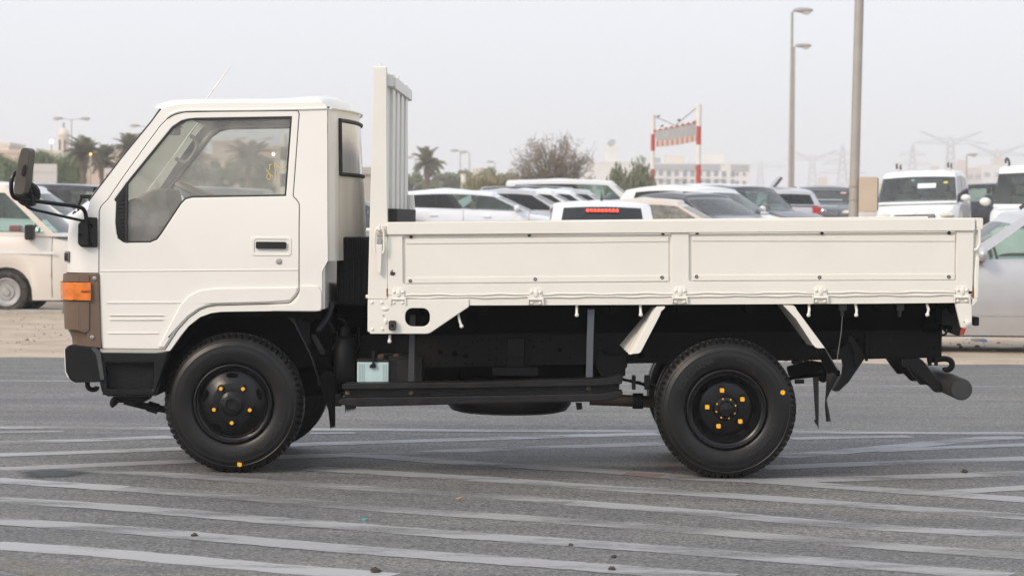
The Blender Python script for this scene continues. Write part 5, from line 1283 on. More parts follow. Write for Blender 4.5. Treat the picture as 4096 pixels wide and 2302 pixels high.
    if wheels:
        for sx in (wbx, -wbx):
            for sy in (-1, 1):
                w_ = MB().lathe([(.2, .03), (.25, .0), (.29, .01), (.31, .04), (.31, .16), (.29, .19), (.2, .18)], (sx, sy * (hw - .03), .31), (0, -sy, 0), 32).build('wheel', M_ctyre, root)
                MB().lathe([(.2, .03), (.205, .01), (.19, .008), (.18, .03), (.12, .04), (.11, .02), (.06, .02), (.05, .0), (.001, .0)], (sx, sy * (hw - .03), .31), (0, -sy, 0), 28).build('rim', M_cabin if rimdark else M_crim, w_)
    if rails:
        for sy in (-1, 1):
            xa, xb = G['f1'] - .25, G['r1'] + .2
            MB().tube(smooth_line([Vector((xa + .1, sy * hw * G['wr'] * .88, zr - .02)), Vector((xa - .1, sy * hw * G['wr'] * .88, zr + .05)), Vector(((xa + xb) / 2, sy * hw * G['wr'] * .88, zr + .075)), Vector((xb + .1, sy * hw * G['wr'] * .88, zr + .04)), Vector((xb - .08, sy * hw * G['wr'] * .88, zr - .04))], 5), .022, 8).build('roof_rail', M_cabin, root)
    if rack:
        for xx in (-.6, .2):
            for sy in (-1, 1):
                MB().tube([(xx, sy * hw * .62, zr - .01), (xx + .02, sy * hw * .62, zr + .10), (xx + .2, sy * hw * .62, zr + .07), (xx + .22, sy * hw * .62, zr - .01)], .014, 6).build('rack_foot', mat('rack brown', (.12, .09, .07), .7), root)
    if seamed:
        for s in pil[1:-1:2] + [.02]:
            x = G['f0'] + (G['r0'] - G['f0']) * s; 
            for sy in (-1, 1):
                pts = []
                for r in (.05, .2, .4, .6, .8, .95, 1.0):
                    zb_, zt_ = bot(x), lerp_tab(T, x); pts.append((x, sy * (wid(2 * x / L_, r, 0) + .001), zb_ + (zt_ - zb_) * r))
                MB().tube(pts, .005, 5).build('door_gap', M_seam, root)
        for sy in (-1, 1):
            for s, zz_ in ((.30, .84), (.66, .86)):
                x = G['f0'] + (G['r0'] - G['f0']) * s
                MB().box(x - .09, x + .09, sy * (hw * .985) - .03, sy * (hw * .985) + .03, zz_ * zk - .015, zz_ * zk + .015).build('door_handle', paintm, root, bevel=.01)
            for zz_, hh in ((.42, .012), (.50, .006)):
                x0, x1 = -wbx + .42, wbx - .42
                MB().box(x0, x1, sy * hw * .965 - .02, sy * hw * .965 + .02, zz_ - hh, zz_ + hh).build('side_moulding', M_crim, root)
    return root
def z_at(px, py, d): return at(px, py, d - CAM_D).z
def place(px, d, y_off=0.0):
    p = at(px, 870, d - CAM_D); return p.x, d - CAM_D
def park(name, label, style, d, roof_xy, pm, px, xloc, heading_deg, H=None, **k):
    """stand the car so that its local point xloc appears at photo column px"""
    x, y = place(px, d); h = R_(heading_deg)
    cx, cy = x - xloc * math.cos(h), y - xloc * math.sin(h)
    g = terrain(cx, cy)
    if H is None: H = z_at(*roof_xy, d) - g
    r = car(name, label, style, H, pm, (cx, cy, g - .005), h, **k)
    return r
CARH = {}
f = lambda x, y: FD(x, y)
van = park('parked_van', 'old cream van with steel wheels parked on sand ahead of the truck cab', 'van', 35.2, f(40, 446), P_cream, 76, 1.05, 0, g_front=M_clear, g_side=M_clear, cat='van', seamed=True, trim=False, mirrors=False)
park('parked_car', 'small white sedan between the cream van and a black wagon', 'sedan', 42.5, f(150, 458), P_white, FD(185, 0)[0], 1.0, 0, tail=False)
park('parked_car', 'black wagon behind the white sedan by the palm tree', 'wagon', 46.2, f(215, 458), P_black, FD(300, 0)[0], .6, 0)
park('parked_car', 'grey wagon whose roof shows through the truck cab window', 'wagon', 44.4, f(560, 466), P_grey, FD(740, 0)[0], .9, 0)
park('parked_car', 'white sedan seen low through the truck windscreen beside the steering wheel', 'sedan', 40.4, f(480, 478), P_pearl, FD(560, 0)[0], 1.15, 0)
park('parked_car', 'black sedan showing between cab and headboard above the intake duct', 'sedan', 48.3, f(800, 477), P_navy, FD(925, 0)[0], .7, 0)
park('parked_car', 'dark blue sedan tucked below the black sedan behind the headboard', 'sedan', 38.4, f(800, 505), P_navy, FD(903, 0)[0], .9, 0)
park('parked_hatchback', 'pearl white hatchback with dark rear side glass beside the headboard', 'hatch', 53, f(1150, 472), P_pearl, FD(1335, 0)[0], 1.18, 0, seamed=True)
for i, (px, pm, lab) in enumerate(((1432, P_silver, 'silver sedan first in the row behind the pearl hatchback'), (1476, P_white, 'white sedan second in the row behind the pearl hatchback'), (1520, P_pearl, 'pearl sedan third in the row behind the hatchback'), (1560, P_silver, 'silver grey sedan last in the row behind the hatchback'))):
    park('parked_car', lab, 'sedan', 56.5 + i * 2.4, f(1300, 471.5 - i * .5), pm, FD(px, 0)[0], 1.25, 0, g_front=M_tint)
park('parked_wagon', 'black wagon with long dark roof behind the row of sedans', 'wagon', 66.4, f(1330, 464), P_black, FD(1480, 0)[0], .9, 0)
park('parked_minivan', 'tall white minivan under the leafless tree', 'mpv', 69.4, f(1420, 445), P_white, FD(1608, 0)[0], 1.62, 0)
park('parked_car', 'charcoal sedan in front of the white minivan', 'sedan', 73.4, f(1570, 478), P_dkgrey, FD(1660, 0)[0], .6, 0, g_front=M_tint)
park('parked_car', 'grey sedan partly hidden behind the beige sedan', 'sedan', 49.6, f(1720, 480), P_grey, FD(1745, 0)[0], 0, -44, tail=False)
brk = park('parked_hatchback', 'silver car seen from behind with its red brake light lit', 'squareback', 35.5, f(1520, 506), P_pearl, FD(1516, 0)[0], -2.1, 91, seats=False, tail=False)
park('parked_car', 'beige sedan with misted windows behind the truck bed', 'sedan', 44.5, f(1670, 494), P_beige, FD(1890, 0)[0], 1.7, -6, g_front=M_mist, g_side=M_mist, trim=False)
park('parked_hatchback', 'white low hatchback facing right next to the black crossover', 'hatch', 54, f(1700, 461), P_white, FD(1770, 0)[0], 0, -44)
park('parked_suv', 'white crossover behind the black crossover near the striped gantry', 'suv', 67, f(1790, 458), P_white, FD(1830, 0)[0], 0, -44)
park('parked_suv', 'black crossover with white headlamp facing right', 'suv', 58.5, f(1780, 462), P_black, FD(1858, 0)[0], 0, -44)
hc = park('parked_car', 'dark sedan with its bonnet propped open', 'sedan', 77, f(1890, 472), P_dkgrey, FD(1958, 0)[0], 1.6, 0)
park('parked_car', 'small silver sedan behind the open bonnet', 'sedan', 82, f(1940, 478), P_silver, FD(1975, 0)[0], 1.6, 0)
park('parked_car', 'dark red car far behind the lamp post', 'sedan', 98, f(1985, 470), P_red, FD(2000, 0)[0], 0, 0, seats=False)
park('parked_hatchback', 'silver hatchback showing its red tail lamps beside the grey crossover', 'hatch', 62.5, f(1990, 468), P_silver, FD(1990, 0)[0], -2.1, 98)
gs = park('parked_suv', 'grey crossover with chrome grille facing the road beside the lamp post', 'suv', 66.5, f(2075, 463), P_grey, FD(2072, 0)[0], 2.2, -97, seats=False)
wm = park('parked_minivan', 'white minivan with paper in its windscreen and rack feet on its roof', 'mpvfront', 50, f(2330, 416), P_white, FD(2305, 0)[0], 2.2, -103.5, rack=True)
wm.rotation_euler.x = R_(2.0)
park('parked_suv', 'black boxy car between the white minivan and the white off-roader', 'suv', 60, f(2440, 457), P_black, FD(2470, 0)[0], 0, 180, rimdark=True)
park('parked_suv', 'tall white off-roader with roof rails at the edge of the lot', 'suv', 42, f(2590, 398), P_white, FD(2618, 0)[0], 2.2, -102, rails=True)
sw_ = park('parked_wagon', 'silver wagon with black roof rails parked behind the truck tailgate', 'wagon', 27.2, f(2560, 517), P_silver, FD(2466, 0)[0], .72, 180, rails=True, seamed=True, g_front=M_clear, g_side=M_clear, wbx=1.62)
# details on single cars
bl = [o for o in brk.children if o.name.startswith('rear_window')][0]
zc = max(v.co.z for v in bl.data.vertices); xc = min(v.co.x for v in bl.data.vertices if v.co.z > zc - .04)
hsg = MB().box(xc - .07, xc + .02, -.26, .26, zc - .085, zc - .025).build('brake_light', M_cabin, brk, bevel=.01)
M_led = mat('lit brake light', (.9, .1, .05), .4, emit=((1.0, .035, .02), 3.2))
for i in range(9): MB().ell((xc - .07, -.216 + i * .054, zc - .055), .012, .022, .022, 10, 8).build('led', M_led, hsg)
H_b = max(v.co.z for o in brk.children if o.name.startswith('roof') for v in o.data.vertices)
MB().add([(-1.55, -.025, H_b - .03), (-1.55, .025, H_b - .03), (-1.35, .02, H_b - .02), (-1.35, -.02, H_b - .02), (-1.58, 0, H_b + .12), (-1.50, 0, H_b + .10)], [(0, 1, 4), (1, 2, 5, 4), (2, 3, 5), (3, 0, 4, 5)]).build('roof_fin', M_cabin, brk)
# open bonnet
hp_ = MB().obox((1.25, 0, 1.48), 1.25, 1.45, .09, Matrix.Rotation(R_(-52), 3, 'Y')).build('bonnet', P_black, hc, bevel=.02)
MB().tube([(1.5, -.5, .95), (1.42, -.45, 1.75)], .012, 6).build('bonnet_prop', M_cabin, hc)
# paper and stickers inside the white minivan's screen
wsm = [o for o in wm.children if o.name.startswith('windscreen')][0]
def on_screen(root, scr, yy, t, w_, h_, m_, nm):
    vs = [v.co for v in scr.data.vertices]
    lo = min(v.z for v in vs); hi = max(v.z for v in vs)
    z = lo + (hi - lo) * t
    near = sorted(vs, key=lambda v: abs(v.y - yy) * 2 + abs(v.z - z))[0]
    xl = max(v.x for v in vs if v.z < lo + .05); xh = max(v.x for v in vs if v.z > hi - .05)
    an = math.atan2(hi - lo, xl - xh)
    up = Vector((-(xl - xh), 0, hi - lo)).normalized(); c = Vector((near.x + .02 + (z - near.z) * up.x / up.z, yy, z))
    r_ = Vector((0, 1, 0)); nrm = r_.cross(up); nrm = nrm if nrm.x > 0 else -nrm
    q = [c + r_ * (a * w_ / 2) + up * (b * h_ / 2) for a, b in ((-1, -1), (1, -1), (1, 1), (-1, 1))]
    MB().add([p for p in q] + [p + nrm * .004 for p in q], [(3, 2, 1, 0), (4, 5, 6, 7), (0, 1, 5, 4), (1, 2, 6, 5), (2, 3, 7, 6), (3, 0, 4, 7)]).build(nm, m_, root)
M_paper = mat('white paper', (.72, .78, .76), .8, var=.03)
on_screen(wm, wsm, .18, .62, .38, .16, M_paper, 'paper_sheet')
on_screen(wm, wsm, .56, .74, .09, .06, mat('yellow sticker', (.72, .60, .12), .7), 'sticker')
on_screen(wm, wsm, -.12, .86, .06, .06, mat('green sticker', (.25, .40, .36), .7), 'sticker')
gsm = [o for o in gs.children if o.name.startswith('windscreen')][0]
on_screen(gs, gsm, .52, .80, .16, .07, mat('pink sticker', (.72, .42, .42), .7), 'sticker')
for cr, yy in ((gs, .0), (wm, .0)):
    bb = [v.co for o in cr.children if o.name.startswith('body') for v in o.data.vertices]
    xm_ = max(v.x for v in bb); zg = [v.z for v in bb if v.x > xm_ - .25]
    zt2 = max(zg)
    MB().lathe([(.07, .0), (.07, .02), (.05, .03), (.05, .0)], (xm_ + .0, 0, zt2 - .10), (1, 0, 0), 20).build('grille_emblem', M_chrome, cr)
# grey crossover: chrome trapezium round the grille
P = [Vector((2.33, y, z)) for y, z in ((-.50, 1.02), (.50, 1.02), (.36, .84), (-.36, .84))]
MB().tube(P, .018, 6, closed=True).build('grille_frame', M_chrome, gs)
# mirrors tied with a cord on the off-roader
# van: black mirror, side band
MB().box(1.35, 1.47, -1.0, -.80, 1.06, 1.28).build('square_mirror', M_plast, van, bevel=.03)
MB().box(.95, 1.75, -.836, -.826, .86, .90).build('white_patch', P_white, van)
# ================================================================== beyond the lot
def gz(x, y): return terrain(x, y)
def leaf_mat(name, c, c2, tr=.25):
    m = mat(name, c, .8, var=0, vscale=.9, col2=c2, spec=.2, coord='Object', vdetail=3)
    b = m.node_tree.nodes['Principled BSDF']; b.inputs['Subsurface Weight'].default_value = 0
    return m
M_leafA = leaf_mat('willow leaf', (.13, .185, .085), (.24, .30, .15)); M_leafB = leaf_mat('olive leaf', (.135, .155, .09), (.23, .24, .145)); M_leafC = leaf_mat('dry leaf', (.20, .16, .11), (.28, .235, .17))
M_leafY = leaf_mat('yellow shrub leaf', (.26, .24, .13), (.38, .33, .22)); M_palm = leaf_mat('palm frond', (.16, .16, .095), (.26, .25, .16)); M_bark = mat('bark', (.14, .105, .075), .95, var=.2, vscale=4, bump=.5, bscale=14)
M_twig = mat('grey twig', (.17, .135, .11), .95, var=.15)
def leaves(m, c, rx, ry, rz, n, size, droop=0.0, rng=random):
    for _ in range(n):
        while True:
            u = Vector((rng.uniform(-1, 1), rng.uniform(-1, 1), rng.uniform(-1, 1)))
            if u.length < 1: break
        u *= .45 + .55 * rng.random() ** .5 / max(u.length, .3) * u.length if u.length > .05 else 1
        p = Vector(c) + Vector((u.x * rx, u.y * ry, u.z * rz))
        s = size * rng.uniform(.6, 1.4); a = rng.uniform(0, 6.28); t = rng.uniform(-.9, .9)
        d1 = Vector((math.cos(a) * math.cos(t), math.sin(a) * math.cos(t), math.sin(t))); d2 = d1.orthogonal().normalized()
        if droop: d1 = (d1 * (1 - droop) + Vector((0, 0, -1)) * droop).normalized(); d2 = d1.cross(Vector((math.cos(a), math.sin(a), 0))).normalized()
        w_ = s * (.45 if not droop else .16); l_ = s * (1 if not droop else 1.7)
        m.add([p - d1 * l_ * .5, p + d2 * w_ * .5, p + d1 * l_ * .5, p - d2 * w_ * .5], [(0, 1, 2, 3)])
def limbs(m, base, h, spread, n, r, rng):
    tips = []
    for i in range(n):
        a = rng.uniform(0, 6.28); q = rng.uniform(.35, 1) * spread
        t = base + Vector((math.cos(a) * q, math.sin(a) * q, h * rng.uniform(.7, 1.05)))
        k = base + Vector((math.cos(a) * q * .35, math.sin(a) * q * .35, h * .5))
        m.tube(smooth_line([base, k, t], 3), [r * (1 - .85 * j / 6) for j in range(7)], 5); tips.append(t)
    return tips
def tree(name, label, px, py_top, d, wpx, mleaf, kind='round', seed=1, n=3200, size=.16, cat='tree', group=None, trunk=.16, base_py=None):
    rng = random.Random(seed); y = d - CAM_D
    top = at(*FD(px, py_top), y); w_ = wpx / .62891 / FPX * d; g = gz(top.x, y); h = top.z - g
    root = empty(name, (top.x, y, g)); tag(root, label, cat, group)
    tm = MB(); r0 = trunk * h / 5
    tm.tube([(0, 0, -.1), (.03, 0, h * .18), (0, .02, h * .34)], [r0 * 1.2, r0, r0 * .8], 8)
    tips = limbs(tm, Vector((0, .02, h * .32)), h * .5, w_ * .36, 9, r0 * .55, rng)
    tm.build('trunk', M_bark if kind != 'bare' else M_twig, root, smooth=60)
    m = MB()
    if kind == 'weep':
        for i in range(16):
            a = rng.uniform(0, 6.28); q = w_ * .40 * rng.random() ** .5
            c = Vector((math.cos(a) * q, math.sin(a) * q, h * rng.uniform(.62, .88)))
            leaves(m, c, w_ * .19, w_ * .19, h * .13, n // 14, size * 1.3, .15, rng)
            for s in range(16):
                p = c + Vector((rng.uniform(-1, 1) * w_ * .14, rng.uniform(-1, 1) * w_ * .14, rng.uniform(-.05, .06) * h))
                ln = h * rng.uniform(.25, .62); ln = min(ln, p.z - .25)
                for q2 in range(int(ln / (size * .42))):
                    pp = p + Vector((rng.gauss(0, .05), rng.gauss(0, .05), -q2 * size * .42))
                    dd = Vector((rng.uniform(-.5, .5), rng.uniform(-.5, .5), -1)).normalized(); d2 = dd.cross(Vector((rng.uniform(-1, 1), rng.uniform(-1, 1), .1))).normalized()
                    m.add([pp - dd * size * .6, pp + d2 * size * .2, pp + dd * size * .6, pp - d2 * size * .2], [(0, 1, 2, 3)])
    elif kind == 'bare':
        tw = MB()
        for i in range(330):
            a = rng.uniform(0, 6.28); q = w_ * .5 * rng.random() ** .6
            t = Vector((math.cos(a) * q, math.sin(a) * q, h * (.35 + .65 * rng.random() * (1 - .35 * (q / (w_ * .5)) ** 2))))
            b = Vector((t.x * .35, t.y * .35, h * .25 + (t.z - h * .25) * .35))
            mid = b.lerp(t, .5) + Vector((rng.gauss(0, .12), rng.gauss(0, .12), rng.gauss(0, .08)))
            tw.tube([b, mid, t], [.016, .011, .005], 4)
            for s in range(5):
                e = mid.lerp(t, rng.random()); tw.tube([e, e + Vector((rng.gauss(0, .16), rng.gauss(0, .16), abs(rng.gauss(0, .22))))], [.008, .004], 3)
            if rng.random() < .8: leaves(m, t.lerp(mid, .25), .30, .30, .24, 20, size, 0, rng)
        tw.build('branches', M_twig, root, smooth=0, fix=False)
    elif kind == 'broom':
        for i in range(int(n / 9)):
            a = rng.uniform(0, 6.28); q = w_ * .5 * rng.random() ** .5
            hh = h * (1 - .4 * (q / (w_ * .5)) ** 2) * rng.uniform(.75, 1)
            b = Vector((math.cos(a) * q * .6, math.sin(a) * q * .6, h * .05)); t = Vector((math.cos(a) * q, math.sin(a) * q, hh))
            for s in range(9):
                p = b.lerp(t, rng.uniform(.15, 1)) + Vector((rng.gauss(0, .08), rng.gauss(0, .08), 0)); dd = (t - b).normalized() + Vector((rng.gauss(0, .2), rng.gauss(0, .2), 0)); dd.normalize()
                d2 = dd.cross(Vector((rng.uniform(-1, 1), rng.uniform(-1, 1), .2))).normalized()
                m.add([p - dd * size, p + d2 * size * .2, p + dd * size, p - d2 * size * .2], [(0, 1, 2, 3)])
    else:
        nc = 13
        for i in range(nc):
            a = rng.uniform(0, 6.28); q = w_ * .38 * rng.random() ** .6
            c = Vector((math.cos(a) * q, math.sin(a) * q, h * rng.uniform(.42, .86)))
            leaves(m, c, w_ * rng.uniform(.13, .24), w_ * rng.uniform(.13, .24), h * rng.uniform(.09, .15), n // nc, size, 0, rng)
    m.build('crown', mleaf, root, smooth=0, fix=False)
    return root
# fronds: one mesh shared by all palms
def frond_mesh(seed):
    rng = random.Random(seed); m = MB(); P = []
    for i in range(11):
        t = i / 10; P.append(Vector((t * 1.0, 0, .42 * t - .62 * t * t)))
    m.tube(P, [.022 * (1 - .85 * i / 10) for i in range(11)], 4)
    for i in range(2, 40):
        t = i / 40; b = Vector((t, 0, .42 * t - .62 * t * t)); ln = .27 * math.sin(math.pi * (t * .8 + .12)) + .05
        for s in (-1, 1):
            e = b + Vector((.16 + rng.uniform(-.04, .04), s * ln, -.10 + rng.uniform(-.05, .05)))
            m.add([b, b + Vector((.055, 0, .012)), e], [(0, 1, 2)])
    return m.mesh('frond', M_palm, 0, fix=False)
FR = [frond_mesh(i) for i in range(3)]
def palm(label, px, py_top, d, seed=1, crown_px=70, group='date palms beyond the lot'):
    rng = random.Random(seed); y = d - CAM_D; top = at(*FD(px, py_top), y); g = gz(top.x, y); R0 = crown_px / 2 / .62891 / FPX * d
    h = top.z - g - R0 * .75
    root = empty('palm_tree', (top.x, y, g)); tag(root, label, 'palm tree', group)
    m = MB(); n = 14
    m.lathe([(.15 + .025 * (i % 2) + (.07 if i > n - 4 else 0), h * i / n) for i in range(n + 1)], (0, 0, -.05), (0, 0, 1), 12).build('trunk', M_bark, root, smooth=30)
    for i in range(44):
        el = rng.uniform(-.55, 1.3); a = 2.399 * i + rng.uniform(-.2, .2)
        share('frond', FR[i % 3], root, (0, 0, h), (0, -el, a), (R0 * 1.3 * rng.uniform(.85, 1.12),) * 3)
    return root
W_G = 'weeping trees in front of the beige wall'
tree('weeping_tree', 'dark weeping tree at the end of the beige wall', 0, 366, 140, 110, M_leafA, 'weep', 11, 3600, .17, group=W_G)
tree('weeping_tree', 'small weeping tree beside the dark mirror housing', 60, 380, 150, 92, M_leafA, 'weep', 12, 2600, .17, group=W_G)
tree('weeping_tree', 'broad weeping tree behind the grey sign board', 118, 370, 148, 116, M_leafA, 'weep', 13, 4200, .17, group=W_G)
tree('weeping_tree', 'weeping tree next to the date palm and the white minaret', 172, 376, 152, 112, M_leafA, 'weep', 14, 3600, .17, group=W_G)
palm('date palm with upright fronds beside the weeping trees', 210, 362, 142, 3, 74)
palm('ragged date palm leaning low next to the windscreen pillar', 258, 380, 150, 4, 70)
palm('date palm whose top shows beside the windscreen pillar', 325, 351, 160, 5, 64)
palm('date palm seen through the cab windscreen corner', 478, 380, 165, 6, 76)
palm('date palm seen through the middle of the cab window', 626, 366, 165, 7, 84)
tree('tree', 'round tree behind the ragged date palm', 305, 392, 165, 70, M_leafB, 'round', 21, 3600, .2, group='trees along the far road')
for i, (px, py, w_, lab) in enumerate(((430, 390, 120, 'dusty tree seen through the cab windscreen'), (520, 386, 120, 'dusty tree left of the middle palm in the cab window'), (575, 394, 120, 'low dusty tree under the middle palm in the cab window'), (668, 392, 120, 'dusty tree right of the palm in the cab window'))):
    tree('tree', lab, px, py, 158 + 4 * i, w_, M_leafB, 'round', 30 + i, 4200, .26, group='trees along the far road')
for i, (px, py, w_, lab) in enumerate(((905, 403, 110, 'tree between the cab and the headboard above the grey wall'), (1030, 418, 150, 'low tree next to the headboard'), (1108, 408, 120, 'taller tree to the right of the pale palm'), (1160, 420, 120, 'tree by the two thin street lamps'), (1250, 414, 130, 'far tree left of the leafless tree'), (1205, 424, 110, 'low tree between far lamps and yellow shrubs'))):
    tree('tree', lab, px, py, 205 + 6 * i, w_, M_leafB, 'round', 40 + i, 4200, .34, group='trees along the far road')
palm('pale date palm above the pearl hatchback', 1075, 386, 190, 8, 66)
for i in range(6):
    tree('shrub', 'yellow green shrub behind the sedans left of the leafless tree', 1185 + i * 27, 424 - (i % 3) * 6, 98 + i, 50, M_leafY, 'broom', 60 + i, 1600, .14, cat='shrub', group='yellow shrubs')
tree('leafless_tree', 'nearly leafless brown tree above the white minivan', 1392, 322, 100, 222, M_leafC, 'bare', 77, 3000, .085)
tree('shrub', 'shorter upright green bush left of the striped gantry', 1556, 402, 110, 74, M_leafB, 'broom', 81, 4200, .16, cat='shrub')
tree('shrub', 'taller upright green bush touching the striped gantry', 1612, 390, 113, 84, M_leafB, 'broom', 82, 5200, .16, cat='shrub')
tree('shrub', 'small bush at the foot of the pale apartment block', 1722, 446, 115, 40, M_leafB, 'broom', 83, 900, .14, cat='shrub')
tree('shrub', 'tiny green bush beside the far street lamp', 2004, 462, 115, 22, M_leafB, 'round', 84, 600, .12, cat='shrub')

# ---- buildings
M_bw = mat('beige render', (.55, .43, .34), .9, var=.05, vscale=.3); M_bo = mat('orange beige render', (.60, .42, .28), .9, var=.05, vscale=.3); M_bc = mat('cream render', (.66, .60, .52), .9, var=.04, vscale=.3)
M_bwh = mat('white render', (.68, .66, .63), .9, var=.04, vscale=.2); M_bgr = mat('grey cladding', (.30, .31, .33), .8, var=.05, vscale=.3); M_winb = mat('window blue grey', (.13, .16, .20), .25, var=.1)
def wall_box(x0, x1, y_top, y_bot_z, d, dep):
    y = d - CAM_D; a, b = at(*FD(x0, y_top), y), at(*FD(x1, y_top), y); return a.x, b.x, y, (a.z + b.z) / 2
def block(name, label, x0, x1, y_top, d, dep, m_, cat='building', parapet=True, wins=None, group=None):
    xa, xb, y, zt2 = wall_box(x0, x1, y_top, 0, d, dep); g = gz((xa + xb) / 2, y) - .1; cx = (xa + xb) / 2
    root = empty(name, (cx, y, g)); tag(root, label, cat, group)
    h = zt2 - g; hw = (xb - xa) / 2
    MB().box(-hw, hw, 0, dep, 0, h).build('wall', m_, root)
    if parapet:
        MB().box(-hw - .15, hw + .15, -.15, dep + .15, h, h + .35).build('parapet', m_, root)
    if wins:
        me = MB().box(-.5, .5, -.12, .1, -.5, .5).mesh('window', M_winb, 0)
        for (u, v, ww, wh) in wins:
            wx, wz = -hw + 2 * hw * u, h * v
            o = share('window', me, root, (wx, 0, wz), (0, 0, 0), (ww, 1, wh))
    return root, hw, h
block('perimeter_wall', 'long beige perimeter wall behind the weeping trees', -60, 330, 386, 268, 6, M_bw, 'wall', wins=None)
block('building', 'pale building end rising above the perimeter wall', -60, 22, 366, 274, 8, M_bc)
block('building', 'orange beige block standing left of the minaret', 163, 226, 381, 282, 10, M_bo)
block('building', 'low cream block between the wall and the orange block', 98, 164, 388, 280, 8, M_bc)
block('building', 'beige villa seen through the middle of the cab window', 535, 625, 361, 285, 10, M_bw, wins=[(.2, .7, 1.6, 1.4), (.5, .7, 1.6, 1.4), (.8, .7, 1.6, 1.4)])
block('building', 'orange beige villa near the striped pole in the cab window', 630, 700, 375, 280, 10, M_bo)
block('perimeter_wall', 'beige wall running behind the trees in the cab window', 330, 720, 398, 268, 5, M_bw, 'wall')
block('grey_wall', 'grey block wall between the cab and the headboard', 872, 945, 438, 120, .4, M_conc, 'wall')
block('building', 'small cream building beyond the trees left of the leafless tree', 1190, 1232, 427, 420, 10, M_bc)
nw = []
for r, v in enumerate((.55, .695, .835)):
    for u in (.03, .10, .18, .26, .345, .42, .50, .58, .66, .74, .83, .875, .945): nw.append((u, v, 1.0 if u < .85 else .7, 1.35 if u < .85 else .8))
ap, hw, h = block('apartment_block', 'pale four storey apartment block behind the striped gantry', 1638, 1886, 413, 600, 14, M_bwh, wins=nw)
for u0, u1 in ((-.98, -.40), (-.37, -.12), (-.10, .38), (.62, .97)):
    MB().box(hw * u0, hw * u1, -.5, .4, h * .905, h * 1.0).build('roof_cladding', M_bgr, ap)
for u in (-.82, -.44, .05, .35):
    for v in (.63, .77): MB().box(hw * u - 1.2, hw * u + 1.2, -1.2, 0, h * v - .3, h * v + .3).build('balcony', M_bwh, ap)
MB().box(-hw * .7, -hw * .3, 3, 8, h, h + 2.2).build('roof_room', M_bc, ap); MB().box(hw * .0, hw * .5, 3, 8, h, h + 2.6).build('roof_room', M_bwh, ap)
MB().box(-hw * .95, -hw * .8, 3, 6, h, h + 1.6).build('roof_room', M_bgr, ap)
b2, hw, h = block('building', 'white building with a rooftop dish behind the leafless tree', 1470, 1600, 410, 640, 14, M_bwh, wins=[(u, v, 1.6, 1.8) for u in (.1, .3, .5, .7, .9) for v in (.3, .6)])
MB().box(-hw * .2, hw * .35, 3, 9, h, h + 4.5).build('roof_room', M_bwh, b2); MB().lathe([(.1, 0), (.9, .35), (1.2, .8)], (hw * .1, 4, h + 5), (-.4, -.6, .6), 14).build('satellite_dish', M_bgr, b2)
for i, (x0, x1, yt, d, lab) in enumerate(((2185, 2260, 478, 1050, 'hazy low block left of the white minivan'), (2330, 2395, 433, 1100, 'hazy pink block right of the lamp post'), (2393, 2470, 418, 1120, 'hazy tall block below the wide pylon'), (2470, 2582, 412, 1150, 'hazy wide tower at the edge of the picture'), (2040, 2120, 462, 1100, 'hazy blue block behind the grey crossover'), (2120, 2190, 460, 1150, 'hazy pink block behind the lamp post box'))):
    r_, hw, h = block('building', lab, x0, x1, yt + 6, d, 20, M_bwh if i % 2 else M_bw, wins=[(u, v, 2.6, 2.2) for u in (.12, .37, .63, .88) for v in (.45, .65, .85)])
    MB().box(-hw * .4, hw * .1, 4, 12, h, h + 4).build('roof_room', M_bw, r_)
# minaret
y = 262 - CAM_D; c = at(*FD(160, 395), y); pxm = 262 / FPX / .62891; g = gz(c.x, y)
mi = empty('minaret', (c.x, y, g)); tag(mi, 'cream domed minaret rising above the beige wall', 'minaret')
zz_ = lambda py: at(*FD(160, py), y).z - g
MB().lathe([(30 * pxm, 0), (30 * pxm, zz_(390)), (29 * pxm, zz_(381)), (16 * pxm, zz_(380.5))], (0, 0, 0), (0, 0, 1), 32).build('base_drum', M_bc, mi)
MB().lathe([(30.4 * pxm, zz_(388)), (30.4 * pxm, zz_(386.5))], (0, 0, 0), (0, 0, 1), 32).build('drum_band', M_bgr, mi)
MB().lathe([(14 * pxm, zz_(381)), (14 * pxm, zz_(345)), (14.6 * pxm, zz_(344)), (14.6 * pxm, zz_(338)), (14 * pxm, zz_(335)), (11.5 * pxm, zz_(328)), (6 * pxm, zz_(323)), (.05, zz_(321.5))], (0, 0, 0), (0, 0, 1), 28).build('shaft', M_bc, mi, smooth=40)
MB().lathe([(14.8 * pxm, zz_(342)), (14.8 * pxm, zz_(340.6))], (0, 0, 0), (0, 0, 1), 28).build('shaft_band', M_bgr, mi)
for a in (-2.1, -1.15): 
    MB().obox((14 * pxm * math.cos(a), 14 * pxm * math.sin(a), (zz_(378) + zz_(352)) / 2), .22, .22, zz_(352) - zz_(378)).build('arched_opening', mat('opening brown', (.16, .12, .09), .9), mi)
MB().tube([(0, 0, zz_(322)), (0, 0, zz_(308))], .12, 6).build('finial', M_bgr, mi)

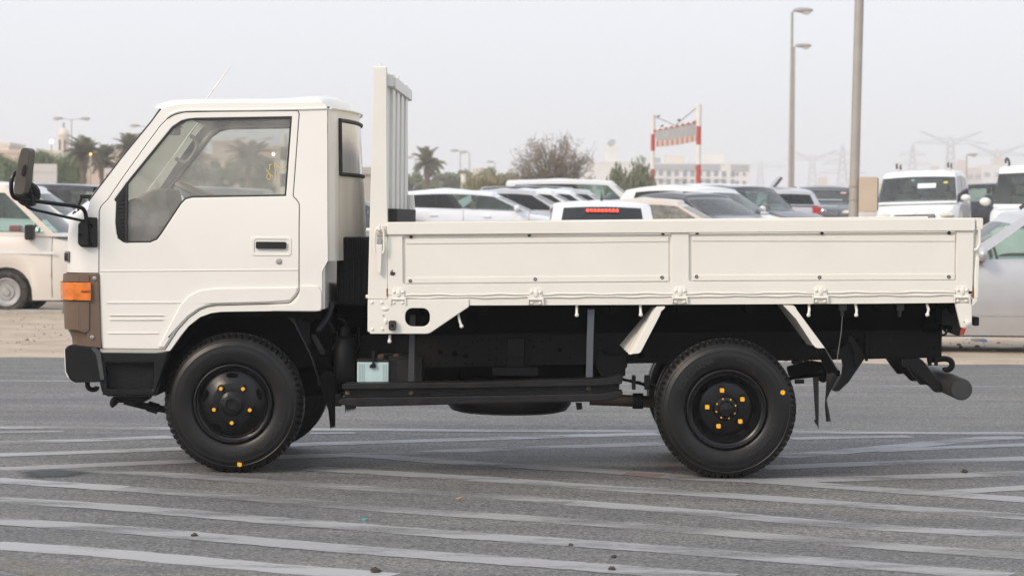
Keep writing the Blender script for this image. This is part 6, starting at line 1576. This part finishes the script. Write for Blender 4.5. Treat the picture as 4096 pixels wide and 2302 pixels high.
# ---- street lamps
M_galv = mat('galvanised post', (.36, .335, .30), .55, metal=.25, var=.08, vscale=3, bump=.05, bscale=20)
def lamp_head(root, x, z, s, rz=0.0):
    m = MB().ell((x + s * .55, 0, z + .10 * s), .62 * s, .22 * s, .16 * s, 14, 8)
    o = m.build('lamp_head', M_galv, root, smooth=60); o.rotation_euler = (0, 0, rz)
    MB().ell((x + s * .72, 0, z - .02 * s), .30 * s, .17 * s, .15 * s, 12, 8).build('lamp_bowl', mat('lamp bowl', (.62, .60, .56), .3), o)
def street_lamp(label, px, py, d, r, heads, base_dx=0, group='street lamps', s=1.0, hlen=.5):
    y = d - CAM_D; top = at(*FD(px, py), y); bx = top.x; g = gz(bx, y); h = top.z - g
    root = empty('street_lamp', (bx, y, g)); tag(root, label, 'street lamp', group)
    MB().tube([(0, 0, -.1), (0, 0, h * .5), (0, 0, h)], [r, r * .8, r * .55], 12).build('pole', M_galv, root, smooth=60)
    for sg in heads:
        o = MB().tube([(0, 0, h - .05), (sg * hlen * .5, 0, h), (sg * hlen, 0, h + .03)], .04 * s, 6).build('arm', M_galv, root)
        lamp_head(root, hlen * .8 * (1 if sg > 0 else 1), h, s, 0 if sg > 0 else math.pi)
    return root, h
street_lamp('tall thin street lamp with a single head, higher of the two', 1993, 30, 110, .10, (1,), s=.75, hlen=.1)
street_lamp('thin street lamp just behind the taller one, with a lower head', 1998, 118, 132, .10, (1,), s=.75, hlen=.1)
street_lamp('far double headed street lamp next to the minaret', 180, 300, 218, .08, (1, -1), s=.8, hlen=1.0)
street_lamp('far double headed lamp beside the windscreen pillar', 372, 318, 230, .08, (1, -1), s=.8, hlen=1.0)
street_lamp('double headed lamp seen through the cab window', 640, 350, 240, .08, (1, -1), s=.8, hlen=1.0)
street_lamp('far single lamp left of its twin above the pearl hatchback', 1158, 380, 330, .12, (-1,), s=1.0, hlen=.3)
street_lamp('far single lamp right of its twin above the pearl hatchback', 1181, 384, 335, .12, (-1,), s=1.0, hlen=.3)
street_lamp('small far lamp near the leafless tree', 1245, 408, 400, .12, (-1,), s=1.0, hlen=.3)
street_lamp('small far lamp above the pale palm', 1045, 397, 380, .12, (-1,), s=1.0, hlen=.3)
street_lamp('far lamp between the hazy blocks right of the white minivan', 2432, 391, 200, .09, (1,), s=.7, hlen=.1)
# big lamp post with meter box
y = 45 - CAM_D; lo, hi = at(*FD(2147, 545), y), at(*FD(2162, -10), y); g = gz(lo.x, y)
lp = empty('lamp_post', (lo.x, y, g)); tag(lp, 'thick galvanised lamp post with a beige meter box strapped on', 'lamp post')
sl2 = (hi.x - lo.x) / (hi.z - lo.z)
MB().tube([(-sl2 * (lo.z - g), 0, -.1), (0, 0, lo.z - g), (hi.x - lo.x, 0, hi.z - g), (sl2 * (9.5 - lo.z + g), 0, 9.5)], [.115, .092, .085, .06], 24).build('pole', M_galv, lp, smooth=60)
MB().tube([(sl2 * 8, 0, 9.4), (sl2 * 8 + .8, -.2, 9.6)], .04, 8).build('arm', M_galv, lp)
MB().ell((sl2 * 8 + 1.2, -.3, 9.66), .5, .2, .12).build('lamp_head', M_galv, lp)
M_box = mat('beige meter box', (.52, .43, .33), .5, var=.04, vscale=4, dust=.1)
a, b = at(*B6(374, 632), y - .02), at(*B6(580, 1022), y - .02)
bx = MB().box(a.x - lo.x, b.x - lo.x, -.14, .12, b.z - g, a.z - g).build('meter_box', M_box, lp, bevel=.012)
MB().box(b.x - lo.x - .012, b.x - lo.x + .004, -.148, -.13, b.z - g + .03, a.z - g - .03).build('box_gap', M_seam, bx)
for py in (738, 886):
    q = at(*B6(320, py), y); MB().tube([(q.x - lo.x + .098 * math.cos(t), .098 * math.sin(t) * 1.0, q.z - g) for t in [i * math.pi / 10 for i in range(20)]], .009, 5, closed=True).build('strap', mat('tan strap', (.42, .32, .22), .7), lp)
# lit globe lamps
M_lit = mat('lit globe', (1, 1, 1), .4, emit=((1.0, .96, .86), 4.0)); M_lito = mat('lit orange lamp', (1, .5, .1), .4, emit=((1.0, .42, .06), 3.0))
for label, px, py, d, r, m_ in (('lit white globe lamp in front of the orange block', 206 / 1.5901, 567 / 1.5901, 200, .15, M_lit), ('lit orange lamp in front of the date palm', 228, 388, 135, .07, M_lito), ('lit white lamp seen through the cab window', 688, 388, 200, .13, M_lit), ('lit pale lamp between the cab and the headboard', 877, 402, 200, .13, M_lit)):
    y = d - CAM_D; c = at(*FD(px, py), y); g = gz(c.x, y); root = empty('globe_lamp', (c.x, y, g)); tag(root, label, 'lamp')
    MB().tube([(0, 0, 0), (0, 0, c.z - g)], .05, 6).build('pole', M_galv, root); MB().ell((0, 0, c.z - g), r, r, r).build('globe', m_, root)

# ---- height-limit gantry
M_gw = mat('gantry white', (.70, .68, .64), .6, var=.05, dust=.1); M_gr = mat('gantry red', (.45, .055, .035), .6, var=.06, dust=.1)
dl, dr = 123.0, 104.0
pl0 = at(*B4(836, 420), dl - CAM_D); pr0 = at(*B4(1324, 420), dr - CAM_D)
gan = empty('height_gantry', ((pl0.x + pr0.x) / 2, (pl0.y + pr0.y) / 2, gz(pl0.x, pl0.y))); tag(gan, 'red and white striped height limit gantry with a hanging fringe', 'gantry')
GO = Vector(gan.location)
def gp(x, y_, t):                    # t: 0 at the left post, 1 at the right post
    Y = pl0.y + (pr0.y - pl0.y) * t; return at(*B4(x, y_), Y) - GO
for (xx, t, ys_, cols, r) in ((836, 0, (210, 420, 600, 795, 1010), 'wrwr', .105), (1326, 1, (100, 335, 532, 746, 1010), 'wrwr', .105)):
    base_z = gz(pl0.x if t == 0 else pr0.x, pl0.y if t == 0 else pr0.y) - GO.z
    for k in range(4):
        a, b = gp(xx, ys_[k], t), gp(xx, ys_[k + 1], t)
        if k == 3: b.z = base_z - .05
        x0 = gp(xx, 500, t)
        rr = r * (1.15 if k == 0 else 1)
        MB().lathe([(rr, b.z), (rr, a.z)], (x0.x, x0.y, 0), (0, 0, 1), 16, capa=True, capb=True).build('post_band', M_gw if cols[k] == 'w' else M_gr, gan)
for k in range(15):
    t0, t1 = k / 15, (k + 1) / 15
    a, b = gp(850 + 450 * t0, 383 - 95 * t0, t0), gp(850 + 450 * t1, 383 - 95 * t1, t1)
    MB().tube([a, b], .06, 8).build('beam_band', M_gr if k % 2 == 0 else M_gw, gan)
for k in range(16):
    t0, t1 = k / 16, (k + .92) / 16
    def low(t, up): return gp(872 + 425 * t, (490 if up else 556) - (64 * t if up else 62 * t) - 0 + 10 * math.sin(t * math.pi), t)
    q = [low(t0, 1), low(t1, 1), low(t1, 0), low(t0, 0)]
    MB().add(q + [p + Vector((.02, .03, 0)) for p in q], [(0, 1, 2, 3), (7, 6, 5, 4), (0, 4, 5, 1), (1, 5, 6, 2), (2, 6, 7, 3), (3, 7, 4, 0)]).build('fringe_board', mat('faded board white', (.60, .52, .46), .7) if k % 2 else mat('faded board red', (.50, .20, .14), .7), gan)
    for j in range(2):
        t = (k + .25 + .5 * j) / 16
        MB().tube([gp(850 + 450 * t, 385 - 95 * t, t), low(t, 1)], .022, 5).build('chain', mat('chain grey', (.30, .27, .25), .6), gan)
for pts in (((850, 232, 0), (960, 275, .3), (1070, 325, .5)), ((1080, 322, .5), (1190, 230, .75), (1296, 145, 1))):
    MB().tube([gp(*p) for p in pts], .018, 5).build('stay_cable', M_cabin, gan)
M_bird = mat('dark bird', (.03, .03, .035), .8)
for i, (x, y_, t, lab) in enumerate(((1112, 283, .55, 'dark bird perched high on the gantry cable'), (893, 241, .12, 'dark bird perched on the lower gantry cable'), (930, 345, .17, 'dark bird perched on the striped gantry beam'))):
    p = gp(x, y_, t) + GO
    b_ = MB().ell((0, 0, .09), .13, .07, .075).ell((.12, 0, .15), .05, .045, .045).add([(-.1, -.03, .10), (-.1, .03, .10), (-.32, .03, .04), (-.32, -.03, .04)], [(0, 1, 2, 3)]).tube([(0, 0, .05), (0, 0, -.02)], .008, 4).build('bird', M_bird, None); b_.location = p; b_.scale = (.6, .6, .6); tag(b_, lab, 'bird', 'birds on the gantry')
# small red and white post by the far lamps
y = 120 - CAM_D; c = at(*B3(727, 560), y); g = gz(c.x, y); rp_ = empty('marker_post', (c.x, y, g)); tag(rp_, 'short red and white post behind the pearl hatchback', 'post')
zt3 = c.z - g; MB().lathe([(.13, 0), (.13, zt3 * .62)], (0, 0, 0), (0, 0, 1), 12).build('red_band', M_gr, rp_); MB().lathe([(.13, zt3 * .62), (.13, zt3)], (0, 0, 0), (0, 0, 1), 12, capb=True).build('white_band', M_gw, rp_)
# striped black and white pole with its sign board, in the cab window
y = 72 - CAM_D; c = at(*FD(714, 336), y); g = gz(c.x, y); bp_ = empty('striped_pole', (c.x, y, g)); tag(bp_, 'black and white banded pole with a white board seen through the cab window', 'pole')
ht = c.z - g; nb = 8
for k in range(nb): MB().lathe([(.1, ht * k / nb), (.1, ht * (k + 1) / nb)], (0, 0, 0), (0, 0, 1), 14, capb=True).build('pole_band', M_gw if k % 2 else M_cabin, bp_)
MB().box(.12, .75, -.03, .03, ht * .35, ht * .99).build('sign_board', M_gw, bp_); MB().box(.12, .75, -.04, -.03, ht * .83, ht * .90).build('red_bar', M_gr, bp_)
for (x0, x1, ya, yb, d, lab, red) in ((84, 143, 412, 452, 118, 'blank grey sign board in front of the weeping trees', 0), (262, 300, 423, 452, 90, 'white sign board with a red bar beside the windscreen pillar', 1)):
    y = d - CAM_D; a, b = at(*FD(x0, ya), y), at(*FD(x1, yb), y); g = gz(a.x, y); r_ = empty('sign_board', ((a.x + b.x) / 2, y, g)); tag(r_, lab, 'sign'); hw = (b.x - a.x) / 2
    MB().box(-hw, hw, -.04, .04, b.z - g - .6, a.z - g).build('board', mat('board grey', (.52, .50, .49), .7, var=.03), r_)
    for sx in (-.8, .8): MB().box(hw * sx - .05, hw * sx + .05, .042, .12, -.1, a.z - g - .04).build('leg', M_galv, r_)
    if red: MB().box(-hw * .7, hw * .8, -.055, -.042, (a.z - g) - .35, (a.z - g) - .22).build('red_bar', M_gr, r_)
    else: MB().box(-hw, hw, -.05, -.042, (b.z + a.z) / 2 - g - .04, (b.z + a.z) / 2 - g - .02).build('board_seam', M_galv, r_)

# ---- pylons
M_pyl = mat('pylon steel', (.22, .21, .21), .6, metal=.2)
def pylon(label, px, py_top, d, kind):
    y = d - CAM_D; top = at(*FD(px, py_top), y); g = gz(top.x, y); h = top.z - g
    root = empty('pylon', (top.x, y, g)); tag(root, label, 'pylon', 'power line pylons')
    m = MB(); r = .16
    def br(a, b, rr=r): m.tube([a, b], rr, 4)
    w0, w1 = h * .11, h * .035
    lv = [0, .16, .3, .42, .53, .63, .72, .80, .88, .95]
    wd = lambda t: w0 + (w1 - w0) * min(1, t / .75)
    for s1 in (-1, 1):
        for s2 in (-1, 1):
            br((s1 * w0, s2 * w0, 0), (s1 * w1, s2 * w1, h * .75)); br((s1 * w1, s2 * w1, h * .75), (s1 * w1 * (.1 if kind == 'peak' else .9), s2 * w1 * .1, h * (1 if kind == 'peak' else .9)))
    for a, b in zip(lv, lv[1:]):
        wa, wb = wd(a), wd(b)
        for s in (-1, 1):
            br((-s * wa, -wa, h * a), (s * wb, -wb, h * b), r * .6); br((-s * wa, wa, h * a), (s * wb, wb, h * b), r * .6)
    m.build('tower', M_pyl, root, smooth=0, fix=False)
    arms = ((.62, .30), (.74, .24), (.86, .16)) if kind == 'peak' else ((.86, .40),)
    for t, l in arms:
        for s in (-1, 1):
            q = MB(); L0 = h * l; z0 = h * t
            q.tube([(s * w1, 0, z0), (s * L0, 0, z0 + h * .012)], r * .8, 4); q.tube([(s * w1, 0, z0 + h * .06), (s * L0, 0, z0 + h * .012)], r * .8, 4)
            for k in range(1, 6): q.tube([(s * (w1 + (L0 - w1) * k / 6), 0, z0), (s * (w1 + (L0 - w1) * (k - .5) / 6), 0, z0 + h * .05 * (1 - k / 6))], r * .5, 3)
            q.tube([(s * L0, 0, z0 + h * .01), (s * L0, 0, z0 - h * .04)], r * .6, 4)
            q.build('cross_arm', M_pyl, root, smooth=0, fix=False)
    if kind == 'horn':
        for s in (-1, 1):
            q = MB(); q.tube([(s * w1, 0, h * .9), (s * h * .34, 0, h)], r, 4); q.tube([(s * w1, 0, h * .86), (s * h * .34, 0, h)], r, 4)
            for k in range(1, 7): q.tube([(s * (w1 + (h * .34 - w1) * k / 7), 0, h * (.9 + .1 * k / 7)), (s * (w1 + (h * .34 - w1) * (k - .6) / 7), 0, h * (.86 + .14 * (k - .6) / 7))], r * .5, 3)
            q.build('horn', M_pyl, root, smooth=0, fix=False)
    return root
pylon('faint pylon above the open bonnet', 1913, 398, 1500, 'flat')
pylon('faint flat topped pylon left of the lamp post', 2044, 378, 1500, 'horn')
pylon('pointed pylon just left of the lamp post', 2120, 363, 1350, 'peak')
pylon('pointed pylon above the white minivan', 2296, 364, 1350, 'peak')
pylon('wide armed pylon right of the white minivan', 2392, 330, 1200, 'horn')
pylon('wide armed pylon at the edge of the picture', 2510, 364, 1200, 'horn')

# ---- small litter
def ltr(name, Z, x, y_, m_, label, cat, fn):
    p = gnd(*Z(x, y_))
    if p.y > 10.5: p = gnd(*Z(x, y_), terrain(p.x, p.y)); p.z = terrain(p.x, p.y)
    else: p.z = .001
    b = fn(); o = b.build(name, m_); o.location = p; tag(o, label, cat)
rng = random.Random(5)
def stone(r):
    def f_():
        m = MB(); m.ell((0, 0, r * .5), r * 1.3, r, r * .7, 8, 6); m.v = [(x * rng.uniform(.8, 1.2), y * rng.uniform(.8, 1.2), max(0, z * rng.uniform(.8, 1.2))) for x, y, z in m.v]; return m
    return f_
def leaf(l):
    return lambda: MB().add([(-l, 0, .004), (-.2 * l, .45 * l, .012), (l * .6, .3 * l, .02), (l, 0, .03), (.3 * l, -.4 * l, .016), (-.4 * l, -.3 * l, .006)], [(0, 1, 5), (1, 4, 5), (1, 2, 4), (2, 3, 4)])
ltr('dry_leaf', C1, 2316, 438, mat('orange leaf', (.48, .22, .05), .8), 'dry orange leaf on the asphalt in front of the truck', 'leaf', leaf(.028))
for Z, x, y_, r, lab in ((C1, 1888, 803, .018, 'black pebble on the lowest painted line'), (C1, 978, 622, .013, 'small reddish pebble between two painted lines'), (C2, 2277, 302, .016, 'brown pebble on the asphalt behind the rear wheel'), (C2, 503, 792, .012, 'small dark pebble below the truck bed'), (C2, 512, 729, .010, 'tiny dark pebble on a faded line'), (C2, 296, 670, .009, 'tiny black pebble beside a worn line')):
    ltr('pebble', Z, x, y_, mat('dark pebble', (.05, .04, .035), .9), lab, 'pebble', stone(r))
ltr('bottle_cap', C1, 1835, 541, mat('teal cap', (.08, .35, .36), .5), 'small teal scrap on the asphalt', 'litter', lambda: MB().lathe([(.014, 0), (.014, .008), (.001, .01)], (0, 0, 0), (0, 0, 1), 10))
ltr('bottle_cap', C7, 1853, 632, mat('blue cap', (.06, .22, .55), .5), 'blue plastic cap on the sand below the silver wagon', 'litter', lambda: MB().lathe([(.022, 0), (.022, .03), (.001, .032)], (0, 0, 0), (0, 0, 1), 12))
ltr('plastic_cup', C7, 1760, 622, mat('white plastic', (.60, .60, .58), .5), 'crushed white cup lying on the sand below the silver wagon', 'litter', lambda: MB().lathe([(.025, -.09), (.035, .09)], (0, 0, .035), (1, .2, 0), 14, capa=True))
ltr('paper_scrap', C7, 1660, 590, mat('white plastic', (.6, .6, .58), .5), 'white paper scrap on the sand behind the truck tailgate', 'litter', leaf(.14))
for i, (x, y_, r) in enumerate(((1552, 670, .035), (1574, 692, .03), (1762, 690, .04), (2010, 650, .03), (1950, 740, .03), (1660, 730, .025))):
    ltr('stone', C7, x, y_, mat('sand stone', (.20, .17, .14), .9), 'small grey stone on the sand behind the truck', 'stone', stone(r * .6)); COL.objects[-1]['group'] = 'stones on the sand'
# ---- loose stones over the sand, far too many to count
m = MB(); rng = random.Random(9)
for _ in range(1500):
    x, y = rng.uniform(-9, 9), rng.uniform(11.4, 22); r = rng.uniform(.004, .02) * (1 + (rng.random() < .05))
    z = terrain(x, y); o = len(m.v)
    m.add([(x - r, y, z - .003), (x, y - r, z - .003), (x + r, y, z - .003), (x, y + r, z - .003), (x + r * .2, y, z + r * .9)], [(0, 1, 4), (1, 2, 4), (2, 3, 4), (3, 0, 4)])
tag(m.build('gravel', mat('gravel', (.27, .23, .18), .95, var=.3, vscale=3), smooth=0, fix=False), 'scattered gravel over the sand', 'gravel', kind='stuff')
# ---- haze
hz_ = MB().box(-900, 900, -17, 1750, -1.6, 56).build('haze', None, smooth=0)
hm = bpy.data.materials.new('haze'); hm.use_nodes = True; n_ = hm.node_tree; n_.nodes.clear()
o_ = n_.nodes.new('ShaderNodeOutputMaterial'); pv = n_.nodes.new('ShaderNodeVolumePrincipled')
pv.inputs['Color'].default_value = (.985, .99, 1.0, 1); pv.inputs['Density'].default_value = .0009; pv.inputs['Anisotropy'].default_value = .6
n_.links.new(pv.outputs[0], o_.inputs['Volume']); hz_.data.materials.append(hm); tag(hz_, 'pale dusty haze over the lot', 'haze', kind='stuff')
